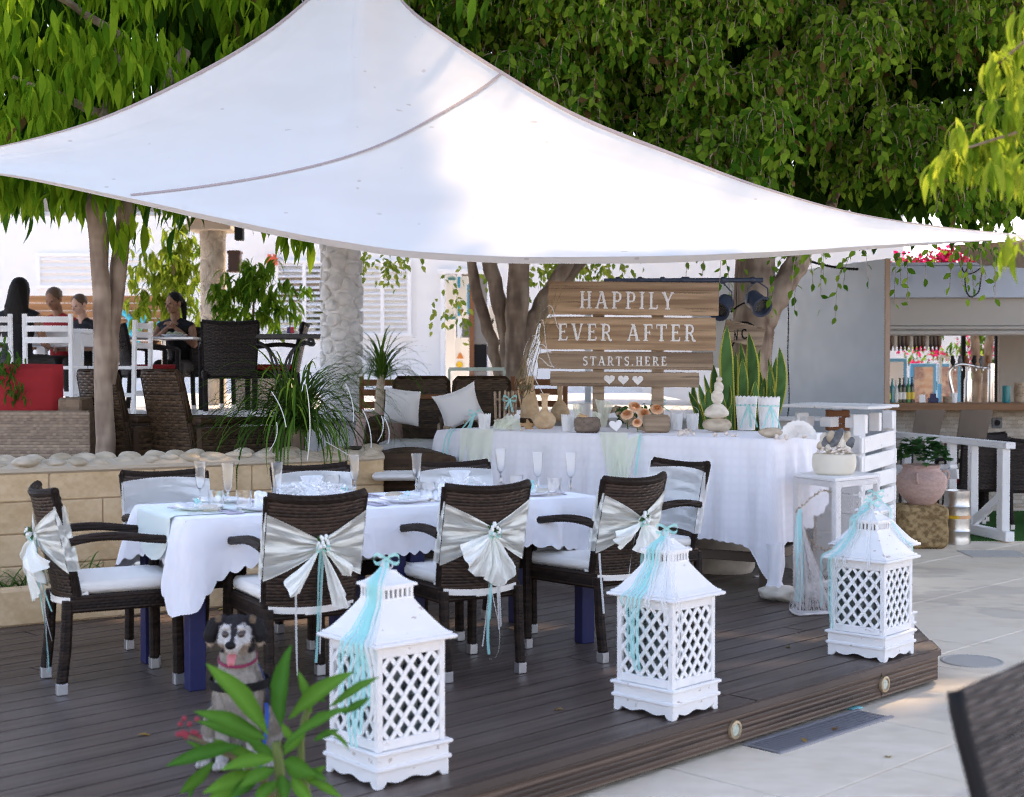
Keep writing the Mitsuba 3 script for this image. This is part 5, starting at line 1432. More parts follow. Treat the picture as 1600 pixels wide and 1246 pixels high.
c = on(826, 670)
one('starfish', 'orange brown starfish lying by the clay vase', 'starfish', star(c + [0, 0, 0.02], 0.06, 0.9, 1), 'm_starfish', smooth=50)
one('starfish', 'orange brown starfish on the dark wooden block', 'starfish', star(on(912, 676) + [0, 0.02, 0.102], 0.045, 0.5, 2), 'm_starfish', smooth=50)
one('starfish', 'second starfish half hidden behind the one by the vase', 'starfish', star(on(812, 668) + [0, 0, 0.02], 0.045, 0.5, 3), 'm_starfish', smooth=50)


def heart_poly(s=1.0):
    t = np.linspace(0, 2 * PI, 60, endpoint=False)
    return sa.scale(sg.Polygon(np.stack([16 * np.sin(t) ** 3, 13 * np.cos(t) - 5 * np.cos(2 * t) - 2 * np.cos(3 * t) - np.cos(4 * t)], 1) / 32), s, s, origin=(0, 0))


for x, y, s, lab in ((803, 668, 0.095, 'white wooden heart standing beside the picket holder'), (962, 680, 0.085, 'white wooden heart standing by the curved driftwood')):
    c = on(x, y)
    one('wooden_heart', lab, 'heart', xf(prism(heart_poly(s), 0.012), c + [0, 0, s * 0.62], rx=PI / 2 - 0.1, ry=-0.12), 'm_white')

# roses
def rose(c, r, seed):
    rg = np.random.default_rng(seed); ms, cs = [], []
    for lay, (n, rr, tilt) in enumerate(((3, 0.35, 0.2), (4, 0.6, 0.45), (5, 0.85, 0.8), (6, 1.0, 1.15))):
        for i in range(n):
            a = i * 2 * PI / n + lay * 0.7
            def pf(u, v, a=a, rr=rr, tilt=tilt):
                w = (v - 0.5) * 1.7 * (2 * PI / n) * 0.62
                ang = a + w; rad = r * rr * (0.35 + 0.65 * np.sin(u * PI * 0.5)) * (1 + 0.35 * tilt * u ** 3)
                z = r * (1.1 - 0.25 * lay) * u - r * 0.3 * tilt * u ** 3 - 0.1 * r * (2 * v - 1) ** 2
                return np.stack([rad * np.cos(ang), rad * np.sin(ang), z - 0.2 * r], -1)
            m = grid(pf, 6, 6); ms.append(m); k = rg.uniform(0.85, 1.1)
            cs.append(np.tile(np.array([(0.62, 0.30, 0.13), (0.70, 0.38, 0.20), (0.78, 0.48, 0.28), (0.80, 0.54, 0.34)][lay]) * k, (36, 1)))
    return cat(ms), np.clip(np.vstack(cs), 0, 1)


for i, (x, y, h, r, lab) in enumerate(((993, 672, 0.16, 0.034, 'topmost'), (1007, 674, 0.12, 0.034, 'right of centre'), (980, 674, 0.115, 0.032, 'leftmost'), (996, 680, 0.075, 0.024, 'smallest and lowest'), (1027, 672, 0.145, 0.034, 'lying on the rounded wooden block'))):
    c = on(x, y) + [0, 0.02, h]
    m, col = rose([0, 0, 0], r, i)
    k = thing('peach_rose', f'peach rose bloom in the arrangement, {lab}', 'rose')
    part(k, 'bloom', xf(m, c, rx=0.9 + 0.2 * math.sin(i * 3), rz=0.4 * math.cos(i * 5)), 'm_petal', smooth=True, color=col)
    part(k, 'stem', tube([c + [0, 0.03, -0.02], c + [0.01, 0.05, -h + 0.01]], 0.004, 6), 'm_green_stem', smooth=True)
rg = np.random.default_rng(14)
n = 70
P = np.array([on(rg.uniform(965, 1020), 670) + [0, 0.05, rg.uniform(0.03, 0.16)] for _ in range(n)])
m, col = leaves(leaf(1, 0.6, 4, 0.25, 0.3), P, rg.normal(0, 1, (n, 3)) + [0, -0.6, 0.2], rg.normal(0, 0.4, (n, 3)) + [0, -0.4, 0.8], rg.uniform(0.03, 0.06, n), (0.02, 0.06, 0.015), (0.06, 0.12, 0.03), 0, 3)
one('rose_foliage', 'dark green rose leaves behind the peach roses', 'foliage', m, 'm_leaf_stiff', smooth=True, color=col, kind='stuff')

# balanced stones, shells
k0 = on(1120, 676)
for i, (dz, s, dx, m_, lab) in enumerate(((0.048, (0.098, 0.075, 0.048), 0, 'm_stone_tan', 'flat tan stone at the bottom of the balanced stack'), (0.145, (0.076, 0.06, 0.052), 0.0, 'm_stone_pale', 'wide white stone second from the bottom of the stack'), (0.232, (0.042, 0.036, 0.05), 0.002, 'm_stone_pale', 'rounded white stone third from the bottom of the stack'), (0.300, (0.032, 0.03, 0.042), 0.012, 'm_stone_pale', 'small upright white stone fourth in the stack'), (0.352, (0.021, 0.018, 0.017), 0.014, 'm_stone_pale', 'tiny white stone on top of the stack'))):
    m = pebble(1, k0 + [dx, 0, dz], s, i + 3, 0.1, 3)
    if i == 1:
        v = np.asarray(m.vertices); z = (v[:, 2] - k0[2] - dz) / 0.052; v = v.copy(); v[:, 0] = k0[0] + (v[:, 0] - k0[0]) * (1 - 0.35 * z); m = mk(v, m.faces)
    one('balanced_stone', lab, 'stone', m, m_, smooth=True)
one('tan_stone', 'flat tan stone beside the big white shell', 'stone', pebble(1, on(1207, 686) + [0, 0.03, 0.03], (0.078, 0.05, 0.032), 21, 0.15, 3), 'm_stone_tan', smooth=True)


def shellf(u, v):
    a = (u - 0.5) * PI * 1.05; rib = 1 + 0.03 * np.cos(a * 22)
    r = v * 0.115 * rib
    return np.stack([r * np.sin(a), 0.05 - 0.07 * np.sin(v * PI * 0.55) - 0 * a, r * np.cos(a) * 0.95 - 0.004], -1)


one('scallop_shell', 'large white fan shaped shell at the right end of the display table', 'shell', xf(grid(shellf, 70, 12), on(1247, 684) + [0, 0.02, 0.0]), solid('m_shell_white', (0.80, 0.79, 0.77), 0.4), smooth=True)


def whelk(r, seed):
    t = np.linspace(0, 1, 22); a = t * 5.5 * PI
    p = np.stack([0.55 * r * t * np.cos(a), 0.55 * r * t * np.sin(a), -1.8 * r * t], 1)
    return tube(p, r * (0.08 + 0.6 * t), 8)


rg = np.random.default_rng(77)
for i, (x, y, r) in enumerate(((1064, 678, .02), (1071, 681, .022), (1079, 679, .018), (1072, 674, .018), (1086, 682, .013), (1112, 683, .013), (1122, 685, .013), (1131, 683, .014), (1140, 684, .012), (1147, 682, .012), (1218, 690, .016), (1232, 690, .018), (1262, 688, .014), (1272, 684, .012), (800, 678, .016), (818, 676, .013))):
    lab = ('left of the pile between the small pots', 'front of the pile between the small pots', 'right of the pile between the small pots', 'top of the pile between the small pots', 'small one beside the right wire handled pot', 'first before the stone stack', 'second before the stone stack', 'third before the stone stack', 'fourth before the stone stack', 'fifth before the stone stack', 'left one before the fan shell', 'middle one before the fan shell', 'right one before the fan shell', 'last at the right end of the table', 'by the wooden heart', 'left of the starfish')[i]
    one('sea_shell', f'small pale sea shell, {lab}', 'shell', xf(whelk(r, i), on(x, y) + [0, 0, r * 0.7], rz=rg.uniform(0, 6), rx=PI / 2 + rg.uniform(-0.3, 0.3)), 'm_shell', smooth=True)


# mint gauze
def swag(P00, P10, P01, P11, nu=18, nv=24, amp=0.02, seed=0, pleat=5):
    P00, P10, P01, P11 = map(np.asarray, (P00, P10, P01, P11))
    def fn(u, v):
        a = P00 * (1 - u)[..., None] + P10 * u[..., None]; b = P01 * (1 - u)[..., None] + P11 * u[..., None]
        q = a * (1 - v)[..., None] + b * v[..., None]
        w = amp * np.sin(u * PI * pleat + 1.3 * seed + v * 1.5) + amp * (meshkit.noise(np.stack([u * 3 + seed, v * 3, 0 * u], -1), seed) - 0.5)
        return q - np.array([0.4, 0.9, 0])[None, None] * w[..., None] * (0.3 + 0.7 * v)[..., None]
    return grid(fn, nu, nv)


fr = lambda x, z, o=0.03: DM[:3, :3] @ np.array([x, -o, z]) + DM[:3, 3]
xl = lambda x_: min(max(np.interp(x_, [680, 745, 830, 940, 1000, 1100, 1206], [0.0, 0.34, 0.78, 1.30, 1.56, 2.02, 2.45]), 0), 2.45)
k = thing('mint_gauze_swag', 'pale mint gauze hanging over the left front edge of the display table', 'gauze')
part(k, 'drop', swag(fr(xl(722), 0.985, 0.02), fr(xl(772), 0.985, 0.02), fr(xl(727), 0.60, 0.07), fr(xl(768), 0.58, 0.07), seed=1), 'm_mint_gauze', smooth=True)
part(k, 'heap', cat(swag(fr(xl(770), 0.985, 0), fr(xl(812), 0.985, 0), fr(xl(778), 1.09, -0.10), fr(xl(800), 1.04, -0.1), seed=2, amp=0.03), swag(fr(xl(770), 0.985, 0.01), fr(xl(790), 0.985, 0.01), fr(xl(775), 1.05, 0.0), fr(xl(800), 1.06, -0.04), seed=5, amp=0.03)), 'm_mint_gauze', smooth=True)
k = thing('mint_gauze_swag', 'pale mint gauze hanging in two points over the middle of the display table front', 'gauze')
part(k, 'drop', swag(fr(xl(936), 0.985, 0.02), fr(xl(985), 0.985, 0.02), fr(xl(962), 0.62, 0.07), fr(xl(975), 0.60, 0.07), seed=3), 'm_mint_gauze', smooth=True)
part(k, 'drop', swag(fr(xl(962), 0.90, 0.06), fr(xl(1004), 0.985, 0.02), fr(xl(985), 0.69, 0.09), fr(xl(990), 0.66, 0.09), seed=4), 'm_mint_gauze', smooth=True)
part(k, 'ribbon', ribbon(smooth_path([fr(xl(1003), 0.985, 0.01), fr(xl(1004), 0.85, 0.05), fr(xl(1000), 0.72, 0.05)], 12), 0.016, -DX), 'm_aqua')
for i, (x, y, w, h, lab) in enumerate(((904, 668, 0.07, 0.17, 'left'), (944, 668, 0.11, 0.2, 'right'), (932, 676, 0.05, 0.14, 'middle'))):
    c = on(x, y) + [0, 0.05, 0]
    one('mint_gauze_tuft', f'upright tuft of pale mint gauze behind the wooden block, {lab} one', 'gauze', swag(c + [-w * 0.15, 0, 0.0], c + [w * 0.15, 0, 0.0], c + [-w * 0.6, 0.02, h], c + [w * 0.6, -0.02, h * 0.9], 16, 12, 0.02, 6 + i, 4), 'm_mint_gauze', smooth=True)
for i, (x, y) in enumerate(((705, 672), (711, 676))):
    one('hanging_ribbon', f'aqua ribbon strand hanging from the left end of the display table, {("left", "right")[i]} one', 'ribbon', ribbon(smooth_path([fr(xl(x), 0.985, 0.0), fr(xl(x) - 0.01, 0.93, 0.05), fr(xl(x) - 0.03, 0.80, 0.06), fr(xl(x) - 0.06, 0.64, 0.06)], 14), 0.014, -DX), 'm_aqua')


# ------------------------------------------------------------------ sign
SD = 10.35
SROLL = -0.010
sk_ = thing('wooden_sign', 'rustic wooden plank sign reading HAPPILY EVER AFTER STARTS HERE', 'sign')


def plank(x0, x1, y0, y1, m_, d=SD, th=0.026, jag=0.0, seed=0):
    rg = np.random.default_rng(seed)
    a, b = px(x0, y1, d), px(x1, y0, d)
    L, H = b[0] - a[0], b[2] - a[2]
    nxs = np.linspace(0, L, 26)
    top = [(x, H - 0.003 * rg.random() - (0.02 * max(0, 1 - x / 0.1) if jag else 0)) for x in nxs[::-1]]
    bot = [(x, 0.003 * rg.random()) for x in nxs]
    poly = sg.Polygon(bot + [(L + 0.004 * rg.random(), H * 0.5)] + top + [(-0.006 * rg.random() - jag, H * 0.45)])
    core, lip = prism(poly, th - 0.004), prism(poly.buffer(-0.003), th)
    m = cat(core, lip)
    m = app(m, mat4((a[0], d + th - 0.004, a[2]), rx=PI / 2))
    return xf(xf(m, -np.array([(a[0] + b[0]) / 2, d, a[2]])), np.array([(a[0] + b[0]) / 2, d, a[2]]), ry=-SROLL)


rows = [(857, 1123, 440.5, 493, 'm_sign_wood', 0.0), (846, 1118, 495.5, 547.5, 'm_sign_wood', 0.012), (842, 1114, 549.5, 578, 'm_sign_wood_grey', 0.012), (860, 1092, 581, 605, 'm_sign_wood_grey', 0.0)]
planks = [part(sk_, 'plank', plank(a, b, c_, d_, m_, jag=j, seed=i + 1), m_) for i, (a, b, c_, d_, m_, j) in enumerate(rows)]
for x0, x1 in ((926, 944), (1018, 1037)):
    a, b = px(x0, 700, SD + 0.06), px(x1, 470, SD + 0.06)
    part(sk_, 'post', box(b[0] - a[0], 0.045, b[2] + 0.02, ((a[0] + b[0]) / 2, SD + 0.06, (b[2]) / 2), b=0.004), 'm_driftwood')


def arc(cx, cy, r, a0, a1, ry=None, n=12):
    a = np.radians(np.linspace(a0, a1, n)); return [(cx + r * math.cos(t), cy + (ry or r) * math.sin(t)) for t in a]


def glyph(ch):
    """(width, polygon) of a slab serif capital one unit high."""
    V, Hh = 0.15, 0.085
    S = []                      # (points, stroke width)
    def v(x, y0=0, y1=1, w=V): S.append(([(x, y0), (x, y1)], w * 1.12))
    def s(x, y, w=0.17): S.append(([(x - w, y + (0.035 if y < 0.5 else -0.035)), (x + w, y + (0.035 if y < 0.5 else -0.035))], 0.07))
    if ch == 'H':
        v(.2); v(.68); S.append(([(.2, .5), (.68, .5)], Hh)); [s(x, y) for x in (.2, .68) for y in (0, 1)]; W = .88
    elif ch == 'A':
        S += [([(.12, 0), (.44, 1)], .10), ([(.46, 1), (.74, 0)], .17), ([(.24, .34), (.66, .34)], Hh)]; s(.13, 0, .13); s(.74, 0, .16); s(.38, 1, .10); W = .9
    elif ch == 'P':
        v(.2); s(.2, 0); s(.16, 1, .14); S.append(([(.2, .95)] + arc(.42, .69, .20, 90, -90, .255) + [(.2, .43)], .10)); S.append((arc(.52, .69, .1, 70, -70, .2), .14)); W = .74
    elif ch == 'I':
        v(.2); s(.2, 0); s(.2, 1); W = .42
    elif ch == 'L':
        v(.2); s(.2, 1); s(.14, 0, .1); S.append(([(.2, .045), (.62, .045)], .09)); S.append(([(.60, .0), (.63, .26)], .08)); W = .72
    elif ch == 'Y':
        S += [([(.12, 1), (.40, .45)], .17), ([(.72, 1), (.42, .45)], .09)]; v(.41, 0, .5); s(.41, 0); s(.12, 1, .14); s(.72, 1, .12); W = .84
    elif ch == 'E':
        v(.2); s(.13, 0, .1); s(.13, 1, .1); S += [([(.2, .955), (.60, .955)], .09), ([(.2, .045), (.64, .045)], .09), ([(.2, .52), (.50, .52)], .08), ([(.60, 1), (.62, .76)], .07), ([(.63, 0), (.67, .25)], .07), ([(.50, .42), (.50, .62)], .06)]; W = .74
    elif ch == 'V':
        S += [([(.14, 1), (.42, 0)], .17), ([(.46, 0), (.72, 1)], .09)]; s(.14, 1, .15); s(.72, 1, .12); W = .86
    elif ch == 'R':
        v(.2); s(.2, 0); s(.14, 1, .13); S.append(([(.2, .95)] + arc(.42, .72, .19, 90, -90, .23) + [(.2, .49)], .10)); S.append((arc(.52, .72, .09, 70, -70, .18), .13)); S.append(([(.40, .49), (.56, .30), (.62, .08), (.72, .02), (.80, .08)], .12)); W = .86
    elif ch == 'F':
        v(.2); s(.2, 0); s(.13, 1, .1); S += [([(.2, .955), (.62, .955)], .09), ([(.2, .50), (.48, .50)], .08), ([(.62, 1), (.64, .74)], .07), ([(.48, .40), (.48, .60)], .06)]; W = .70
    elif ch == 'T':
        v(.38); s(.38, 0); S += [([(.04, .955), (.72, .955)], .09), ([(.05, 1), (.03, .74)], .07), ([(.71, 1), (.73, .74)], .07)]; W = .78
    elif ch == 'S':
        S.append((arc(.36, .74, .22, 30, 270, .21, 14) + arc(.36, .27, .22, 90, -150, .24, 14), .13)); S += [([(.56, .98), (.56, .72)], .06), ([(.14, .02), (.14, .28)], .06)]; W = .72
    elif ch == '.':
        return .3, sg.Point(.12, .07).buffer(.09)
    elif ch in 'WMC':
        if ch == 'C': S.append((arc(.44, .5, .32, 50, 310, .44, 20), .15)); S.append(([(.66, .98), (.66, .70)], .06)); W = .8
        elif ch == 'W': S += [([(.08, 1), (.28, 0)], .16), ([(.30, 0), (.48, .8)], .09), ([(.48, .8), (.66, 0)], .16), ([(.68, 0), (.88, 1)], .09)]; s(.08, 1, .12); s(.88, 1, .12); W = 1.0
    return W, so.unary_union([sg.LineString(p).buffer(w / 2, cap_style=2, join_style=1) for p, w in S])


def lettering(parent, text, x0, x1, y0, y1, d, m_='m_paint_white', roll=SROLL):
    """Text that fills the pixel box x0..x1, with capitals between y0 (top) and y1, standing on the depth d."""
    gs = [(ch, *glyph(ch)) if ch != ' ' else (' ', 0.55, None) for ch in text]
    tr = 0.22
    Wt = sum(g[1] for g in gs) + tr * (len(gs) - 1)
    a, b = px(x0, y1, d), px(x1, y0, d)
    H, L = b[2] - a[2], b[0] - a[0]; sx = L / Wt
    x = 0
    for ch, w, pg in gs:
        if pg is not None:
            m = prism(sa.translate(sa.scale(pg, sx, H, origin=(0, 0)), x * sx, 0), 0.003)
            m = app(m, mat4((a[0], d, a[2]), rx=PI / 2))
            m = xf(xf(m, -np.array([(a[0] + b[0]) / 2, d, a[2]])), np.array([(a[0] + b[0]) / 2, d, a[2]]), ry=-roll)
            part(parent, 'letter', m, m_)
        x += w + tr


F_ = SD - 0.0045
lettering(planks[0], 'HAPPILY', 905, 1053, 456, 483, F_, roll=-0.014)
lettering(planks[1], 'EVER AFTER', 871, 1088, 506.5, 533, F_, roll=-0.008)
lettering(planks[2], 'STARTS.HERE', 910, 1042, 557.5, 571.5, F_, roll=-0.004)
for x, y in ((952, 593), (974, 593.5), (996.5, 594)):
    c = px(x, y, F_)
    part(planks[3], 'heart', app(prism(heart_poly(17 * SD / FPX), 0.003), mat4(c, rx=PI / 2)), 'm_paint_white')

# second sign by the trunk
k = thing('small_plank_sign', 'small brown plank sign lettered WC tied to the forked trunk', 'sign')
c = px(1162, 522, 11.65)
p_ = part(k, 'board', xf(box(0.34, 0.025, 0.17, b=0.004), c, ry=0.22, rz=0.1), 'm_sign_wood_grey')
lettering(p_, 'WC', 1143, 1169, 515, 531, 11.632, 'm_black', 0.1)
for i, pts in enumerate((((1140, 500), (1150, 520), (1138, 548)), ((1140, 512), (1172, 506), (1180, 512)), ((1142, 488), (1160, 475), (1176, 470)))):
    part(k, 'twine', tube(smooth_path([px(x, y, 11.66) for x, y in pts], 10), 0.008, 6), 'm_black', smooth=True)

# stage lights
one('lighting_bar', 'dark metal bar above the sign that carries two stage lights', 'bar', cat(tube([px(944, 439, 11.5), px(1192, 438, 11.5)], 0.02, 10), *[xf(lathe([(0.02, -0.02), (0.03, -0.015), (0.03, 0.015), (0.02, 0.02)], 10), px(x, 438.5, 11.5), ry=PI / 2) for x in (965, 1000, 1035, 1068, 1074, 1130, 1176)]), 'm_blue_metal', smooth=True)
for x, y, yaw, lab in ((1128, 480, -0.5, 'stage light half hidden behind the right end of the sign'), (1184, 474, 0.35, 'stage light hanging in front of the forked trunk')):
    c = px(x, y, 11.45); k = thing('stage_light', lab, 'stage light')
    M = mat4(c, rz=yaw, rx=PI / 2 + 0.45)
    part(k, 'can', app(lathe([(0.0, -0.13), (0.05, -0.13), (0.072, -0.10), (0.075, 0.0), (0.075, 0.06), (0.088, 0.065), (0.088, 0.085), (0.07, 0.085), (0.068, 0.02), (0, 0.02)], 24), M), 'm_blue_metal', smooth=35)
    part(k, 'grille', app(lathe([(0, 0.026), (0.05, 0.026), (0.066, 0.024)], 24), M), solid('m_grille', mikit.proc(lambda p, n, uv: mix((0.03, 0.03, 0.03), (0.55, 0.52, 0.46), smoothstep(0.45, 0.6, dr.sin(p.x * 480) * dr.sin(p.z * 480)))), 0.4, metal=0.5) if 'm_grille' not in scene else 'm_grille', smooth=True)
    for s in (-1, 1):
        part(k, 'yoke', tube([c + [0.085 * s, 0, 0], c + [0.08 * s, 0, 0.12], c + [0.0, 0.03, px(x, 440, 11.5)[2] - c[2]]], 0.006, 6), 'm_blue_metal', smooth=True)

# ------------------------------------------------------------------ dining chairs
def back_y(x, z, zt=0.87):
    return -0.245 - 0.105 * np.clip((z - 0.36) / 0.51, 0, 1.2) ** 1.15 + 0.05 * (x / 0.245) ** 2


def back_panel(off0, off1, z0=0.375, z1=0.872, w0=0.225, w1=0.25, dip=0.018, nu=16, nv=12):
    def f(off):
        def g(u, v):
            x = (u * 2 - 1) * (w0 + (w1 - w0) * v)
            z = z0 + (z1 - dip * (1 - (2 * u - 1) ** 2) - z0) * v
            return np.stack([x, back_y(x, z) + off, z], -1)
        return g
    return slab(f(off0), f(off1), nu, nv)


def make_chair(wick='m_wicker', cush='m_cushion', strap=True, foot='m_alu'):
    P = Proto()
    P.add('back', back_panel(0.012, -0.012), 'm_core', smooth=40)
    ca, cb = ((0.012, 0.007, 0.005), (0.062, 0.037, 0.025)) if wick == 'm_wicker' else ((0.008, 0.006, 0.006), (0.042, 0.031, 0.028))
    def surf(off):
        def g(u, v):
            x = (u * 2 - 1) * (0.226 + 0.025 * v); z = 0.375 + (0.868 - 0.018 * (1 - (2 * u - 1) ** 2) - 0.375) * v
            return np.stack([x, back_y(x, z) + off, z], -1)
        return g
    for off, fl in ((-0.0165, 1.0), (0.0165, -1.0)):
        m, col = weave(surf(off), 0.5, 0.495, 0.0142, 0.034, 0.0024, ca, cb, 5 if fl > 0 else 6, fl)
        P.add('back_weave', m, 'm_strand', smooth=True, color=col)
    for s in (-1, 1):
        P.add('side_edge', tube(np.stack([s * np.linspace(0.226, 0.251, 12), back_y(0.245, np.linspace(0.38, 0.87, 12)), np.linspace(0.38, 0.87, 12)], 1), 0.018, 8), wick, smooth=True)
    P.add('top_edge', tube(np.stack([np.linspace(-0.25, 0.25, 14), back_y(np.linspace(-0.25, 0.25, 14), 0.87), 0.872 - 0.018 * (1 - np.linspace(-1, 1, 14) ** 2)], 1), 0.0205, 8), wick, smooth=True)
    P.add('seat_frame', box(0.50, 0.47, 0.075, (0, 0.0, 0.385), b=0.01), wick, uv=True)
    for s in (-1, 1):
        P.add('leg', sweep([[0.225 * s, -0.245, 0.40], [0.225 * s, -0.255, 0.2], [0.222 * s, -0.272, 0.048]], 0.046, 0.046, (1, 0, 0)), wick, uv=True)
        P.add('leg', sweep([[0.25 * s, 0.222, 0.62], [0.25 * s, 0.222, 0.3], [0.25 * s, 0.225, 0.048]], 0.046, 0.046, (1, 0, 0)), wick, uv=True)
        P.add('foot_cap', box(0.047, 0.047, 0.05, (0.222 * s, -0.272, 0.0255), b=0.003), foot)
        P.add('foot_cap', box(0.047, 0.047, 0.05, (0.25 * s, 0.225, 0.0255), b=0.003), foot)
        arm = smooth_path([[0.247 * s, -0.24, 0.655], [0.25 * s, -0.12, 0.672], [0.252 * s, 0.02, 0.665], [0.252 * s, 0.14, 0.648], [0.252 * s, 0.205, 0.637], [0.251 * s, 0.232, 0.615]], 16)
        P.add('arm', sweep(arm, 0.05, 0.035, (1, 0, 0)), wick, uv=True)
    P.add('cushion', box(0.455, 0.45, 0.062, (0, 0.012, 0.452), b=0.02), cush, smooth=50)
    if strap:
        x = np.linspace(-0.228, 0.228, 18)
        P.add('strap', ribbon(np.vstack([[[-0.232, -0.16, 0.425]], np.stack([x, back_y(x, 0.405) - 0.024, 0.402 - 0.012 * np.cos(x * 6)], 1), [[0.232, -0.16, 0.425]]]), 0.028, (0, 0, 1)), 'm_cushion')
        P.add('strap_tab', box(0.06, 0.004, 0.014, (-0.02, back_y(0, 0.38) - 0.026, 0.378), b=0.001), 'm_cushion')
    return P


CHAIR = make_chair()
TA = math.radians(31); TU, TV = np.array([math.cos(TA), math.sin(TA), 0]), np.array([-math.sin(TA), math.cos(TA), 0])
TC0 = np.array([-1.40, 6.02, 0.0]); TLEN, TWID, TZ = 2.16, 0.78, 0.745


def chair_m(c, deg):
    return mat4((c[0], c[1], 0.001), rz=math.radians(deg), s=(0.86, 1, 1))


CH = [((-0.955, 6.09), 29, 'near side, left of the three with a short two tailed bow', 'near'), ((-0.265, 6.565), 31, 'near side, middle of the three with a wide fanned bow', 'near'), ((0.385, 6.985), 43, 'near side, rightmost with a wide fanned bow', 'near'),
      ((-1.775, 6.29), -62, 'at the left end of the table, bow sticking out', 'near'),
      ((-1.60, 6.84), 211, 'far side, leftmost with a plain grey sash band', 'far'), ((-0.925, 7.27), 211, 'far side, middle one behind the fairy lights', 'far'), ((-0.185, 7.50), 208, 'far side, right one before the display cloth', 'far'), ((0.70, 7.665), 127, 'at the right end of the table', 'far')]
for c, deg, lab, kind in CH:
    CHAIR.stamp('dining_chair', f'dark wicker armchair, {lab}', 'chair', chair_m(c, deg), 'wicker chairs around the dining table')

# ------------------------------------------------------------------ sashes
def guv(nu, nv):
    U, V = np.meshgrid(np.linspace(0, 1, nu), np.linspace(0, 1, nv), indexing='ij'); return np.stack([U.ravel(), V.ravel()], 1)


def rear(x, z, o):
    return np.stack([x, back_y(x, z) - 0.022 - o, z], -1)


def band_half(s, kz, seed):
    def f(u, v):
        # u from the chair's side (0) to the knot (1)
        x = s * (0.252 - 0.252 * u)
        zt, zb = 0.80 + (kz + 0.022 - 0.80) * u ** 1.05, 0.52 + (kz - 0.022 - 0.52) * u ** 1.15
        z = zb + (zt - zb) * v
        o = 0.004 + 0.008 * np.sin(v * PI * 6 + seed + u * 2) * (0.35 + 0.65 * u) + 0.012 * u
        return rear(x, z, np.maximum(o, 0.002))
    return grid(f, 22, 34)


def front_band(z0=0.53, z1=0.815, o=0.024, seed=0):
    def f(u, v):
        x = (u * 2 - 1) * 0.256
        z = z0 + (z1 - z0) * v + 0.012 * np.sin(u * PI)
        w = 0.006 * (meshkit.fbm(np.stack([u * 4, v * 10, 0 * u + seed], -1), 3, seed) - 0.5) * 2
        return np.stack([x, back_y(x, z) + o + np.abs(w), z], -1)
    return grid(f, 34, 22)


def side_strip(s, z0=0.53, z1=0.81):
    def f(u, v):
        z = z0 + (z1 - z0) * v
        return np.stack([0 * z + s * (0.256 + 0.006 * np.sin(u * PI)), back_y(0.252, z) - 0.026 + 0.05 * u, z], -1)
    return grid(f, 5, 8)


def fan(a0, a1, R, kz, pl, seed, lift=0.05, rim=0.02):
    def f(u, v):
        a = np.radians(a0 + (a1 - a0) * u); r = 0.012 + R * v * (1 + rim * np.sin(u * PI * 3 + seed) + 0.12 * np.sin(u * PI) + 0.16 * (meshkit.noise(np.stack([u * 3.3 + seed, 0 * u, 0 * u], -1), seed) - 0.5))
        x, z = r * np.cos(a), kz + r * np.sin(a)
        q = meshkit.fbm(np.stack([u * pl * 0.75 + seed, v * 1.6, 0 * u + seed], -1), 3, seed) - 0.5
        o = 0.026 + lift * np.sin(v * PI * 0.6) * (0.6 + 0.8 * np.sin(u * PI)) + 0.085 * q * (0.25 + v) + 0.004 * np.sin(u * PI * pl * 1.7 + seed) * (1 - 0.5 * v)
        return rear(x, z, o)
    return grid(f, 44, 14)


def ribbons_down(specs, kz, m, off=0.04):
    out = []
    for pts, w in specs:
        pts = np.array(pts, float)
        P = smooth_path([[x, float(back_y(0, max(kz + dz, 0.36))) - off - do, kz + dz] for x, dz, do in pts], 26)
        t = np.linspace(0, 1, 26); sd = np.stack([np.cos(0.6 * np.sin(t * 5 + w * 900)), np.sin(0.6 * np.sin(t * 5 + w * 900)), 0 * t], 1)
        out.append((ribbon(P, w, sd), m))
    return out


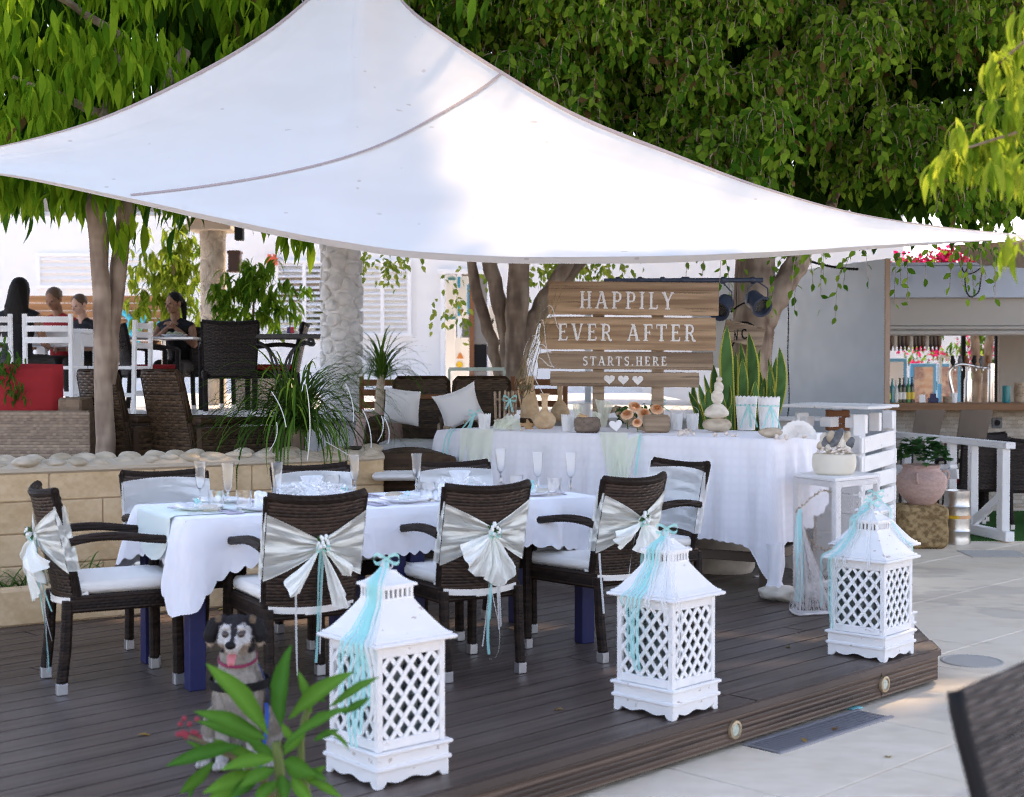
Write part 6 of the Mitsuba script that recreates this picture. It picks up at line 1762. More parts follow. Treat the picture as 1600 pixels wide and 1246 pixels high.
def make_sash(kind, seed):
    P = Proto(); kz = 0.665
    for s in (-1, 1):
        P.add('band', band_half(s, kz, seed + s), 'm_organza', smooth=True, uv=guv(22, 34) + [s * 3.1 + seed, 0])
        P.add('side_fold', side_strip(s), 'm_organza', smooth=True, uv=guv(5, 8))
    P.add('front_band', front_band(seed=seed), 'm_organza', smooth=True, uv=guv(34, 22))
    fans = {'short': [(218, 238, 0.22, 4), (283, 303, 0.25, 4), (311, 333, 0.16, 3)], 'wide': [(192, 262, 0.19, 7), (258, 312, 0.20, 5)], 'split': [(190, 216, 0.19, 4), (240, 338, 0.14, 7)], 'side': [(197, 236, 0.27, 5), (254, 289, 0.23, 4), (300, 336, 0.2, 4)]}[kind]
    for i, (a0, a1, R, pl) in enumerate(fans):
        P.add('bow_tail', fan(a0, a1, R, kz, pl, seed + i), 'm_organza_thick', smooth=True, uv=guv(44, 14)[:, ::-1] * [0.6, 1] + seed)
    rg = np.random.default_rng(seed)
    yk = float(back_y(0, kz)) - 0.055
    P.add('knot', ico(0.02, (0, yk + 0.012, kz), 2, (1.2, 0.8, 1)), 'm_bud', smooth=True)
    for i in range(11):
        a = rg.uniform(0, 2 * PI); r = 0.028 * math.sqrt(rg.random())
        P.add('posy_bud', ico(rg.uniform(0.0075, 0.0105), (r * math.cos(a), yk - 0.012 - 0.012 * rg.random(), kz + 0.018 + r * math.sin(a)), 1, (1, 1, 1.15)), 'm_bud', smooth=True)
    n = 16
    m, col = leaves(leaf(1, 0.5, 3, 0.2, 0.3), np.tile([0, yk, kz + 0.015], (n, 1)), np.stack([rg.normal(0, 1, n), -0.5 - rg.random(n), rg.normal(0.1, 1, n)], 1), np.stack([rg.normal(0, 1, n), -1 + 0 * rg.random(n), rg.normal(0, 1, n)], 1), rg.uniform(0.03, 0.045, n), (0.03, 0.08, 0.03), (0.1, 0.2, 0.08), 0, seed)
    P.add('posy_leaves', m, 'm_leaf_stiff', smooth=True, color=col)
    ln = rg.uniform(0.48, 0.56)
    sp = {'short': [([(0.004, 0, 0), (0.0, -0.2, 0.01), (0.006, -0.42, 0), (0.0, -ln, 0)], 0.013), ([(0.014, 0, 0), (0.016, -0.2, 0.005), (0.014, -0.36, 0)], 0.011)],
          'wide': [([(0.0, 0, 0), (0.004, -0.2, 0.03), (0.0, -0.42, 0.02), (0.02, -0.56, 0.0)], 0.015), ([(0.008, 0, 0), (0.012, -0.22, 0.025), (0.014, -0.40, 0.01)], 0.013)],
          'split': [([(0.012, 0, 0), (0.03, -0.18, 0.02), (0.03, -0.40, 0.0)], 0.016), ([(0.03, 0, 0), (0.055, -0.18, 0.02), (0.06, -0.36, 0.0)], 0.014)],
          'side': [([(0.0, 0, 0), (-0.01, -0.2, 0.03), (0.0, -0.42, 0.02), (0.01, -0.60, 0.01)], 0.014), ([(0.02, 0, 0), (0.03, -0.2, 0.02), (0.05, -0.33, 0.0)], 0.011)]}[kind]
    wp = {'short': [([(0.02, 0, 0), (0.022, -0.2, 0.005), (0.02, -0.46, 0)], 0.007), ([(-0.11, -0.18, 0.0), (-0.10, -0.36, 0.0), (-0.095, -0.54, 0.0)], 0.010)],
          'wide': [([(-0.006, 0, 0), (-0.008, -0.25, 0.03), (-0.02, -0.52, 0)], 0.006), ([(0.02, -0.05, 0.0), (0.045, -0.25, 0.03), (0.08, -0.45, 0.0)], 0.009), ([(0.028, -0.05, 0), (0.055, -0.25, 0.03), (0.092, -0.44, 0)], 0.008), ([(0.01, -0.2, 0.02), (0.06, -0.40, 0.02), (0.085, -0.50, 0.0), (0.06, -0.575, 0.0), (0.02, -0.58, 0.0)], 0.004)],
          'split': [([(-0.02, 0, 0), (-0.035, -0.2, 0), (-0.03, -0.30, 0)], 0.006), ([(0.045, 0, 0), (0.075, -0.2, 0.01), (0.078, -0.34, 0)], 0.008)],
          'side': [([(0.012, 0, 0), (0.02, -0.25, 0.03), (0.05, -0.46, 0.0)], 0.008), ([(-0.01, 0, 0), (-0.02, -0.3, 0.02), (0.03, -0.60, 0.02)], 0.006), ([(0.03, 0, 0), (0.06, -0.16, 0.0), (0.075, -0.27, 0)], 0.009)]}[kind]
    for m, mt in ribbons_down(sp, kz, 'm_aqua') + ribbons_down(wp, kz, 'm_white_ribbon'):
        P.add('ribbon', m, mt)
    n = 3
    for sd in (-1, 1):
        a = np.linspace(0, PI, 10)
        P.add('ribbon_loop', ribbon(np.stack([sd * np.sin(a) * 0.035, yk - 0.012 - 0.01 * np.sin(a * 2), kz - 0.01 + 0.012 * np.sin(a * 2)], 1), 0.013, (0, -0.3, 0.95)), 'm_aqua')
    return P


for (c, deg, lab, kind), sk2, sd, l2 in zip(CH[:4], ('short', 'wide', 'split', 'side'), (1, 2, 3, 4), ('on the left near side chair, short tails', 'on the middle near side chair, wide fan', 'on the right near side chair, split bow', 'on the chair at the left end of the table')):
    make_sash(sk2, sd).stamp('chair_sash', f'cream organza sash bow {l2}', 'sash', chair_m(c, deg))
x = np.linspace(-0.19, 0.19, 8)
M = chair_m(*CH[2][:2])
one('white_ribbon', 'pale blue white ribbon hanging from the seat of the right near side chair', 'ribbon', app(ribbon(smooth_path([[-0.235, -0.26, 0.52], [-0.24, -0.275, 0.40], [-0.238, -0.285, 0.30], [-0.23, -0.285, 0.235]], 12), 0.016, (1, 0, 0)), M), 'm_white_ribbon')
for i, (c, deg, lab, kind) in enumerate(CH[4:]):
    P = Proto()
    P.add('front_band', front_band(0.50, 0.835, 0.024, 20 + i), 'm_organza_pale', smooth=True, uv=guv(34, 22) + i * 2.3)
    for s in (-1, 1):
        P.add('band', band_half(s, 0.665, i + s), 'm_organza', smooth=True, uv=guv(22, 34)); P.add('side_fold', side_strip(s, 0.50, 0.83), 'm_organza_pale', smooth=True, uv=guv(5, 8))
    P.add('bow_tail', fan(200, 340, 0.17, 0.665, 7, i), 'm_organza_thick', smooth=True, uv=guv(44, 14)[:, ::-1])
    P.stamp('chair_sash', f'plain organza sash band on the armchair {("at the far left", "behind the fairy lights", "before the display cloth", "at the right table end")[i]}', 'sash', chair_m(c, deg))

# ------------------------------------------------------------------ dining table
DTM = np.eye(4); DTM[:3, 0], DTM[:3, 1], DTM[:3, 3] = TU, TV, TC0
tk = thing('dining_table', 'long dining table with square navy legs under the white cloth', 'table')
part(tk, 'tabletop', app(box(TLEN - 0.01, TWID - 0.01, 0.03, (TLEN / 2, TWID / 2, TZ - 0.02)), DTM), 'm_navy')
part(tk, 'apron', app(box(TLEN - 0.14, TWID - 0.14, 0.07, (TLEN / 2, TWID / 2, TZ - 0.07)), DTM), 'm_navy')
for x in (0.06, TLEN / 2 - 0.05, TLEN / 2 + 0.05, TLEN - 0.06):
    for y in (0.06, TWID - 0.06):
        part(tk, 'leg', app(box(0.075, 0.075, TZ - 0.04, (x, y, (TZ - 0.04) / 2), b=0.004), DTM), 'm_navy')


def t_drop(p, n):
    x, y = p
    if abs(n[1]) > abs(n[0]):
        return (0.175 + 0.05 * min(1, x / 0.9)) if n[1] < 0 else 0.2
    return 0.185 if n[0] < 0 else 0.2


mesh, uv = drape(TLEN, TWID, TZ + 0.004, t_drop, nv=12, flare=0.075, scal=(0.022, 0.062), corner=((0.26, 0.15, 0.07), (0.14, 0.15, 0.07), (0.13, 0.15, 0.08), (0.13, 0.15, 0.08)), folds=((0.42, 0.05, 0.02), (0.75, 0.08, 0.03), (1.0, 0.05, -0.01), (1.25, 0.06, 0.025), (1.6, 0.07, 0.02), (5.5, 0.06, 0.02)), seed=9)
one('dining_tablecloth', 'white cloth with a scalloped hem and pointed corners on the dining table', 'tablecloth', app(mesh, DTM), 'm_cloth', smooth=True, uv=uv)


def runner(u, v):
    # round end of a pale mint runner hanging over the left end of the table
    y = TWID * 0.5 + (u - 0.5) * 0.50 * np.where(v < 0.72, 1, np.sqrt(np.clip(1 - ((v - 0.72) / 0.28) ** 2, 0, 1)) * 0.999 + 0.001)
    s = v * 0.62
    x = np.where(s < 0.40, 0.40 - s, -0.022 - 0.04 * np.clip(s - 0.40, 0, 1))
    z = np.where(s < 0.40, TZ + 0.0085, TZ + 0.008 - (s - 0.40))
    return np.stack([x, y, z], -1)


m = grid(runner, 24, 60)
one('mint_runner', 'pale mint runner whose round end hangs over the left end of the table', 'runner', app(m, DTM), solid('m_mint', avg((0.70, 0.77, 0.73), (0.75, 0.81, 0.77), 0.02), 0.85, 0.1), smooth=True)

TT = TZ + 0.008
tp = lambda x, y, dz=0.0: TC0 + TU * x + TV * y + np.array([0, 0, TT + dz])


def tpx(x, y, dz=0.0):
    return gp(x, y, TT) + np.array([0, 0, dz])


# tableware
def flute():
    P = Proto()
    P.add('bowl', lathe([(0.004, 0.060), (0.010, 0.068), (0.019, 0.085), (0.0225, 0.12), (0.025, 0.165), (0.029, 0.195), (0.030, 0.20), (0.0288, 0.2), (0.0275, 0.195), (0.0235, 0.165), (0.021, 0.12), (0.0175, 0.088), (0.009, 0.072), (0, 0.070)], 28), 'm_glass_solid', smooth=40)
    P.add('stem', lathe([(0, 0.0), (0.031, 0.0), (0.031, 0.003), (0.012, 0.007), (0.006, 0.014), (0.008, 0.026), (0.011, 0.034), (0.006, 0.044), (0.005, 0.058), (0.004, 0.06), (0, 0.0695)], 28), 'm_glass_solid', smooth=40)
    return P


def tumbler():
    P = Proto(); n = 40; a = np.arange(n) * 2 * PI / n
    rows = [(0, 0.0, 0), (0.030, 0.0, 0), (0.032, 0.006, 1), (0.034, 0.05, 1), (0.0355, 0.058, 0), (0.037, 0.09, 0), (0.0345, 0.09, 0), (0.032, 0.05, 0), (0.029, 0.012, 0), (0, 0.011, 0)]
    v = np.vstack([np.stack([(r + 0.0012 * k * np.cos(a * 10)) * np.cos(a), (r + 0.0012 * k * np.cos(a * 10)) * np.sin(a), np.full(n, z)], 1) for r, z, k in rows])
    j = np.arange(n); jn = (j + 1) % n
    f = np.vstack([np.stack([i * n + j, i * n + jn, (i + 1) * n + jn, (i + 1) * n + j], 1) for i in range(len(rows) - 1)])
    P.add('glass', mk(v, f), 'm_glass_solid', smooth=40)
    return P


FLUTE, TUMB = flute(), tumbler()
for (x, y), lab in zip(((313, 786), (356, 790), (433, 788), (554, 771), (651, 768), (782, 757), (840, 765), (892, 766)), ('leftmost of the row', 'second from the left', 'third from the left, by the salt pot', 'fourth, behind the left near side chair', 'fifth, right of the fairy lights', 'sixth, by the white vase', 'seventh, before the display cloth', 'rightmost, before the display cloth')):
    FLUTE.stamp('flute_glass', f'champagne flute on the dining table, {lab}', 'glass', mat4(tpx(x, y)), 'flutes on the dining table')
for (x, y), lab in zip(((338, 797), (381, 797), (520, 770), (668, 783), (866, 774), (806, 770)), ('left of the leftmost pair', 'right of the leftmost pair', 'behind the left near side chair', 'left of the middle chair back', 'at the right end between the two flutes', 'behind the middle chair back')):
    TUMB.stamp('tumbler', f'faceted short tumbler, {lab}', 'glass', mat4(tpx(x, y)), 'tumblers on the dining table')

PLATE = Proto()
PLATE.add('dish', lathe([(0, 0.004), (0.075, 0.004), (0.085, 0.009), (0.122, 0.019), (0.125, 0.021), (0.122, 0.0215), (0.083, 0.0125), (0.074, 0.008), (0, 0.0075)], 48), 'm_ceramic', smooth=40)
plates = [(0.42, 0.19, 'near side, left'), (1.14, 0.19, 'near side, middle'), (1.86, 0.19, 'near side, right'), (0.36, 0.60, 'far side, left'), (1.00, 0.60, 'far side, middle'), (1.72, 0.60, 'far side, right'), (0.17, 0.33, 'left end'), (2.0, 0.42, 'right end')]
rg = np.random.default_rng(4)
solid('m_favour', avg((0.60, 0.66, 0.66), (0.76, 0.78, 0.76), 0.01), 0.6)
for x, y, lab in plates:
    c = tp(x, y)
    PLATE.stamp('dinner_plate', f'white dinner plate on the dining table, {lab} setting', 'plate', mat4(c), 'plates on the dining table')
    k = thing('wedding_favour', f'small wrapped favour with aqua bow on the {lab} plate', 'favour', 'favours on the plates')
    part(k, 'parcel', pebble(1, c + [0, 0, 0.022], (0.028, 0.024, 0.016), int(x * 10), 0.15, 2), 'm_favour', smooth=True)
    a = np.linspace(0, PI, 8)
    for s in (-1, 1):
        part(k, 'ribbon_loop', xf(ribbon(np.stack([s * np.sin(a) * 0.03, 0 * a, 0.012 * np.sin(a * 2) + 0.012], 1), 0.011, (0, 1, 0.2)), c + [0, 0, 0.03], rz=rg.uniform(0, 3)), 'm_aqua')
    side = TV if y < 0.4 else -TV
    if lab in ('left end', 'right end'): side = TU if x < 1 else -TU
    lat = np.array([side[1], -side[0], 0])
    kn = thing('table_knife', f'steel knife right of the {lab} plate', 'knife', 'knives on the dining table'); q = c + lat * 0.15 + [0, 0, 0.003]
    part(kn, 'blade', beam(q, q + side * 0.10, 0.016, 0.002), 'm_chrome'); part(kn, 'handle', beam(q - side * 0.10, q - side * 0.002, 0.010, 0.006, b=0.001), 'm_chrome')
    kn = thing('table_fork', f'steel fork left of the {lab} plate', 'fork', 'forks on the dining table'); q = c - lat * 0.15 + [0, 0, 0.003]
    part(kn, 'handle', beam(q - side * 0.10, q + side * 0.045, 0.008, 0.004, b=0.001), 'm_chrome')
    part(kn, 'tines', cat([beam(q + side * 0.045, q + side * 0.052, 0.022, 0.003), *[beam(q + side * 0.052 + lat * o, q + side * 0.095 + lat * o, 0.0032, 0.0025) for o in (-0.0095, -0.0032, 0.0032, 0.0095)]]), 'm_chrome')
    q = c - lat * 0.155 + [0, 0, 0.0005]
    one('folded_napkin', f'folded mauve grey napkin under the fork of the {lab} setting', 'napkin', beam(q - side * 0.09, q + side * 0.09, 0.075, 0.0035), 'm_napkin', group='napkins on the dining table')
for (x, y), m_, lab in zip(((327, 799), (616, 778), (846, 772)), ('m_stone_pale', 'm_stone_tan', 'm_stone_pale'), ('near the leftmost flutes', 'between the left and middle chair backs', 'at the right end by the tumbler')):
    one('name_pebble', f'rounded place stone on the tablecloth, {lab}', 'stone', pebble(1, tpx(x, y, 0.014), (0.048, 0.034, 0.017), x, 0.1, 3), m_, smooth=True)
for i, (x, y) in enumerate(((404, 795), (412, 797), (690, 782), (697, 783))):
    one('salt_shaker', f'small white ceramic shaker, {("left of the pair by the left near side chair", "right of the pair by the left near side chair", "left of the pair by the middle chair", "right of the pair by the middle chair")[i]}', 'shaker', xf(lathe([(0, 0), (0.018, 0), (0.021, 0.01), (0.019, 0.04), (0.017, 0.05), (0.021, 0.06), (0.019, 0.075), (0.008, 0.083), (0, 0.084)], 20), tpx(x, y)), 'm_ceramic', smooth=50)


def bead_string(name, label, c, r, n, seed):
    rg = np.random.default_rng(seed)
    k = thing(name, label, 'fairy lights')
    P = []
    for i in range(n):
        a = rg.uniform(0, 2 * PI); q = r * math.sqrt(rg.random())
        P.append(c + [q * math.cos(a), q * math.sin(a) * 0.8, 0.012 + 0.085 * rg.random() ** 1.3 * (1 - 0.3 * q / r)])
    part(k, 'bulbs', cat([ico(rg.uniform(0.0045, 0.008), p, 1) for p in P]), 'm_bead', smooth=True, kind='stuff')
    part(k, 'wire', tube(smooth_path(P, n * 4), 0.0011, 4), 'm_white')


def vase(name, label, c, h, r):
    n = 48; a = np.arange(n) * 2 * PI / n; rows = []
    for f in np.linspace(0, 1, 10):
        rr = r * (0.62 - 0.12 * math.sin(f * 3) + 0.5 * f ** 2.2) * (1 + 0.05 * f * np.cos(a * 12))
        rows.append(np.stack([rr * np.cos(a), rr * np.sin(a), np.full(n, h * f)], 1))
    inn = [q * [0.94, 0.94, 1] + [0, 0, 0.003 if i == 9 else 0] for i, q in enumerate(rows[::-1])]
    V = [np.zeros((n, 3))] + rows + inn + [np.zeros((n, 3)) + [0, 0, 0.006]]
    j = np.arange(n); jn = (j + 1) % n
    f = np.vstack([np.stack([i * n + j, i * n + jn, (i + 1) * n + jn, (i + 1) * n + j], 1) for i in range(len(V) - 1)])
    one(name, label, 'vase', xf(mk(np.vstack(V), f), c), solid('m_frost', (0.72, 0.74, 0.76), 0.3, 0.6) if 'm_frost' not in scene else 'm_frost', smooth=40)


for i, (x, y) in enumerate(((487, 777), (718, 767))):
    c = tpx(x, y + 4)
    vase('fluted_vase', f'white fluted vase among fairy lights, {("left one behind the near side chair", "right one near the middle of the table")[i]}', c, 0.115, 0.052)
    bead_string('fairy_light_cluster', f'heap of white fairy light bulbs round the {("left", "right")[i]} fluted vase', c, 0.17 if i == 0 else 0.14, 90 if i == 0 else 70, 60 + i)

# ------------------------------------------------------------------ lanterns
def make_lantern():
    P = Proto(); h = 0.143
    # skirt with a scalloped foot
    for i in range(4):
        L = 0.302
        x = np.linspace(-L / 2, L / 2, 61); t = np.abs(x) / (L / 2)
        low = np.where(t > 0.84, 0.0, 0.016 + 0.006 * np.cos(t * PI * 2.4))
        low = np.where((t > 0.76) & (t <= 0.84), (0.84 - t) / 0.08 * 0.012, low)
        pg = sg.Polygon(list(zip(x, low)) + [(L / 2, 0.112), (-L / 2, 0.112)])
        P.add('skirt_board', xf(xf(prism(pg, 0.012), (0, 0.151, 0), rx=PI / 2), rz=i * PI / 2), 'm_white_wood')
        P.add('moulding', xf(box(0.318, 0.012, 0.014, (0, -0.155, 0.064), b=0.003), rz=i * PI / 2), 'm_white_wood')
        P.add('ledge', xf(box(0.3255, 0.018, 0.012, (0, -0.155, 0.117), b=0.003), rz=i * PI / 2), 'm_white_wood')
        for z, hh in ((0.140, 0.034), (0.456, 0.038)):
            P.add('rail', xf(box(2 * h - 0.046, 0.020, hh, (0, -h + 0.011, z), b=0.002), rz=i * PI / 2), 'm_white_wood')
        W, H, z0 = 2 * h - 0.046, 0.437 - 0.157, 0.157
        op = sg.box(-W / 2, 0, W / 2, H)
        sp, sl = 0.058, 0.80           # spacing across, lean (dx per dz)
        for lay, sd in ((0, 1), (1, -1)):
            for k in range(-12, 13):
                x0 = k * sp + 0.5 * sp
                c = sg.LineString([(x0 - sd * sl * H, -H * 0.5), (x0 + sd * sl * H * 1.0, H * 1.5)]).buffer(0.0078, cap_style=2)
                q = c.intersection(op)
                if q.is_empty or q.area < 1.2e-4: continue
                P.add('lattice_strip', xf(xf(prism(q, 0.005), (0, -h + 0.0085 + 0.0052 * lay, z0), rx=PI / 2), rz=i * PI / 2), 'm_white')
        P.add('pane', xf(xf(grid(lambda u, v: np.stack([(u - 0.5) * W, 0 * u - h + 0.018, z0 + v * H], -1), 2, 2)), rz=i * PI / 2), 'm_lantern_pane')
        P.add('post', xf(box(0.023, 0.023, 0.36, (h - 0.0115, -h + 0.0115, 0.298), b=0.002), rz=i * PI / 2), 'm_white_wood')
    P.add('floor', box(0.27, 0.27, 0.01, (0, 0, 0.118)), 'm_white_wood')
    P.add('candle', lathe([(0, 0.123), (0.036, 0.123), (0.037, 0.2), (0.033, 0.204), (0, 0.202)], 20), 'm_stone_pale', smooth=40)
    P.add('eave', box(0.352, 0.352, 0.014, (0, 0, 0.484), b=0.005), 'm_white_wood')
    P.add('eave', box(0.325, 0.325, 0.010, (0, 0, 0.4955), b=0.003), 'm_white_wood')
    zs = [(0.500, 0.154), (0.514, 0.138), (0.535, 0.121), (0.56, 0.1025), (0.585, 0.085), (0.603, 0.073), (0.615, 0.066)]
    v, f = [], []
    for z, r in zs:
        v += [(-r, -r, z), (r, -r, z), (r, r, z), (-r, r, z)]
    for i in range(len(zs) - 1):
        for j in range(4):
            f.append((i * 4 + j, i * 4 + (j + 1) % 4, i * 4 + 4 + (j + 1) % 4, i * 4 + 4 + j))
    P.add('roof', mk(v, f), 'm_white_wood')
    for i in range(4):
        P.add('neck_frame', xf(box(0.132, 0.008, 0.009, (0, -0.062, 0.619)), rz=i * PI / 2), 'm_white')
        P.add('neck_frame', xf(box(0.132, 0.008, 0.009, (0, -0.062, 0.657)), rz=i * PI / 2), 'm_white')
        for j in range(7):
            P.add('neck_bar', xf(box(0.0085, 0.007, 0.030, (-0.0585 + j * 0.0195, -0.062, 0.638)), rz=i * PI / 2), 'm_white')
    P.add('neck_shade_block', box(0.10, 0.10, 0.04, (0, 0, 0.638)), 'm_taupe')  # taupe block stands in for the shade inside the neck
    zs = [(0.6615, 0.076), (0.670, 0.0745), (0.676, 0.058), (0.690, 0.040), (0.706, 0.026), (0.712, 0.024), (0.716, 0.0)]
    v, f = [], []
    for z, r in zs:
        v += [(-r, -r, z), (r, -r, z), (r, r, z), (-r, r, z)]
    for i in range(len(zs) - 1):
        for j in range(4):
            f.append((i * 4 + j, i * 4 + (j + 1) % 4, i * 4 + 4 + (j + 1) % 4, i * 4 + 4 + j))
    f += [(3, 2, 1, 0)]
    P.add('cap', mk(v, f), 'm_white_wood')
    a = np.linspace(0, 2 * PI, 25)
    P.add('ring_handle', tube(np.stack([0.024 * np.cos(a), 0.008 * np.sin(a), 0.733 + 0.016 * np.sin(a)], 1), 0.0032, 7, False), 'm_steel', smooth=True)
    P.add('door_knob', xf(lathe([(0, 0.012), (0.007, 0.010), (0.009, 0.006), (0.004, 0.002), (0.004, 0)], 12), (h + 0.0005, 0.128, 0.31), ry=PI / 2), 'm_rust', smooth=True)
    P.add('door_hinge', box(0.004, 0.012, 0.03, (h + 0.001, -0.131, 0.40)), 'm_rust')
    P.add('door_hinge', box(0.004, 0.012, 0.03, (h + 0.001, -0.131, 0.20)), 'm_rust')
    return P


LANT = make_lantern()
LP = [((-0.432, 4.845), 41, 'nearest, partly behind the green leaves'), ((0.632, 5.755), 46, 'middle one on the deck edge'), ((1.757, 6.865), 48, 'right one near the deck corner'), ((1.90, 7.36), 47, 'half hidden behind another lantern')]
for (x, y), deg, lab in LP:
    LANT.stamp('white_lantern', f'white wooden lattice lantern with pagoda roof, {lab}', 'lantern', mat4((x, y, 0.001), rz=math.radians(deg), s=(1, 1, 0.985)), 'white lanterns along the deck edge')


def lantern_ribbons(i, x, y, deg, specs, lab):
    k = thing('lantern_ribbons', f'aqua and white ribbons on the lantern top, {lab}', 'ribbon')
    c = np.array([x, y, 0.0])
    R = rotm(0, 0, math.radians(deg))
    roof = [(0.733, 0.012), (0.69, 0.055), (0.668, 0.08), (0.61, 0.085), (0.56, 0.115), (0.505, 0.160), (0.488, 0.186)]
    for j, (ang, ln, w, m_) in enumerate(specs):
        a = math.radians(ang); d = np.array([math.cos(a), math.sin(a), 0])
        q = 1.0 / max(abs(math.cos(a - math.radians(deg))), abs(math.sin(a - math.radians(deg))))
        pts = [c + d * r * q + [0, 0, z] for z, r in roof]
        zz = 0.485
        while zz > 0.485 - ln:
            zz -= 0.05; pts.append(c + d * (0.188 * q + 0.004 * math.sin(zz * 30 + j)) + np.array([-d[1], d[0], 0]) * 0.012 * math.sin(zz * 11 + j) + [0, 0, zz])
        side = np.array([-d[1], d[0], 0])
        for o in (-0.5, 0.45):
            part(k, 'ribbon', ribbon(smooth_path(pts, 30) + side * (o * w + 0.006 * np.sin(np.linspace(0, 5 + j, 30))[:, None]), w * 0.62, side), m_)
    for s in (-1, 1):
        a = np.linspace(0, PI, 10)
        part(k, 'loop', ribbon(c + np.stack([s * np.sin(a) * 0.045, -0.014 - 0.01 * np.sin(a * 2), 0.742 + 0.018 * np.sin(a * 2)], 1), 0.014, nrm([0, -0.4, 0.9])), 'm_aqua')


for i, ((x, y), deg, lab) in enumerate(LP):
    base = [[(237, 0.02, .02, 'm_aqua'), (225, 0.22, .018, 'm_aqua'), (243, 0.30, .02, 'm_aqua'), (250, 0.28, .018, 'm_aqua'), (262, 0.24, .016, 'm_white_ribbon'), (256, 0.16, .018, 'm_aqua')],
            [(216, 0.2, .020, 'm_aqua'), (228, 0.27, .022, 'm_aqua'), (262, 0.1, .012, 'm_white_ribbon'), (275, 0.22, .010, 'm_white_ribbon'), (240, 0.05, .014, 'm_white_ribbon'), (205, 0.05, .014, 'm_aqua')],
            [(196, 0.30, .022, 'm_aqua'), (205, 0.26, .018, 'm_white_ribbon'), (187, 0.22, .016, 'm_aqua'), (215, 0.04, .012, 'm_white_ribbon'), (250, 0.02, .010, 'm_white_ribbon')],
            [(200, 0.05, .016, 'm_aqua'), (330, 0.06, .018, 'm_aqua'), (318, 0.02, .012, 'm_white_ribbon')]][i]
    lantern_ribbons(i, x, y, deg, base, lab)

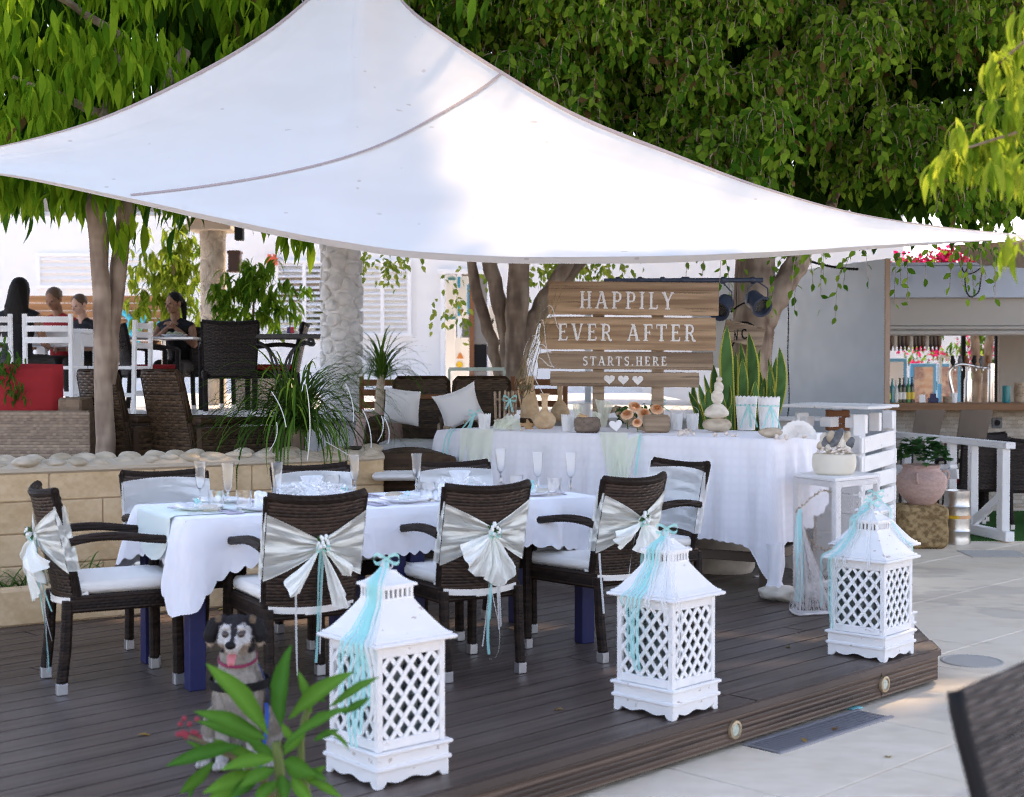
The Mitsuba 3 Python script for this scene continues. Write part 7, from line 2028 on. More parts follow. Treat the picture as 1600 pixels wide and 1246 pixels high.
# ------------------------------------------------------------------ dog
def make_dog():
    D = px(374, 1090, 4.98); D[2] = 0.0
    z = lambda v: v
    parts_ = [ell((0, 0.10, 0.155), (0.105, 0.13, 0.15)), ell((0, 0.0, 0.26), (0.088, 0.095, 0.14), rot=(20, 0, 0)), ell((0, -0.045, 0.285), (0.078, 0.06, 0.10)),
              hull_chain([(0, -0.01, 0.30), (0, -0.035, 0.40), (0, -0.05, 0.455)], [0.075, 0.062, 0.055])]
    for s in (-1, 1):
        parts_ += [hull_chain([(0.052 * s, -0.04, 0.25), (0.055 * s, -0.035, 0.13), (0.052 * s, -0.055, 0.055), (0.052 * s, -0.06, 0.022), (0.052 * s, -0.105, 0.018)], [0.038, 0.028, 0.021, 0.024, 0.019]),
                   ell((0.095 * s, 0.08, 0.11), (0.05, 0.10, 0.10), rot=(-20, 0, 0)), hull_chain([(0.115 * s, 0.03, 0.03), (0.115 * s, -0.07, 0.02)], [0.03, 0.022])]
        for tx in (-0.014, 0, 0.014):
            parts_.append(hull_chain([(0.052 * s + tx, -0.11, 0.017), (0.052 * s + tx * 1.1, -0.13, 0.012)], [0.0115, 0.009], 8)); parts_.append(hull_chain([(0.115 * s + tx, -0.075, 0.017), (0.115 * s + tx * 1.1, -0.097, 0.012)], [0.012, 0.009], 8))
    parts_.append(hull_chain([(0.02, 0.2, 0.05), (0.10, 0.25, 0.03), (0.17, 0.20, 0.03)], [0.03, 0.025, 0.012]))
    H = np.array([0, -0.075, 0.475])
    parts_ += [ell(H + [0, 0.01, 0.005], (0.062, 0.068, 0.058)), ell(H + [0, -0.02, -0.008], (0.055, 0.055, 0.048)), hull_chain([H + [0, -0.05, -0.022], H + [0, -0.095, -0.032], H + [0, -0.118, -0.030]], [0.036, 0.0245, 0.018]),
               hull_chain([H + [0, -0.04, -0.045], H + [0, -0.085, -0.056]], [0.024, 0.014]), ell(H + [0.032, -0.035, -0.02], (0.026, 0.03, 0.026)), ell(H + [-0.032, -0.035, -0.02], (0.026, 0.03, 0.026)),
               ell(H + [0.024, -0.05, 0.026], (0.018, 0.016, 0.012)), ell(H + [-0.024, -0.05, 0.026], (0.018, 0.016, 0.012))]
    for s in (-1, 1):
        parts_.append(hull_chain([H + [0.046 * s, 0.012, 0.04], H + [0.074 * s, 0.0, 0.032], H + [0.088 * s, -0.012, -0.005], H + [0.085 * s, -0.016, -0.035]], [0.022, 0.023, 0.024, 0.013]))
    man = m3.Manifold.batch_boolean(parts_, m3.OpType.Add)
    m = organic(man, 0.007, 6)
    v = np.asarray(m.vertices).copy()
    # fur
    v += (meshkit.fbm(v * np.array([70, 70, 35.0]), 2, 1)[:, None] - 0.5) * 0.006 * nrm([0.3, -0.5, 0.2])
    q = v - H + (meshkit.fbm(v * 90, 2, 9)[:, None] - 0.5) * 0.012; ax = np.abs(q[:, 0])
    c = np.tile([0.32, 0.27, 0.22], (len(v), 1))                      # tan grey coat
    body_back = (v[:, 1] > 0.03) & (v[:, 2] > 0.12); c[body_back] = [0.05, 0.045, 0.045]
    chest = (v[:, 1] < -0.02) & (v[:, 2] < 0.40) & (np.abs(v[:, 0]) < 0.075); c[chest] = [0.42, 0.38, 0.33]
    paws = v[:, 2] < 0.09; c[paws] = [0.50, 0.46, 0.42]
    head = v[:, 2] > 0.405; front = q[:, 1] < -0.005
    c[head] = [0.025, 0.022, 0.025]
    c[head & (ax > 0.062)] = [0.02, 0.017, 0.018]
    white = head & front & (ax < 0.056) & (q[:, 2] < 0.036 - ((ax - 0.024) / 0.034) ** 2 * 0.024)
    c[white] = [0.66, 0.63, 0.60]
    tan = head & front & (q[:, 2] < -0.03) & (q[:, 1] > -0.06); c[tan] = [0.46, 0.36, 0.27]
    blaze = head & front & (ax < 0.0075 + 0.004 * (q[:, 2] > 0.0)) & (q[:, 2] > -0.016); c[blaze] = [0.03, 0.027, 0.03]
    eye_r = head & (((ax - 0.028) / 0.012) ** 2 + ((q[:, 2] - 0.008) / 0.009) ** 2 < 1) & front; c[eye_r] = [0.05, 0.035, 0.03]
    ear_tip = head & (ax > 0.05) & (ax < 0.07) & (q[:, 2] > 0.036); c[ear_tip] = [0.18, 0.12, 0.07]
    n_ = meshkit.noise(v * 130, 4)[:, None]; c = c * (0.52 + 0.4 * n_)
    k = thing('dog', 'black white and tan dog sitting on the deck facing the camera', 'dog')
    M = mat4(D, rz=0.05)
    part(k, 'body', app(m, M), 'm_vc', smooth=True, color=np.clip(c, 0, 1))
    rg = np.random.default_rng(6)
    tm = trimesh.Trimesh(v, m.faces, process=False)
    pts, fi = trimesh.sample.sample_surface(tm, 14000, seed=7)
    fn = tm.face_normals[fi]; fc_ = c[np.asarray(m.faces)[fi][:, 0]]
    qq = pts - H; keep = ~((qq[:, 1] < -0.062) & (pts[:, 2] > 0.43)); pts, fn, fc_, qq = pts[keep], fn[keep], fc_[keep], qq[keep]
    L_ = np.where(pts[:, 2] > 0.42, 0.010, 0.017) * rg.uniform(0.6, 1.3, len(pts)); L_[pts[:, 2] < 0.06] *= 0.4
    flow = np.where((pts[:, 2] > 0.42)[:, None], np.stack([np.sign(qq[:, 0]) * 0.5, 0.5 + 0 * L_, -0.3 + 0 * L_], 1), np.array([0, 0.1, -1.0]))
    dd = fn * 0.45 + flow * 0.8 + rg.normal(0, 0.22, pts.shape); dd /= np.linalg.norm(dd, axis=1, keepdims=True)
    ss = np.cross(dd, fn); ss /= np.linalg.norm(ss, axis=1, keepdims=True) + 1e-9
    vv_ = np.stack([pts - ss * 0.0011 - fn * 0.001, pts + ss * 0.0011 - fn * 0.001, pts + dd * L_[:, None]], 1).reshape(-1, 3)
    fur = mk(vv_, np.arange(len(vv_)).reshape(-1, 3)); fcol = np.repeat(np.clip(fc_ * rg.uniform(0.75, 1.3, (len(pts), 1)), 0, 1), 3, 0)
    part(k, 'fur', app(fur, M), 'm_vc', color=fcol, kind='stuff')
    part(k, 'nose', app(ico(1, H + [0, -0.133, -0.020], 2, (0.019, 0.012, 0.0145)), M), 'm_black', smooth=True)
    for s in (-1, 1):
        part(k, 'eye', app(ico(0.0115, H + [0.027 * s, -0.0695, 0.006], 2), M), solid('m_eye', (0.03, 0.015, 0.008), 0.08, 0.8) if 'm_eye' not in scene else 'm_eye', smooth=True)
    def tong(u, v_):
        return np.stack([(u - 0.5) * 0.03 * (1 - 0.35 * v_ ** 2), -0.096 - 0.026 * np.sin(v_ * 2.0) + 0 * u, -0.055 - 0.036 * v_ - 0.004 * (2 * u - 1) ** 2], -1) + H
    part(k, 'tongue', app(slab(tong, lambda u, v_: tong(u, v_) + [0, 0.004, 0], 7, 9), M), solid('m_tongue', (0.50, 0.16, 0.17), 0.4), smooth=60)
    a = np.linspace(0, 2 * PI, 36)
    o = one('dog_collar', 'pink and black collar on the sitting dog', 'collar', app(sweep(np.stack([0.068 * np.cos(a), -0.03 + 0.068 * np.sin(a), 0.378 + 0.02 * np.sin(a)], 1)[:-1], 0.011, 0.004, (0, 0, 1)), M), solid('m_pink_strap', (0.22, 0.02, 0.07), 0.6))
    hk = thing('dog_harness', 'black dog harness with a blue lead', 'harness')
    part(hk, 'chest_strap', app(sweep(np.stack([0.105 * np.cos(a), 0.005 + 0.118 * np.sin(a), 0.285 + 0.0 * a], 1)[:-1], 0.030, 0.004, (0, 0, 1)), M), 'm_black')
    part(hk, 'side_strap', app(ribbon(smooth_path([[0.075, -0.06, 0.36], [0.095, -0.035, 0.30], [0.10, 0.0, 0.22], [0.085, 0.0, 0.14]], 12), 0.02, (0, 1, 0.2)), M), solid('m_blue_strap', (0.015, 0.03, 0.12), 0.6))
    part(hk, 'lead', app(ribbon(smooth_path([[0.10, -0.05, 0.22], [0.105, -0.14, 0.10], [0.09, -0.15, 0.02], [0.08, -0.28, 0.006], [0.05, -0.45, 0.006]], 22), 0.014, nrm([1, 0.3, 0])), M), solid('m_blue_lead', (0.02, 0.07, 0.30), 0.5))


make_dog()

# ------------------------------------------------------------------ net plinth, planter of stones
pk = thing('mesh_plinth', 'square white frame plinth covered with fine netting', 'plinth')
pc = np.array([1.835, 8.215, 0.0]); pyaw = math.radians(43)
F0 = gp(1305, 748, 0.757); L0 = gp(1240, 740, 0.757); R0 = gp(1375, 741, 0.757)
ctr = (L0 + R0) / 2; B0_ = L0 + R0 - F0
cr = [F0, R0, B0_, L0]
down = np.array([0, 0, -0.757])
for p in cr:
    part(pk, 'post', beam(p + (ctr - p) * 0.08 + [0, 0, -0.02], p + (ctr - p) * 0.08 + down, 0.032, 0.032, b=0.003, up=(0.7, 0.7, 0)), 'm_white_wood')
for i in range(4):
    a, b = cr[i] + (ctr - cr[i]) * 0.08, cr[(i + 1) % 4] + (ctr - cr[(i + 1) % 4]) * 0.08
    part(pk, 'rail', beam(a + [0, 0, -0.04], b + [0, 0, -0.04], 0.028, 0.035, b=0.003), 'm_white_wood'); part(pk, 'rail', beam(a + down + [0, 0, 0.05], b + down + [0, 0, 0.05], 0.028, 0.04, b=0.003), 'm_white_wood')
side = np.linalg.norm(F0 - R0)
pt = mk(np.vstack([np.array(cr) + (np.array(cr) - ctr) * 0.02 + [0, 0, 0.0], np.array(cr) + (np.array(cr) - ctr) * 0.02 - [0, 0, 0.018]]), [[3, 2, 1, 0][::-1], [4, 5, 6, 7], *[(i, (i + 1) % 4, (i + 1) % 4 + 4, i + 4) for i in range(4)]])
part(pk, 'top', pt, 'm_white_wood')


def netting(a, b, z0, z1, n, r=0.0011, off=0.004):
    a, b = np.asarray(a), np.asarray(b); L = np.linalg.norm(b - a); d = (b - a) / L; H = z1 - z0; o = np.cross(d, [0, 0, 1.0]) * off
    ms = []; sp = L / n
    for k in range(-int(H / sp) - 1, n + 1):
        for sd in (1, -1):
            x0, x1 = k * sp, k * sp + H
            za, zb = z0, z1
            if x0 < 0: za = z0 - x0; x0 = 0
            if x1 > L: zb = z1 - (x1 - L); x1 = L
            if x1 - x0 < 0.01: continue
            if sd < 0: p, q = (L - x0, za), (L - x1, zb)
            else: p, q = (x0, za), (x1, zb)
            P0, P1 = a * [1, 1, 0] + d * p[0] + [0, 0, p[1]], a * [1, 1, 0] + d * q[0] + [0, 0, q[1]]
            ms.append(tube([P0 + o, P1 + o], r, 3, False))
    return cat(ms)


part(pk, 'netting', cat(netting(L0, F0, 0.02, 0.75, 20), netting(F0, R0, 0.02, 0.75, 20)), 'm_net', kind='stuff')
rg = np.random.default_rng(70)
garl = [px(1245, 800, 8.30), px(1262, 783, 8.25), px(1280, 770, 8.22), px(1298, 768, 8.15)], [px(1252, 815, 8.28), px(1262, 838, 8.25), px(1275, 853, 8.22), px(1298, 858, 8.15)]
gk = thing('shell_garland', 'thin garland of tiny shells strung on the netting of the plinth', 'garland')
for g in garl:
    p = smooth_path(g, 20); part(gk, 'string', tube(p, 0.002, 4), 'm_stone_tan')
    for q in p: part(gk, 'shell', ico(0.0055 * rg.uniform(0.8, 1.4), q + rg.normal(0, 0.004, 3), 1), 'm_driftwood', smooth=True)
fk = thing('fishing_net', 'bunched pale fishing net with aqua ribbon trailing from the plinth to the deck', 'net')
top = px(1249, 800, 8.22)
strands = []
for i in range(64):
    t = rg.random(); bx = 1234 + 72 * t + rg.normal(0, 3); e = gp(bx, 955 + rg.normal(0, 4) - 6 * abs(t - 0.5), 0.006)
    p = smooth_path([top + rg.normal(0, 0.008, 3), (top * 0.75 + e * 0.25) + [(t - 0.5) * -0.03, 0, 0], (top * 0.4 + e * 0.6) + [(t - 0.5) * -0.03, -0.01, 0.0], e], 16)
    strands.append(p)
part(fk, 'strands', cat([tube(p, 0.0016, 3, False) for p in strands]), 'm_net', kind='stuff')
order = sorted(strands, key=lambda p: p[-1][0])
part(fk, 'cross_threads', cat([tube([order[i][j], order[i + 1][min(j + 1, 15)]], 0.0013, 3, False) for i in range(len(order) - 1) for j in range(4, 15)]), 'm_net', kind='stuff')
part(fk, 'rope', cat(*[tube(smooth_path([gp(1238 + rg.normal(0, 2), 952, 0.012), gp(1258, 957 + rg.normal(0, 2), 0.012), gp(1282, 958 + rg.normal(0, 2), 0.012), gp(1304, 955 + rg.normal(0, 2), 0.012)], 16), 0.006, 6) for _ in range(3)]), 'm_net', smooth=True)
for i, (x, w) in enumerate(((1246, .02), (1252, .022), (1248, .014))):
    part(fk, 'ribbon', ribbon(smooth_path([top + [0, -0.02, 0.02], px(x - 1, 850, 8.12), px(x + 1, 900, 8.08), px(x - 2, 941, 8.05)], 18), w, nrm([1, 0.1 * i, 0])), 'm_aqua' if i < 2 else 'm_white_ribbon')
c = (L0 + R0) / 2 + [0, 0, 0.001]; c = gp(1303, 741, 0.759)
k = thing('stone_bowl', 'cream ribbed round planter standing on the mesh plinth', 'bowl')
part(k, 'bowl', xf(lathe([(0, 0), (0.100, 0), (0.118, 0.012), (0.130, 0.045), (0.132, 0.085), (0.126, 0.118), (0.118, 0.124), (0.112, 0.11), (0, 0.11)], 40), c), solid('m_cream', avg((0.62, 0.57, 0.46), (0.72, 0.68, 0.58), (0.05, 0.05, 0.012)), 0.7), smooth=40)
for i, (dx, dz, sx, sy, sz_, m_, tl) in enumerate(((0.01, 0.20, 0.02, 0.016, 0.055, 'm_stone_grey', 0.5), (0.045, 0.185, 0.027, 0.02, 0.045, 'm_stone_pale', 0.1), (-0.045, 0.18, 0.022, 0.016, 0.03, 'm_stone_grey', 0.5), (-0.01, 0.17, 0.022, 0.02, 0.028, 'm_stone_grey', 0.1), (0.09, 0.175, 0.02, 0.018, 0.032, 'm_stone_grey', 0.4), (-0.02, 0.205, 0.022, 0.02, 0.03, 'm_stone_tan', 0.2), (0.02, 0.155, 0.018, 0.016, 0.024, 'm_stone_pale', 0.0), (-0.075, 0.16, 0.02, 0.016, 0.022, 'm_stone_tan', 0.3), (0.075, 0.15, 0.017, 0.015, 0.022, 'm_stone_pale', 0.2), (-0.035, 0.15, 0.018, 0.016, 0.02, 'm_stone_pale', 0), (0.05, 0.14, 0.016, 0.014, 0.016, 'm_stone_tan', 0), (-0.06, 0.2, 0.016, 0.014, 0.026, 'm_stone_pale', 0.4), (0.07, 0.205, 0.016, 0.014, 0.03, 'm_stone_tan', 0.3))):
    lab = ('tall dark grey', 'large pale', 'dark grey left', 'dark grey middle', 'dark grey right', 'tan upper', 'small pale centre', 'tan left', 'small pale right', 'pale left of centre', 'small tan lower', 'pale upper left', 'tan upper right')[i]
    one('bowl_stone', f'{lab} pebble heaped in the ribbed bowl', 'stone', xf(pebble(1, (0, 0, 0), (sx * 1.3, sy * 1.3, sz_ * 1.25), i + 4, 0.1, 2), c + [dx, -0.03 + 0.016 * (i % 4), 0.145 + (dz - 0.14) * 1.25], ry=tl), m_, smooth=True, group='pebbles heaped in the ribbed bowl')
P = [c + [0.108 * math.sqrt(q) * math.cos(a), 0.108 * math.sqrt(q) * math.sin(a), 0.118 + 0.05 * (1 - q) + 0.012 * rg.random()] for q, a in zip(rg.random(130), rg.uniform(0, 2 * PI, 130))]
one('bowl_gravel', 'fine tan gravel filling the ribbed bowl', 'gravel', cat([ico(rg.uniform(0.006, 0.011), p, 1, (1, 1, 0.7)) for p in P]), 'm_shell', smooth=True, kind='stuff')

# ------------------------------------------------------------------ white pallet bar
bk = thing('pallet_bar', 'white washed bar made of upright pallets with a plank top', 'bar counter')
F = px(1345, 700, 9.75); F[2] = 0; Lc = px(1243, 700, 10.2); Lc[2] = 0; Rc = px(1398, 700, 10.75); Rc[2] = 0
ZT, ZB = 1.135, GZ
dl, drr = nrm(Lc - F), nrm(Rc - F); Ll, Lr = np.linalg.norm(Lc - F), np.linalg.norm(Rc - F)
up = lambda p, z: np.array([p[0], p[1], z])
for p in (F + dl * 0.04 + drr * 0.05, Lc - dl * 0.04 + drr * 0.05, Rc + dl * 0.04 - drr * 0.05):
    part(bk, 'post', beam(up(p, ZB), up(p, ZT - 0.06), 0.085, 0.085, b=0.004, up=(1, 0, 0)), 'm_white_wood')
hs = (ZT - 0.06 - ZB) / 9
for i in range(9):                                                    # right side: pallet boards with dark gaps
    z = ZB + hs * (i + 0.5); sag = rng.uniform(-0.012, 0.012)
    if i == 8:
        for f0 in (0.1, 0.5, 0.9):
            part(bk, 'block', beam(up(F + drr * (Lr * f0 - 0.04) + dl * 0.03, z), up(F + drr * (Lr * f0 + 0.04) + dl * 0.03, z), 0.075, hs * 0.95, b=0.004), 'm_white_wood')
        continue
    part(bk, 'slat', beam(up(F - drr * 0.012, z + sag), up(Rc + drr * rng.uniform(-0.01, 0.03), z - sag * 0.6), 0.022, hs * 0.80, b=0.004), 'm_white_wood')
for i in range(8):                                                    # front: boards
    z = ZB + hs * (i + 0.5)
    if i == 6:
        part(bk, 'slat', beam(up(F + dl * Ll * 0.80, z), up(Lc, z), 0.02, hs * 0.9, b=0.004), 'm_white_wood'); part(bk, 'slat', beam(up(F + dl * 0.0, z), up(F + dl * Ll * 0.28, z), 0.02, hs * 0.9, b=0.004), 'm_white_wood')
    else:
        part(bk, 'slat', beam(up(F + dl * rng.uniform(0, 0.01), z), up(Lc, z), 0.02, hs * 0.93, b=0.004), 'm_white_wood')
for f0 in (0.12, 0.5, 0.88):
    q = F + dl * Ll * f0 + drr * 0.05
    part(bk, 'block', beam(up(q - dl * 0.05, ZT - 0.12), up(q + dl * 0.05, ZT - 0.12), 0.09, 0.07, b=0.004), 'm_white_wood')
mid = (Lc + Rc) / 2
part(bk, 'top_board', beam(up(F - dl * 0.12 + drr * 0.05, ZT - 0.01), up(Lc + dl * 0.06 + drr * 0.05, ZT - 0.01), 0.2, 0.022, b=0.004), 'm_white_wood')
part(bk, 'top_board', beam(up(F - dl * 0.12 + drr * 0.26, ZT - 0.01), up(Lc + dl * 0.06 + drr * 0.26, ZT - 0.01), 0.2, 0.022, b=0.004), 'm_white_wood')
part(bk, 'top_board', beam(up(F - dl * 0.13 + drr * 0.47, ZT - 0.008), up(Lc + dl * 0.05 + drr * 0.47, ZT - 0.008), 0.2, 0.022, b=0.004), 'm_white_wood')
c = px(1311, 655, 10.15)
one('wooden_crate', 'brown wooden box seen through the opening of the pallet bar', 'crate', cat(*[box(0.15, 0.02, 0.045, (c[0], c[1], c[2] - 0.06 + 0.05 * i), b=0.003) for i in range(3)], box(0.03, 0.1, 0.15, (c[0] - 0.06, c[1] + 0.05, c[2] - 0.01)), box(0.03, 0.1, 0.15, (c[0] + 0.06, c[1] + 0.05, c[2] - 0.01))), 'm_orange_wood')

# ------------------------------------------------------------------ lounge chairs on the raised ground
def make_lounger(w=0.62, back_h=0.92, cush=True):
    """Deep wicker lounge chair, facing +y: tall flat back, solid arms."""
    P = Proto()
    def bk(off):
        def g(u, v):
            x = (u * 2 - 1) * (w * 0.36 - 0.02 * v ** 4); z = 0.08 + (back_h - 0.08) * v
            return np.stack([x, -0.30 - 0.17 * v ** 1.2 + 0.03 * (2 * u - 1) ** 2 + off + 0 * u, z], -1)
        return g
    P.add('back', slab(bk(0.02), bk(-0.02), 10, 12), 'm_core_lounge', smooth=40)
    for off, fl in ((-0.0245, 1.0), (0.0245, -1.0)):
        m, col = weave(bk(off), 0.42, back_h - 0.08, 0.019, 0.042, 0.003, (0.018, 0.010, 0.005), (0.10, 0.060, 0.032), 8 if fl > 0 else 9, fl)
        P.add('back_weave', m, 'm_strand', smooth=True, color=col)
    rim = np.array([bk(0.0)(np.array([a_]), np.array([b_]))[0] for a_, b_ in [(0, .02), (0, .3), (0, .6), (0, .85), (0, .97), (.04, 1), (.5, 1), (.96, 1), (1, .97), (1, .85), (1, .6), (1, .3), (1, .02)]])
    P.add('back_rim', tube(rim, 0.024, 8), 'm_wicker_lounge', smooth=True)
    for s in (-1, 1):
        x = np.linspace(0, 1, 12)
        top = np.stack([0 * x + s * w * 0.47, -0.36 + 0.82 * x, 0.60 - 0.02 * x - 0.16 * np.clip((x - 0.75) / 0.25, 0, 1) ** 2], 1)
        P.add('arm', sweep(top, 0.10, 0.05, (1, 0, 0)), 'm_wicker_lounge', uv=True)
        P.add('arm_panel', slab(lambda u, v, s=s: np.stack([0 * u + s * (w * 0.47 + 0.028), -0.34 + 0.78 * u, 0.06 + (0.55 - 0.06 - 0.14 * np.clip((u - 0.8) / 0.2, 0, 1) ** 2) * v], -1), lambda u, v, s=s: np.stack([0 * u + s * (w * 0.47 - 0.028), -0.34 + 0.78 * u, 0.06 + (0.55 - 0.06 - 0.14 * np.clip((u - 0.8) / 0.2, 0, 1) ** 2) * v], -1), 10, 6), 'm_core_lounge')
        for q in (-1, 1):
            m, col = weave(lambda u, v, s=s, q=q: np.stack([0 * u + s * (w * 0.47 + q * 0.032), -0.34 + 0.78 * u, 0.06 + (0.53 - 0.06 - 0.14 * np.clip((u - 0.8) / 0.2, 0, 1) ** 2) * v], -1), 0.78, 0.47, 0.019, 0.042, 0.003, (0.018, 0.010, 0.005), (0.10, 0.060, 0.032), 12 + q, q)
            P.add('arm_weave', m, 'm_strand', smooth=True, color=col)
    P.add('seat', box(w * 0.9, 0.74, 0.26, (0, 0.06, 0.20), b=0.01), 'm_wicker_lounge', uv=True)
    if cush: P.add('cushion', box(w * 0.84, 0.66, 0.09, (0, 0.08, 0.375), b=0.03), 'm_pillow', smooth=50)
    return P


LOUNGE = make_lounger()
LG_Z = 0.45
for (x, y, d), deg, sc, lab in (((234, 650, 10.0), -38, 1.0, 'left of the two seen from behind at the left'), ((336, 650, 9.75), -42, 1.0, 'right of the two seen from behind, with its arm running right'),
                                ((650, 650, 10.8), 178, 0.94, 'facing the camera with a square pillow, left of the two'), ((757, 650, 10.6), 184, 0.94, 'facing the camera with a pointed pillow, right of the two')):
    c = px(x, y, d); c[2] = LG_Z
    LOUNGE.stamp('wicker_lounge_chair', f'brown woven lounge chair, {lab}', 'lounge chair', mat4(c, rz=math.radians(deg), s=(1, 1, sc * 1.0)), 'woven lounge chairs')
for (x, y, d), deg, lab in (((556, 690, 9.72), 190, 'low footstool with a pale cushion left of the white string'), ((640, 690, 9.6), 185, 'low footstool with a pale cushion beside the table cloth')):
    c = px(x, y, d); c[2] = LG_Z
    k = thing('wicker_footstool', f'brown woven {lab}', 'footstool')
    part(k, 'body', app(slab(lambda u, v: np.stack([(u - 0.5) * 0.62, 0.2 + 0 * u, 0.02 + v * (0.32 + 0.06 * np.sin(u * PI))], -1), lambda u, v: np.stack([(u - 0.5) * 0.62, -0.2 + 0 * u, 0.02 + v * (0.32 + 0.06 * np.sin(u * PI))], -1), 14, 6), mat4(c, rz=math.radians(deg))), 'm_wicker_lounge', uv=True)
    part(k, 'cushion', app(box(0.5, 0.3, 0.05, (0, 0.32, 0.24), b=0.02), mat4(c, rz=math.radians(deg))), 'm_pillow', smooth=50)


def pillow(w, h, t, pinch=0.12):
    def f(s):
        def g(u, v):
            a, b = u * 2 - 1, v * 2 - 1
            e = (1 - a * a) ** 0.45 * (1 - b * b) ** 0.45
            x = a * w / 2 * (1 - pinch * (1 - b * b)); z = b * h / 2 * (1 - pinch * (1 - a * a))
            return np.stack([x, s * t / 2 * e, z], -1)
        return g
    return slab(f(-1), f(1), 18, 18)


one('square_pillow', 'pale square pillow leaning on the left lounge chair that faces the camera', 'pillow', app(pillow(0.27, 0.26, 0.12, 0.05), mat4(px(628, 636, 10.25), rz=-0.2, rx=0.15, ry=0.12)), 'm_pillow', smooth=True)
one('pointed_pillow', 'pale pillow with a raised corner on the right lounge chair that faces the camera', 'pillow', app(pillow(0.33, 0.29, 0.12, 0.16), mat4(px(718, 637, 10.15), rz=0.1, rx=0.1, ry=-0.35)), 'm_pillow', smooth=True)

k = thing('wicker_sofa', 'pale woven sofa with a high red back cushion at the left edge', 'sofa')
c = px(20, 650, 9.45)
X0, X1 = px(-60, 650, 9.35)[0], px(143, 650, 9.35)[0]
part(k, 'back_panel', box(X1 - X0, 0.08, px(0, 642, 9.35)[2] - 0.45, ((X0 + X1) / 2, 9.35, (px(0, 642, 9.35)[2] + 0.45) / 2), b=0.015), 'm_wicker_pale', uv=True)
zt_ = px(0, 642, 9.35)[2]
m, col = weave(lambda u, v: np.stack([X0 + (X1 - X0) * u, 0 * u + 9.304, 0.46 + (zt_ - 0.47) * v], -1), X1 - X0, zt_ - 0.47, 0.019, 0.042, 0.003, (0.17, 0.12, 0.085), (0.36, 0.27, 0.19), 3, 1.0)
part(k, 'back_weave', m, 'm_strand', smooth=True, color=col)
X2 = px(134, 650, 9.6)[0]
part(k, 'arm', box(0.16, 0.75, px(0, 621, 9.6)[2] - 0.45, (X2 - 0.05, 9.78, (px(0, 621, 9.6)[2] + 0.45) / 2), b=0.015), 'm_wicker_pale', uv=True)
part(k, 'seat', box(X1 - X0 - 0.1, 0.7, 0.3, ((X0 + X1) / 2 - 0.05, 9.76, 0.6), b=0.01), 'm_wicker_pale', uv=True)
part(k, 'cushion', app(pillow(0.66, 0.44, 0.20, -0.02), mat4(px(20, 620, 9.52) , rz=0.05, rx=-0.12)), 'm_red', smooth=True)
part(k, 'cushion', box(0.8, 0.6, 0.12, ((X0 + X1) / 2 - 0.1, 9.75, 0.8), b=0.04), 'm_red', smooth=50)

# orange wooden chairs and a glazed frame behind the loungers
def cafe_chair(name, label, p, deg, m_, w=0.42, h=0.86, cat_='chair'):
    k = thing(name, label, cat_)
    M = mat4(p, rz=math.radians(deg))
    for s in (-1, 1):
        part(k, 'leg', app(beam([s * w / 2, -0.2, 0], [s * w / 2, -0.22, h], 0.036, 0.036, b=0.003, up=(1, 0, 0)), M), m_); part(k, 'leg', app(beam([s * w / 2, 0.2, 0], [s * w / 2, 0.2, 0.44], 0.036, 0.036, b=0.003, up=(1, 0, 0)), M), m_)
        part(k, 'side_rail', app(beam([s * w / 2, -0.2, 0.2], [s * w / 2, 0.2, 0.2], 0.022, 0.03), M), m_)
    part(k, 'seat', app(box(w + 0.03, 0.44, 0.03, (0, 0, 0.45), b=0.006), M), m_)
    for i, z in enumerate((h - 0.05, h - 0.13, h - 0.23)):
        part(k, 'back_slat', app(slab(lambda u, v: np.stack([(u - 0.5) * w, -0.215 - 0.03 * np.sin(u * PI) + 0 * v, z - 0.026 + 0.052 * v], -1), lambda u, v: np.stack([(u - 0.5) * w, -0.232 - 0.03 * np.sin(u * PI) + 0 * v, z - 0.026 + 0.052 * v], -1), 10, 3), M), m_)
    part(k, 'stretcher', app(beam([-w / 2, -0.2, 0.22], [w / 2, -0.2, 0.22], 0.022, 0.04), M), m_)
    return k


TZ2 = 0.951
for x, d, deg, lab in ((604, 11.62, 10, 'left one behind the potted palm'), (836, 11.5, 170, 'right one behind the clay jug')):
    p = px(x, 640, d); cafe_chair('wooden_chair', f'orange brown wooden cafe chair, {lab}', [p[0], p[1], LG_Z], deg, 'm_orange_wood', 0.44, 0.88)
p = px(660, 640, 11.3)
k = thing('low_wooden_table', 'low orange brown wooden table behind the lounge chairs', 'table')
part(k, 'top', box(0.75, 0.25, 0.04, (p[0], 11.3, LG_Z + 0.72), b=0.005), 'm_orange_wood')
for sx in (-1, 1):
    for sy in (-1, 1): part(k, 'leg', box(0.05, 0.05, 0.70, (p[0] + sx * 0.33, 11.3 + sy * 0.09, LG_Z + 0.35)), 'm_orange_wood')
k = thing('glass_screen', 'small glass wind screen with pale green edges behind the right lounge chair', 'screen')
a, b = px(702, 577, 12.2), px(788, 577, 12.2)
part(k, 'pane', box(b[0] - a[0], 0.008, a[2] - TZ2, ((a[0] + b[0]) / 2, 12.2, (a[2] + TZ2) / 2)), 'm_glass_solid')
for q in (a, b): part(k, 'post', box(0.02, 0.02, a[2] - TZ2, (q[0], 12.2, (a[2] + TZ2) / 2)), solid('m_glass_edge', (0.45, 0.55, 0.48), 0.3) if 'm_glass_edge' not in scene else 'm_glass_edge')
part(k, 'rail', box(b[0] - a[0], 0.025, 0.03, ((a[0] + b[0]) / 2, 12.2, a[2])), 'm_glass_edge')

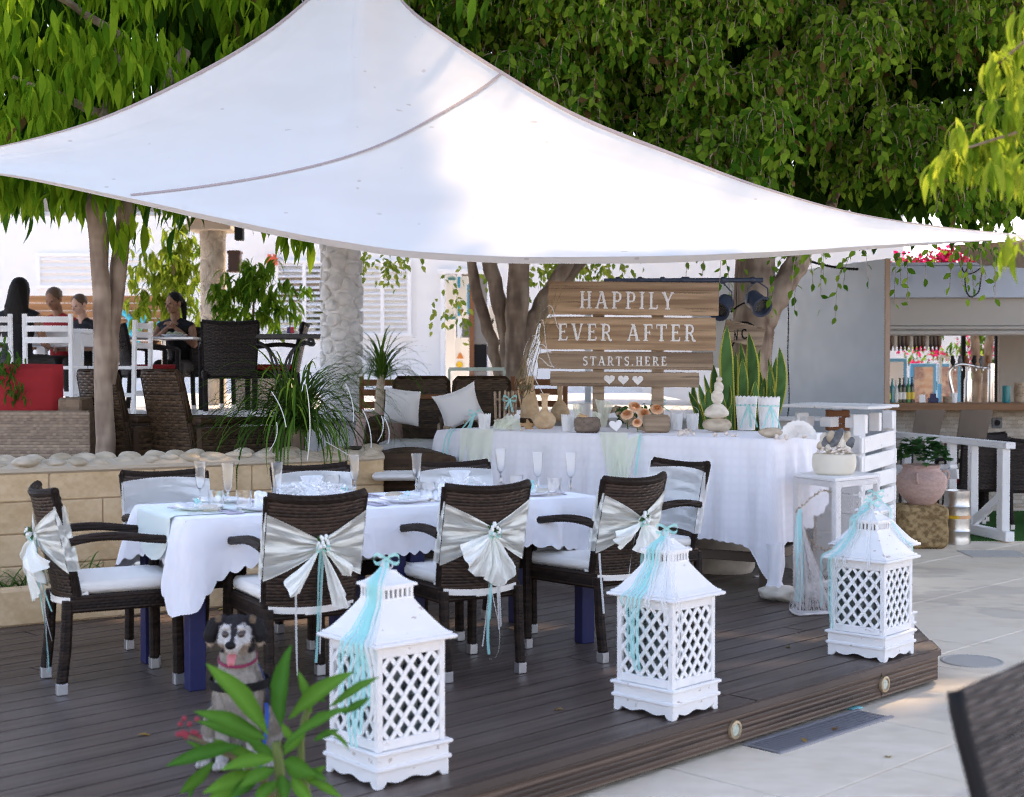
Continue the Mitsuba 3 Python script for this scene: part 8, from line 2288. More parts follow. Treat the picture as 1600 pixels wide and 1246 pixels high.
# ------------------------------------------------------------------ upper terrace: chairs, tables, people
TCH = make_chair('m_wicker_black', 'm_red', False)
for x, d, deg, lab in ((358, 13.2, 14, 'seen from behind in front of the rough column'), (424, 13.6, 100, 'seen from the side, right of the rough column'), (234, 14.2, -62, 'seen edge on beside the lunching woman'), (322, 15.4, 30, 'behind the lunching woman'), (196, 14.6, -75, 'behind the smooth trunks')):
    p = px(x, 640, d)
    TCH.stamp('terrace_chair', f'dark terrace armchair, {lab}', 'chair', mat4((p[0], d, TZ2), rz=math.radians(deg)), 'wicker chairs on the upper terrace')
p = px(88, 640, 12.5); cafe_chair('white_wooden_chair', 'white wooden slat back chair at the white table', [p[0], 12.5, TZ2], 0, 'm_white', 0.40, 0.92)
p = px(-8, 640, 12.5); cafe_chair('white_wooden_chair', 'white wooden chair cut off by the left edge', [p[0], 12.5, TZ2], 4, 'm_white', 0.40, 0.92)
p = px(188, 640, 12.9); cafe_chair('white_wooden_chair', 'white wooden chair seen from the side behind the tree trunks', [p[0], 12.9, TZ2], 84, 'm_white', 0.40, 0.88)
k = thing('white_table', 'white wooden dining table on the upper terrace', 'table')
X0, X1 = px(-60, 515, 13.3)[0], px(146, 515, 13.3)[0]; zt = px(0, 517, 13.0)[2]
part(k, 'top', box(X1 - X0, 0.8, 0.04, ((X0 + X1) / 2, 13.4, zt), b=0.005), 'm_white')
part(k, 'apron', box(X1 - X0 - 0.1, 0.7, 0.12, ((X0 + X1) / 2, 13.4, zt - 0.08)), 'm_white')
for x in (X0 + 0.2, X0 + 0.62, X1 - 0.08):
    for y in (13.08, 13.72): part(k, 'leg', box(0.085, 0.085, zt - TZ2 - 0.02, (x, y, (zt + TZ2) / 2 - 0.01)), 'm_white')
k = thing('bistro_table', 'bistro table with a chrome leg in front of the lunching woman', 'table')
X0, X1 = px(200, 530, 14.8)[0], px(312, 530, 14.8)[0]; zt = px(0, 529, 14.6)[2]
part(k, 'top', box(X1 - X0, 0.62, 0.03, ((X0 + X1) / 2, 14.8, zt), b=0.005), 'm_alu')
part(k, 'leg', xf(lathe([(0.025, 0), (0.025, zt - TZ2 - 0.02)], 14), ((X0 + X1) / 2, 14.8, TZ2)), 'm_chrome', smooth=True)
part(k, 'foot', xf(lathe([(0, 0.03), (0.2, 0.012), (0.21, 0), (0, 0)], 20), ((X0 + X1) / 2, 14.8, TZ2)), 'm_alu', smooth=40)
k = thing('salad_plate', 'white plate of food on the bistro table', 'plate')
c = np.array([px(272, 528, 14.7)[0], 14.7, zt + 0.016])
part(k, 'dish', xf(lathe([(0, 0), (0.08, 0), (0.14, 0.025), (0.135, 0.026), (0.08, 0.006), (0, 0.005)], 28), c), 'm_ceramic', smooth=40)
rg = np.random.default_rng(5)
part(k, 'food', cat([pebble(rg.uniform(0.015, 0.03), c + [rg.normal(0, 0.04), rg.normal(0, 0.03), 0.02 + 0.02 * rg.random()], (1, 1, 0.8), i) for i in range(14)]), solid('m_food', avg((0.10, 0.16, 0.04), (0.55, 0.50, 0.40), 0.03), 0.7), smooth=True)

k = thing('iron_console', 'black wrought iron console table with scrolled legs', 'table')
d = 13.0; X0, X1 = px(376, 525, d)[0], px(502, 525, d)[0]; zt = px(0, 526, d)[2]
part(k, 'top', box(X1 - X0, 0.45, 0.045, ((X0 + X1) / 2, d + 0.2, zt), b=0.006), 'm_black_iron')
for x0, sg_ in ((492, -1), (386, 1)):
    def Q(dx, y): return px(x0 + sg_ * dx, y, d)
    for dd in (0, 0.02):
        part(k, 'scroll_leg', tube(smooth_path([Q(0, 536) , Q(6, 540), Q(12, 536), Q(8, 531), Q(2, 533), Q(24, 540), Q(38, 560), Q(45, 590), Q(47, 632)] if dd == 0 else [Q(8, 534), Q(30, 542), Q(44, 562), Q(50, 592), Q(51, 632)], 40) + [0, dd, 0], 0.0125, 8), 'm_black_iron', smooth=True)
part(k, 'stretcher', tube([px(432, 632, d), px(446, 632, d)], 0.012, 8), 'm_black_iron')
one('tissue_box', 'small red and blue packet with napkins on the iron console', 'box', box(0.06, 0.04, 0.055, px(454, 516, 13.15), b=0.003), solid('m_packet', mikit.proc(lambda p, n, uv: mix((0.06, 0.05, 0.2), (0.5, 0.04, 0.05), smoothstep(-0.005, 0.005, p.x - float(px(454, 516, 13.15)[0])))), 0.5))
one('napkin_holder', 'white napkin holder on the iron console', 'napkin holder', box(0.15, 0.08, 0.04, px(454, 520.5, 13.2), b=0.004), 'm_white')
k = thing('planter_trough', 'square beige planter box behind the terrace chairs', 'planter')
p = px(420, 620, 15.8)
part(k, 'box', box(0.62, 0.4, 0.42, (p[0] - 0.05, 15.9, TZ2 + 0.21), b=0.01), 'm_beige_wall'); part(k, 'soil', box(0.56, 0.34, 0.02, (p[0] - 0.05, 15.9, TZ2 + 0.42)), 'm_soil')

SKIN = solid('m_skin', (0.27, 0.14, 0.085), 0.6, 0.25)
SKIN2 = solid('m_skin_fair', avg((0.50, 0.29, 0.20), (0.56, 0.34, 0.25), 0.05), 0.55, 0.35)
HAIR = solid('m_hair', (0.008, 0.006, 0.005), 0.65, 0.2)
HAIRB = solid('m_hair_brown', (0.09, 0.05, 0.025), 0.5, 0.4)


def head_mesh(s=1.0):
    """A head facing -y, chin at z = 0, crown at about 0.225."""
    P = [ell((0, 0.012, 0.135), (0.074, 0.092, 0.09)), m3.Manifold.batch_hull([ell((0, -0.02, 0.10), (0.066, 0.07, 0.06)), ell((0, -0.055, 0.022), (0.026, 0.022, 0.016)), ell((0, 0.0, 0.05), (0.055, 0.05, 0.03))]),
         hull_chain([(0, -0.078, 0.115), (0, -0.106, 0.078)], [0.010, 0.012]), ell((-0.012, -0.09, 0.075), (0.008, 0.009, 0.006)), ell((0.012, -0.09, 0.075), (0.008, 0.009, 0.006)),
         ell((0, -0.078, 0.052), (0.022, 0.014, 0.006)), ell((0, -0.076, 0.043), (0.019, 0.013, 0.006)), ell((0.03, -0.07, 0.128), (0.025, 0.012, 0.008)), ell((-0.03, -0.07, 0.128), (0.025, 0.012, 0.008))]
    for q in (-1, 1):
        P += [ell((0.075 * q, 0.012, 0.105), (0.010, 0.019, 0.032)), ell((0.042 * q, -0.052, 0.085), (0.024, 0.02, 0.02))]
    m = organic(m3.Manifold.batch_boolean(P, m3.OpType.Add), 0.011, 3)
    return xf(m, s=s)


HEAD = head_mesh()


def hand_parts(wrist, dirn, palm_n, curl=0.6, s=1.0, side=1):
    """Manifold pieces of a hand: palm, four bent fingers of unequal length and a thumb from the side of the palm."""
    d, n = nrm(dirn), nrm(palm_n); n = nrm(n - d * (n @ d)); l = np.cross(d, n) * side
    w = np.asarray(wrist, float); P = [m3.Manifold.batch_hull([ell(w + d * 0.015 * s, (0.020 * s,) * 3), ell(w + d * 0.082 * s + l * 0.028 * s, (0.014 * s,) * 3), ell(w + d * 0.076 * s - l * 0.030 * s, (0.013 * s,) * 3)])]
    for i, (o, L) in enumerate(((0.030, 0.072), (0.010, 0.080), (-0.011, 0.074), (-0.031, 0.058))):
        p0 = w + d * (0.080 - abs(o) * 0.15) * s + l * o * s
        a1, a2, a3 = curl * 0.6, curl * 1.4, curl * 2.0
        q = [p0]
        for a, f in ((a1, 0.45), (a2, 0.32), (a3, 0.23)):
            q.append(q[-1] + (d * math.cos(a) + n * math.sin(a)) * L * f * s)
        P.append(hull_chain(q, [0.0095 * s, 0.009 * s, 0.0082 * s, 0.0068 * s], 8))
    t0 = w + d * 0.022 * s + l * 0.020 * s
    P.append(hull_chain([t0, t0 + (l * 0.7 + d * 0.6 + n * 0.35) * 0.042 * s, t0 + (l * 0.7 + d * 0.6 + n * 0.35) * 0.042 * s + (d * 0.85 + n * 0.4 + l * 0.1) * 0.034 * s], [0.013 * s, 0.0105 * s, 0.008 * s], 8))
    return P


def seated(name, label, hip, yaw, shirt, skin, hair, s=1.0, lean=0.1, arms=None, head_tilt=0.1, head_turn=0.0, hair_style='short', pants='m_dark', sleeve=True, hands=True):
    """A seated person facing -y before yaw; hip on the seat. arms: elbow and wrist points for the left and right arm in body space."""
    k = thing(name, label, 'person')
    M = mat4(hip, rz=yaw, s=s)
    sh = np.array([0, -lean * 0.45, 0.50]); neck = sh + [0, -0.01, 0.05]
    torso = [m3.Manifold.batch_hull([ell((0, 0, 0.05), (0.165, 0.11, 0.09)), ell((0, -lean * 0.2, 0.22), (0.135, 0.095, 0.10))]), m3.Manifold.batch_hull([ell((0, -lean * 0.2, 0.22), (0.135, 0.095, 0.10)), ell(sh + [0.12, 0, -0.06], (0.06, 0.07, 0.08)), ell(sh + [-0.12, 0, -0.06], (0.06, 0.07, 0.08)), ell(sh + [0, -0.01, -0.10], (0.15, 0.11, 0.09))]),
             hull_chain([sh + [-0.165, 0, -0.03], sh + [0, 0.01, 0.02], sh + [0.165, 0, -0.03]], [0.052, 0.062, 0.052])]
    arms = arms or [((0.25, -0.05, 0.22), (0.16, -0.30, 0.20)), ((-0.25, -0.05, 0.22), (-0.16, -0.30, 0.20))]
    body = [hull_chain([sh + [0, 0, 0.0], neck + [0, -0.012, 0.075]], [0.056, 0.050])]
    sl = []
    for q, (e, w) in zip((1, -1), arms):
        S_ = sh + np.array([0.175 * q, 0, -0.035]); e, w = np.array(e, float), np.array(w, float)
        body.append(hull_chain([S_, S_ * 0.5 + e * 0.5, e, e * 0.6 + w * 0.4, w], [0.047, 0.043, 0.036, 0.036, 0.024], 12))
        if hands: body += hand_parts(w, (w - e) * [0.4, 1, 0.4] + [-0.06 * q, 0, 0.05], (-q * 0.7, 0.3, -0.3), 0.7, 0.95, q)
        if sleeve: sl.append(hull_chain([S_, S_ * 0.45 + e * 0.55], [0.058, 0.053], 12))
    legs = []
    for q in (1, -1):
        legs.append(hull_chain([(0.09 * q, 0, 0.03), (0.11 * q, -0.40, 0.05), (0.11 * q, -0.42, -0.15), (0.11 * q, -0.38, -0.38)], [0.09, 0.068, 0.058, 0.042], 12))
    part(k, 'body', app(organic(m3.Manifold.batch_boolean(body + [t.scale((0.93, 0.93, 0.97)) for t in torso[:2]], m3.OpType.Add), 0.016, 3), M), skin, smooth=True)
    part(k, 'shirt', app(organic(m3.Manifold.batch_boolean(torso + sl, m3.OpType.Add), 0.025, 6), M), shirt, smooth=True)
    part(k, 'trousers', app(organic(m3.Manifold.batch_boolean(legs + [ell((0, 0, 0.04), (0.172, 0.12, 0.085))], m3.OpType.Add), 0.03, 5), M), pants, smooth=True)
    for q in (1, -1):
        part(k, 'shoe', app(organic(hull_chain([(0.11 * q, -0.36, -0.40), (0.115 * q, -0.50, -0.415)], [0.042, 0.034]), 0.015, 4), M), 'm_black', smooth=True)
    HM = M @ mat4(neck + [0, -0.025, 0.055], rz=head_turn, rx=head_tilt)
    part(k, 'head', app(HEAD, HM), skin, smooth=True)
    for q in (-1, 1):
        part(k, 'eye', app(ico(0.008, (0.030 * q, -0.079, 0.112), 1), HM), 'm_black', smooth=True)
    cap = ell((0, 0.024, 0.148), (0.084, 0.094, 0.088)) - m3.Manifold.cube((0.4, 0.2, 0.4), True).rotate((28.0, 0.0, 0.0)).translate((0.0, -0.118, 0.06)) - m3.Manifold.cube((0.4, 0.4, 0.2), True).translate((0.0, 0.0, -0.03))
    H = [cap]
    if hair_style == 'bun': H += [ell((0, 0.115, 0.16), (0.05, 0.05, 0.05)), hull_chain([(0, 0.09, 0.10), (0.02, 0.10, 0.03)], [0.05, 0.03])]
    if hair_style == 'long': H += [m3.Manifold.batch_hull([ell((0, 0.03, 0.12), (0.098, 0.088, 0.09)), ell((0, 0.075, -0.08), (0.12, 0.05, 0.07))]), m3.Manifold.batch_hull([ell((0, 0.075, -0.05), (0.12, 0.05, 0.06)), ell((0, 0.085, -0.2), (0.10, 0.03, 0.05))])]
    if hair_style == 'tail': H += [hull_chain([(0, 0.10, 0.15), (0.01, 0.13, 0.08), (0.03, 0.11, -0.06)], [0.035, 0.04, 0.02])]
    hm = organic(m3.Manifold.batch_boolean(H, m3.OpType.Add), 0.014, 3)
    v = np.asarray(hm.vertices); v = v + (meshkit.fbm(v * np.array([60, 60, 18]), 2, 3)[:, None] - 0.5) * 0.008 * nrm([0.5, 0.5, 0.2])
    part(k, 'hair', app(mk(v, hm.faces), HM), hair, smooth=True)
    return k, M


p = px(26, 560, 12.75); seated('person', 'person with long dark hair seen from behind at the left edge of the terrace', [p[0], 12.75, TZ2 + 0.46], math.radians(172), 'm_black', SKIN, HAIR, 0.97, hair_style='long', sleeve=False)
p = px(101, 560, 14.3); seated('person', 'short haired boy in a red shirt looking down at the white table', [p[0], 14.3, TZ2 + 0.46], math.radians(-18), 'm_red', SKIN, HAIRB, 0.96, 0.22, head_tilt=0.42, pants='m_dark')
p = px(138, 570, 14.0); seated('person', 'fair child half hidden by the smooth tree trunk', [p[0], 14.0, TZ2 + 0.46], math.radians(-30), 'm_black', SKIN2, HAIRB, 0.86, 0.15, head_tilt=0.3)
p = px(286, 560, 15.25)
k_, M_ = seated('person', 'dark haired woman in a black top resting her chin on clasped hands over lunch', [p[0], 15.25, TZ2 + 0.42], math.radians(-8), 'm_black', SKIN, HAIR, 1.0, 0.45,
                arms=[((0.24, -0.30, 0.27), (0.045, -0.33, 0.45)), ((-0.24, -0.30, 0.27), (-0.045, -0.335, 0.45))], head_tilt=0.12, head_turn=-0.45, hair_style='tail', sleeve=False)
part(k_, 'bracelet', app(tube(np.stack([0.105 + 0.032 * np.cos(np.linspace(0, 2 * PI, 16)), -0.32 + 0.032 * np.sin(np.linspace(0, 2 * PI, 16)), 0.39 + 0 * np.linspace(0, 1, 16)], 1), 0.007, 6, False), M_), 'm_chrome', smooth=True)

# ------------------------------------------------------------------ bar things
def bottle_prof(r, h, neck=0.3):
    return [(0, 0), (r, 0.002), (r, h * (0.62 - 0.1 * neck)), (r * 0.85, h * 0.66), (r * 0.42, h * 0.76), (r * 0.36, h * 0.97), (r * 0.42, h * 0.975), (r * 0.42, h), (0, h)]


cols = {'amber': (0.05, 0.02, 0.006), 'teal': (0.02, 0.20, 0.22), 'clear': (0.5, 0.5, 0.48), 'green': (0.02, 0.16, 0.03), 'dark': (0.02, 0.012, 0.01), 'dark_green': (0.012, 0.04, 0.012)}
for n_, c_ in cols.items(): solid('m_bottle_' + n_, c_, 0.12, 0.6)
solid('m_label_yellow', (0.6, 0.45, 0.06), 0.6); solid('m_label_white', (0.7, 0.68, 0.62), 0.6)
for i, (x, h, m_, lb) in enumerate(((1384, 24, 'amber', None), (1388, 25, 'amber', 'm_label_yellow'), (1394, 26, 'teal', None), (1400, 24, 'clear', 'm_label_white'), (1406, 27, 'dark_green', 'm_label_white'), (1412, 27, 'dark', 'm_label_white'), (1419, 27, 'green', 'm_label_yellow'), (1425, 28, 'dark', 'm_label_yellow'))):
    c = px(x, 630, 15.75); c[2] = 1.009; hh = h * 15.75 / FPX * 1.45; r = 0.029
    nm = ('first', 'second', 'third', 'fourth', 'fifth', 'sixth', 'seventh', 'eighth')[i]
    k = thing('bar_bottle', f'{m_.replace("_", " ")} glass bottle, {nm} from the left in the row on the bar counter', 'bottle', 'bottles on the bar counter')
    part(k, 'body', xf(lathe(bottle_prof(r, hh), 16), c), 'm_bottle_' + m_, smooth=40)
    if lb: part(k, 'label', xf(lathe([(r + 0.0012, hh * 0.14), (r + 0.0012, hh * 0.42)], 16), c), lb, smooth=True)
for i in range(14):
    c = px(1386 + i * 6.2, 530, 16.6); c[2] = 1.76
    one('optic_bottle', f'upside down spirit bottle hanging under the bar shutter, {("first", "second", "third", "fourth", "fifth", "sixth", "seventh", "eighth", "ninth", "tenth", "eleventh", "twelfth", "thirteenth", "fourteenth")[i]} from the left', 'bottle', xf(lathe([(0, 0), (0.012, 0), (0.014, 0.04), (0.034, 0.075), (0.034, 0.2), (0, 0.2)], 12), c - [0, 0, 0.16]), ('m_bottle_dark', 'm_bottle_amber', 'm_bottle_clear', 'm_bottle_dark')[i % 4], smooth=40, group='spirit bottles hanging under the shutter')
k = thing('beer_tap_arch', 'chrome beer tap arch with a row of tap handles on the bar', 'beer tap')
d = 16.3; Q = lambda x, y: px(x, y, d)
part(k, 'arch', tube(smooth_path([Q(1485, 634), Q(1485, 600), Q(1486, 577), Q(1492, 572), Q(1520, 572), Q(1552, 572)], 30), 0.02, 10), 'm_chrome', smooth=True)
part(k, 'column', xf(lathe([(0.045, 0), (0.045, 0.25), (0.03, 0.30), (0.03, 0.42), (0, 0.42)], 20), [Q(1512, 632)[0], d, 1.0]), 'm_chrome', smooth=35)
part(k, 'column', xf(lathe([(0.04, 0), (0.04, 0.45), (0, 0.47)], 20), [Q(1548, 632)[0], d, 1.0]), 'm_chrome', smooth=35)
rg = np.random.default_rng(9)
for i, x in enumerate((1489, 1500, 1511, 1522, 1533, 1544)):
    part(k, 'tap_handle', cat(tube([Q(x, 572), Q(x + rg.normal(0, 1), 556)], [0.014, 0.022], 8), ico(0.03, Q(x, 564) if i else Q(1489, 565), 1, (1, 0.6, 1.3))), ('m_black', 'm_stone_grey', 'm_orange_wood')[i % 3], smooth=True)
    part(k, 'spout', tube(smooth_path([Q(x, 574), Q(x, 574) + [0, -0.06, 0], Q(x, 580) + [0, -0.075, 0]], 8), 0.008, 6), 'm_chrome', smooth=True)
for x, y, r, h, m_, nm, lab in ((1490, 624, 0.042, 0.11, 'm_white', 'plastic_cup', 'white cup on the bar below the tap arch'), (1480, 624, 0.05, 0.07, 'm_driftwood', 'straw_bowl', 'small straw coloured bowl on the bar left of the cup'), (1572, 618, 0.05, 0.19, 'm_bottle_teal', 'teal_jar', 'teal glass jar at the right end of the bar')):
    c = px(x, y, 15.8); c[2] = 1.009
    one(nm, lab, 'cup' if 'cup' in nm else 'bowl' if 'bowl' in nm else 'jar', xf(lathe([(0, 0), (r * 0.85, 0), (r, h), (r * 0.92, h), (r * 0.8, 0.006), (0, 0.006)], 20), c), m_, smooth=40)
c = px(1458, 624, 15.8); c[2] = 1.009
one('blue_caddy', 'small dark blue caddy of napkins on the bar', 'caddy', cat(box(0.10, 0.08, 0.055, c + [0, 0, 0.0275], b=0.004), box(0.07, 0.01, 0.05, c + [0, 0, 0.075], b=0.003)), 'm_navy')
c = px(1441, 624, 15.8); c[2] = 1.009
one('drinks_menu', 'small white menu card standing on the bar', 'menu', xf(box(0.07, 0.012, 0.09, b=0.002), c + [0, 0, 0.045], rx=-0.15), 'm_white')
c = px(1592, 612, 16.0); c[2] = 1.009
one('bar_lamp', 'brown wicker jar at the right end of the bar', 'jar', xf(lathe([(0, 0), (0.05, 0), (0.06, 0.1), (0.05, 0.22), (0, 0.22)], 16), c), 'm_driftwood', smooth=40)

solid('m_sky_blue', (0.16, 0.42, 0.68), 0.5)
scene['m_poster'] = {'type': 'twosided', 'b': {'type': 'principled', 'roughness': 0.5, 'base_color': mikit.proc(lambda p, n, uv: mix(mix((0.62, 0.30, 0.16), (0.75, 0.62, 0.5), fbm(p.x * 14, p.z * 22, 1.0)), mix((0.35, 0.1, 0.08), (0.6, 0.5, 0.42), fbm(p.x * 30, p.z * 40, 2.0)), smoothstep(0.45, 0.6, fbm(p.x * 6, p.z * 5, 7.0))))}}
for i, (x0, x1, y0, y1, m_, lab) in enumerate(((1380, 1416, 560, 640, 'm_white', 'white advertising board with a blue edge seen left in the bar opening'), (1422, 1462, 568, 640, 'm_poster', 'blue framed food poster seen in the middle of the bar opening'), (1465, 1500, 568, 640, 'm_poster', 'blue framed food poster seen behind the tap arch'))):
    k = thing('lane_poster', lab, 'poster board')
    X0, X1, Z0, Z1 = rect(x0, y0, x1, y1, 19.5 + 0.2 * i); yy = 19.5 + 0.2 * i
    part(k, 'frame', box(X1 - X0, 0.05, Z1 - GZ, ((X0 + X1) / 2, yy, (Z1 + GZ) / 2), b=0.006), 'm_sky_blue')
    part(k, 'print', box(X1 - X0 - 0.10, 0.01, Z1 - Z0 - 0.1, ((X0 + X1) / 2, yy - 0.028, (Z0 + Z1) / 2)), m_)
one('lane_wall', 'sunlit white wall across the lane behind the bar', 'wall', box(12, 0.2, 3.0, (8.5, 27, 1.2)), 'm_white_wall')
k = thing('leaning_frame', 'white tilted frame seen behind the bar posters', 'frame')
for a, b in (((1469, 556), (1486, 562)), ((1469, 556), (1469, 600)), ((1486, 562), (1486, 600))): part(k, 'bar', beam(px(*a, 19.3), px(*b, 19.3), 0.035, 0.035, up=(0, 1, 0)), 'm_white')

def stool(x0, x1, y0, d, lab, m_='m_taupe_mesh'):
    X0, X1 = px(x0, 660, d)[0], px(x1, 660, d)[0]; zt = px(0, y0, d)[2]; w = X1 - X0; cx = (X0 + X1) / 2
    k = thing('bar_stool', lab, 'bar stool', 'bar stools at the counter')
    part(k, 'back', slab(lambda u, v: np.stack([cx + (u - 0.5) * w * (0.92 + 0.1 * v) - 0.05 * (1 - v), d - 0.02 - 0.10 * v + 0.02 * (2 * u - 1) ** 2, zt - 0.42 + 0.42 * v], -1), lambda u, v: np.stack([cx + (u - 0.5) * w * (0.92 + 0.1 * v) - 0.05 * (1 - v), d - 0.045 - 0.10 * v + 0.02 * (2 * u - 1) ** 2, zt - 0.42 + 0.42 * v], -1), 8, 6), m_)
    part(k, 'seat', box(w, 0.40, 0.05, (cx - 0.03, d + 0.2, zt - 0.40), b=0.01), m_)
    for sx in (-1, 1):
        for sy in (0.02, 0.38): part(k, 'leg', beam([cx - 0.03 + sx * w * 0.42, d + sy, zt - 0.42], [cx - 0.03 + sx * w * 0.5, d + sy * 1.1 - 0.02, GZ + 0.001], 0.03, 0.03, up=(1, 0, 0)), 'm_black_iron')
    part(k, 'foot_rail', beam([cx - 0.03 - w * 0.46, d, zt - 0.75], [cx - 0.03 + w * 0.46, d, zt - 0.75], 0.02, 0.02), 'm_black_iron')


stool(1427, 1471, 640, 14.9, 'taupe mesh back bar stool, left one at the counter'); stool(1497, 1545, 640, 14.9, 'taupe mesh back bar stool, right one at the counter')
for x, d, deg, lab in ((1517, 14.0, 12, 'left one behind the white fence'), (1592, 13.9, 10, 'right one behind the white fence'), (1560, 14.6, 190, 'facing out in the shade behind the fence')):
    p = px(x, 640, d)
    TCH.stamp('bar_terrace_chair', f'dark woven bar terrace armchair, {lab}', 'chair', mat4((p[0], d, GZ + 0.014), rz=math.radians(deg)), 'woven chairs at the bar terrace')
struct('artificial_turf', box(3.2, 2.6, 0.012, (5.75, 14.1, GZ + 0.006)), 'm_turf', label='green artificial turf behind the white fence')

c0_, c1_, c2_, c3_ = px(1488, 384, 14.2), px(1660, 372, 14.6), px(1660, 424, 14.2), px(1532, 414, 14.0)
def tan(u, v):
    a = c0_ * (1 - u)[..., None] + c1_ * u[..., None]; b = c3_ * (1 - u)[..., None] + c2_ * u[..., None]
    return a * (1 - v)[..., None] + b * v[..., None] + np.array([0, 0.5, 0]) * (v * (1 - v))[..., None] + np.array([0, 0, 0.03]) * (np.sin(v * PI) * (1 - u))[..., None]
one('tan_awning', 'dark tan awning corner above the right end of the bar fascia', 'awning', slab(tan, lambda u, v: tan(u, v) + [0, 0.01, 0.004], 16, 10), solid('m_tan', (0.30, 0.225, 0.165), 0.85, 0.1), smooth=True)

# ------------------------------------------------------------------ white fence, pot on its stone, keg
k = thing('white_fence', 'low white wooden fence with one diagonal brace beside the pallet bar', 'fence')
FA_, FB_ = px(1568, 700, 12.75), px(1392, 700, 14.9); FA_[2] = FB_[2] = GZ; fd = nrm(FB_ - FA_)
ztop = 0.70
part(k, 'top_rail', beam(up(FA_ - fd * 0.12, ztop), up(FB_, ztop), 0.10, 0.06, b=0.005), 'm_white_wood')
part(k, 'bottom_rail', beam(up(FA_ - fd * 0.12, GZ + 0.06), up(FB_, GZ + 0.06), 0.09, 0.09, b=0.005), 'm_white_wood')
Lf = np.linalg.norm(FB_ - FA_)
for i, f0 in enumerate((0.0, 0.24, 0.42, 0.62, 0.84)):
    q = FA_ + fd * Lf * f0
    part(k, 'post', beam(up(q, GZ + 0.106), up(q, ztop - 0.031), 0.15 if i == 0 else 0.10, 0.07, b=0.004, up=(1, 0, 0)), 'm_white_wood')
part(k, 'brace', beam(up(FA_ + fd * 0.05, GZ + 0.40), up(FA_ + fd * 0.55, GZ + 0.10), 0.05, 0.08, b=0.004), 'm_white_wood')
a, b = px(1392, 741, 13.6), px(1497, 741, 12.9)
part(k, 'middle_rail', beam(a, b, 0.03, 0.09, b=0.004), 'm_white_wood'); part(k, 'middle_rail', beam(a + [0, 0.12, 0.06], b + [0, 0.12, 0.06], 0.10, 0.04, b=0.004), 'm_white_wood')
c = px(1437, 850, 12.4); c[2] = GZ
m = organic(m3.Manifold.batch_hull([ell((sx * 0.14, sy * 0.12, z), (0.075, 0.075, 0.06)) for sx in (-1, 1) for sy in (-1, 1) for z in (0.055, 0.32)]), 0.03, 4)
v = np.asarray(m.vertices); v = v + (meshkit.fbm(v * 9, 4, 5)[:, None] - 0.5) * nrm([1, -1, 0.6]) * 0.06; v[:, 2] = np.maximum(v[:, 2], 0.0)
one('stone_block', 'rough brown stone block under the clay flower pot', 'stone', xf(mk(v, m.faces), c), 'm_rock', smooth=50)
k = thing('ribbed_clay_pot', 'ribbed pinkish clay pot with small handles holding a green plant', 'pot')
pc_ = c + [0.01, 0, 0.375]
prof = [(0, 0), (0.10, 0)] + [(float(np.interp(t, [0, 0.25, 0.5, 0.75, 0.92, 1.0], [0.105, 0.175, 0.215, 0.222, 0.19, 0.16])) + 0.003 * (i % 2), 0.30 * t + 0.002) for i, t in enumerate(np.linspace(0, 1, 34))] + [(0.155, 0.325), (0.17, 0.345), (0.165, 0.352), (0.145, 0.335), (0.13, 0.30), (0, 0.30)]
part(k, 'body', xf(lathe(prof, 40), pc_), 'm_pink_pot', smooth=35)
for s in (-1, 1):
    q = pc_ + [s * 0.18, -0.03, 0.29] if s > 0 else pc_ + [-0.10, -0.19, 0.28]
    part(k, 'handle', tube(smooth_path([q + [0, 0, 0], q + [0.045 * (s > 0), -0.03 * (s < 0), 0.0], q + [0.05 * (s > 0), -0.035 * (s < 0), -0.05], q + [0.03, 0, -0.08]], 12), 0.011, 8), 'm_pink_pot', smooth=True)
rg = np.random.default_rng(31)
n = 330
th, ph = rg.uniform(0, 2 * PI, n), rg.random(n)
P = pc_ + [0, 0, 0.39] + np.stack([0.21 * np.sqrt(ph) * np.cos(th), 0.17 * np.sqrt(ph) * np.sin(th), 0.17 * (1 - ph) ** 0.6 * rg.uniform(0.5, 1.1, n) + 0.03 * np.sin(th * 5)], 1)
m, col = leaves(leaf(1, 0.95, 3, 0.3, 0.3, 0.6, 0.6), P, np.stack([np.cos(th), np.sin(th), rg.uniform(-0.3, 0.6, n)], 1), np.stack([0.3 * np.cos(th), 0.3 * np.sin(th), 1 + 0 * th], 1), rg.uniform(0.05, 0.085, n), (0.03, 0.10, 0.03), (0.11, 0.24, 0.08), 0, 2)
part(k, 'foliage', m, 'm_leaf', smooth=True, color=col, kind='stuff')
part(k, 'soil', xf(lathe([(0, 0.31), (0.135, 0.305)], 20), pc_), 'm_soil')
c = px(1495, 850, 12.62); c[2] = GZ
k = thing('beer_keg', 'steel beer keg with a yellow band standing by the white fence', 'keg')
r = 0.118; H = 0.48
prof = [(0, 0.02), (0.10, 0.02), (0.105, 0.0), (r, 0.0), (r, 0.05), (r * 0.95, 0.06), (r * 0.97, 0.10), (r * 1.04, 0.12), (r * 0.97, 0.14), (r * 0.985, 0.20), (r * 0.985, 0.28), (r * 0.97, 0.32), (r * 1.04, 0.34), (r * 0.97, 0.36), (r * 0.95, 0.42), (r, 0.43), (r, H), (0.105, H), (0.10, 0.445), (0, 0.45)]
part(k, 'body', xf(lathe(prof, 36), c), 'm_steel', smooth=35)
part(k, 'band', xf(lathe([(r * 0.99 + 0.001, 0.232), (r * 0.99 + 0.001, 0.262)], 36), c), solid('m_band', mikit.proc(lambda p, n, uv: mix((0.62, 0.40, 0.02), (0.62, 0.35, 0.18), smoothstep(0.45, 0.55, noise(p.x * 22, p.y * 22)))), 0.5), smooth=True)
part(k, 'valve', xf(lathe([(0.03, 0.44), (0.03, 0.47), (0, 0.475)], 16), c), 'm_steel', smooth=35)

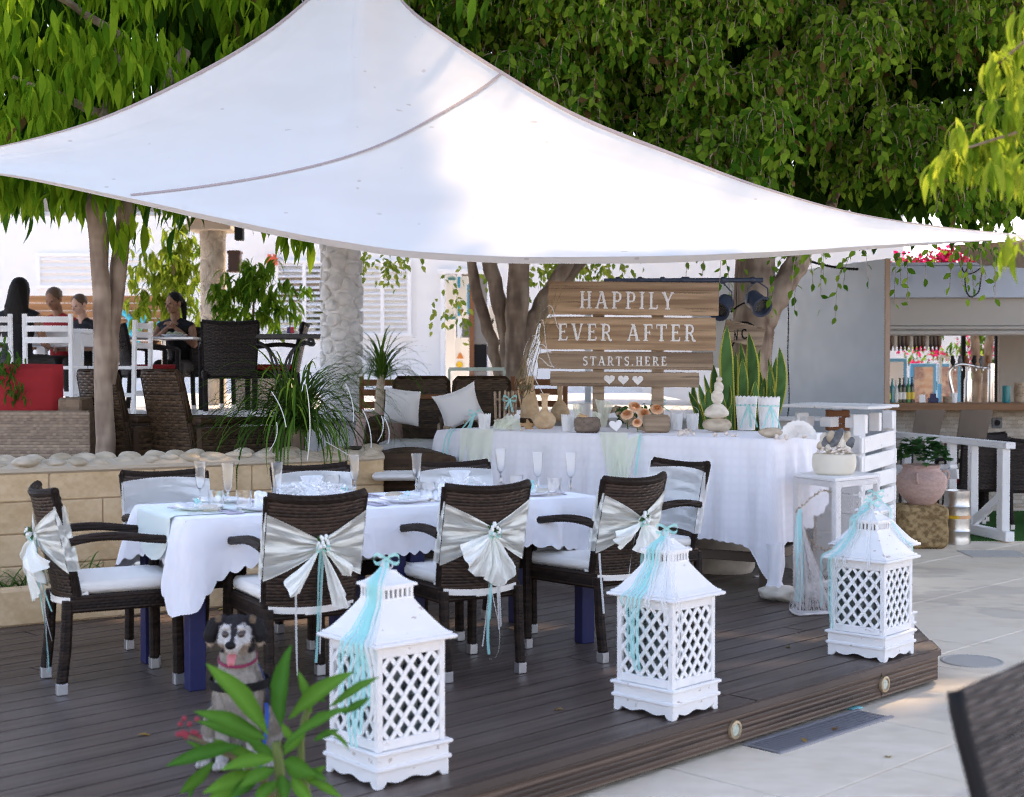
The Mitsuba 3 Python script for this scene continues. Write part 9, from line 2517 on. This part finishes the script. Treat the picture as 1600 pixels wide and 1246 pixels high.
# ------------------------------------------------------------------ dark chair cut off at the lower right
k = thing('foreground_chair', 'out of focus dark woven chair back cut off at the lower right corner', 'chair')
d = 2.72
TL, TR, BL = px(1527, 1076, 2.66), px(1631, 1024, 2.88), px(1578, 1282, 2.60)
def fcb(off):
    nn = nrm(np.cross(TR - TL, BL - TL))
    def g(u, v):
        q = TL + (TR - TL) * (u * 3.4)[..., None] + (BL - TL) * (v * 1.9)[..., None]
        return q + nn * (off + 0.05 * (u * 2 - 1) ** 2)[..., None] if np.ndim(u) else q
    return g
part(k, 'back', slab(fcb(0.008), fcb(-0.008), 14, 10), 'm_core')
for off, fl in ((0.012, 1.0), (-0.012, -1.0)):
    m, col = weave(fcb(off), 0.55, 0.5, 0.0125, 0.03, 0.002, (0.012, 0.010, 0.010), (0.075, 0.062, 0.055), 4, fl)
    part(k, 'back_weave', m, 'm_strand', smooth=True, color=col)
pth = np.array([fcb(0.0)(np.array([u]), np.array([v]))[0] for u, v in [(0, 1), (0, 0.6), (0, 0.3), (0, 0.08), (0.005, 0.0)]])
part(k, 'side_edge', tube(smooth_path(pth, 14), 0.018, 8), 'm_black', smooth=True)
bs = (TL + TR * 0) + (TR - TL) * 1.7; bs[2] = GZ
for du in (0.0, 3.4):
    q = TL + (TR - TL) * du + (BL - TL) * 1.9
    part(k, 'leg', beam(q, [q[0] + 0.05, q[1] - 0.05, GZ], 0.045, 0.045, up=(1, 0, 0)), 'm_wicker_black')
q = TL + (TR - TL) * 1.7 + (BL - TL) * 1.75
nn = nrm(np.cross(TR - TL, BL - TL)); nn = nn if nn[1] < 0 or nn[0] > 0 else -nn
sd_ = nrm((TR - TL) * [1, 1, 0]); fw = np.array([sd_[1], -sd_[0], 0])
part(k, 'seat', beam(q + fw * 0.02, q + fw * 0.48, 0.5, 0.06), 'm_wicker_black')
for s in (-1, 1):
    e = q + fw * 0.45 + sd_ * 0.22 * s; part(k, 'leg', beam(e, [e[0], e[1], GZ], 0.045, 0.045, up=(1, 0, 0)), 'm_wicker_black')

# small litter
c = gp(1336, 1110, GZ)
one('aqua_tape_scrap', 'scrap of aqua tape on the paving under the deck edge by the drain', 'tape', xf(box(0.075, 0.05, 0.006, b=0.002), c + [0, 0.02, 0.006], rz=0.7), solid('m_tape', (0.25, 0.62, 0.66), 0.5))
rg = np.random.default_rng(17)
fl = leaf(1.0, 0.4, 5, 0.3, 0.5)
for i, (x, y, z, lab) in enumerate(((1252, 1155, GZ + 0.012, 'on the left part of the drain grate'), (1312, 1139, GZ + 0.012, 'on the right part of the drain grate'), (1230, 1012, 0.003, 'on the deck left of the right lantern'), (880, 1110, 0.003, 'on the deck left of the middle lantern'), (1500, 1150, GZ + 0.003, 'on the paving by the foreground chair'), (1390, 1185, GZ + 0.003, 'on the paving below the drain'), (215, 1150, 0.003, 'on the deck at the lower left'), (140, 965, 0.003, 'on the deck by the planter kerb'), (352, 952, 0.003, 'on the deck under the dining table'))):
    m = app(fl, mat4(gp(x, y, z) + [0, 0, 0.004], rz=rg.uniform(0, 6), s=rg.uniform(0.05, 0.085)))
    one('fallen_leaf', f'dry curled leaf lying {lab}', 'leaf', m, 'm_leaf_stiff', smooth=True, color=np.tile([(0.32, 0.20, 0.06), (0.22, 0.12, 0.04), (0.38, 0.30, 0.08)][i % 3], (len(fl.vertices), 1)))

# ------------------------------------------------------------------ tall tree added unseen above the frame to shade the terrace
k = thing('added_shade_tree', 'tall tree added out of view, its high crown shaped to shade the terrace', 'tree')
part(k, 'trunk', limb([[2.28, 13.3, GZ], [2.26, 13.3, 2.0], [2.3, 13.4, 4.0], [2.6, 13.5, 6.0], [3.0, 13.6, 7.2]], 0.2, 0.12, seed=91), 'm_bark', smooth=True)
for i, pts in enumerate(([[2.4, 13.4, 5.0], [4.0, 13.0, 6.6], [6.8, 12.0, 7.1]], [[2.5, 13.5, 5.4], [0.8, 15.0, 6.6], [-2.5, 16.6, 7.2]], [[2.7, 13.5, 6.2], [5.0, 15.2, 6.9], [7.5, 16.5, 7.2]])):
    part(k, 'branch', limb(pts, 0.1, 0.04, 8, 14, seed=92 + i), 'm_bark', smooth=True)
SH = SUN / SUN[2]
HOLE = sg.Polygon([(0.45, 12.5), (0.6, 12.2), (1.66, 11.6), (2.05, 11.25), (1.8, 10.98), (2.4, 11.0), (3.6, 11.05), (4.4, 11.17), (5.7, 11.28), (5.7, 11.34), (4.81, 11.43), (4.24, 11.56), (3.61, 11.70), (2.84, 11.83), (1.5, 12.35), (0.7, 12.9)])  # gap shaped so that sun falls on the sail
CAN = so.unary_union([sg.box(-1.2, 8.7, 11, 12.15), sg.box(2.3, 12.0, 11, 14.8), sg.box(-6, 14.6, 11, 18.7), sg.box(1.2, 6.2, 3.0, 8.8), sg.box(2.8, 5.6, 5.0, 6.9)]).difference(so.unary_union([HOLE, sg.box(3.1, 6.9, 4.5, 8.1)]))  # crown outline laid out for the shade it throws
rg = np.random.default_rng(95)
P = np.stack([rg.uniform(-6, 11.5, 70000), rg.uniform(5.8, 20.2, 70000), rg.uniform(6.6, 7.8, 70000)], 1)
Q = P[:, :2] - (P[:, 2:] - 7.0) * SH[:2]
P = P[shapely.contains_xy(CAN.buffer(0.02), Q[:, 0], Q[:, 1])]
az = rg.uniform(0, 2 * PI, len(P))
big = rg.uniform(0.30, 0.55, len(P)) * np.where(shapely.distance(shapely.points(Q[shapely.contains_xy(CAN.buffer(0.02), Q[:, 0], Q[:, 1])]), HOLE) < 0.32, 0.33, 1)
mesh, col = leaves(leaf(1.0, 0.5, 2, 0.2, 0.3), P, np.stack([np.cos(az), np.sin(az), -0.4 + 0 * az], 1), np.stack([0.4 * rg.normal(size=len(P)), 0.4 * rg.normal(size=len(P)), 1 + 0 * az], 1), big, (0.03, 0.08, 0.012), (0.08, 0.17, 0.02), 0, 96)
part(k, 'crown', mesh, 'm_leaf_stiff', smooth=True, color=col, kind='stuff')
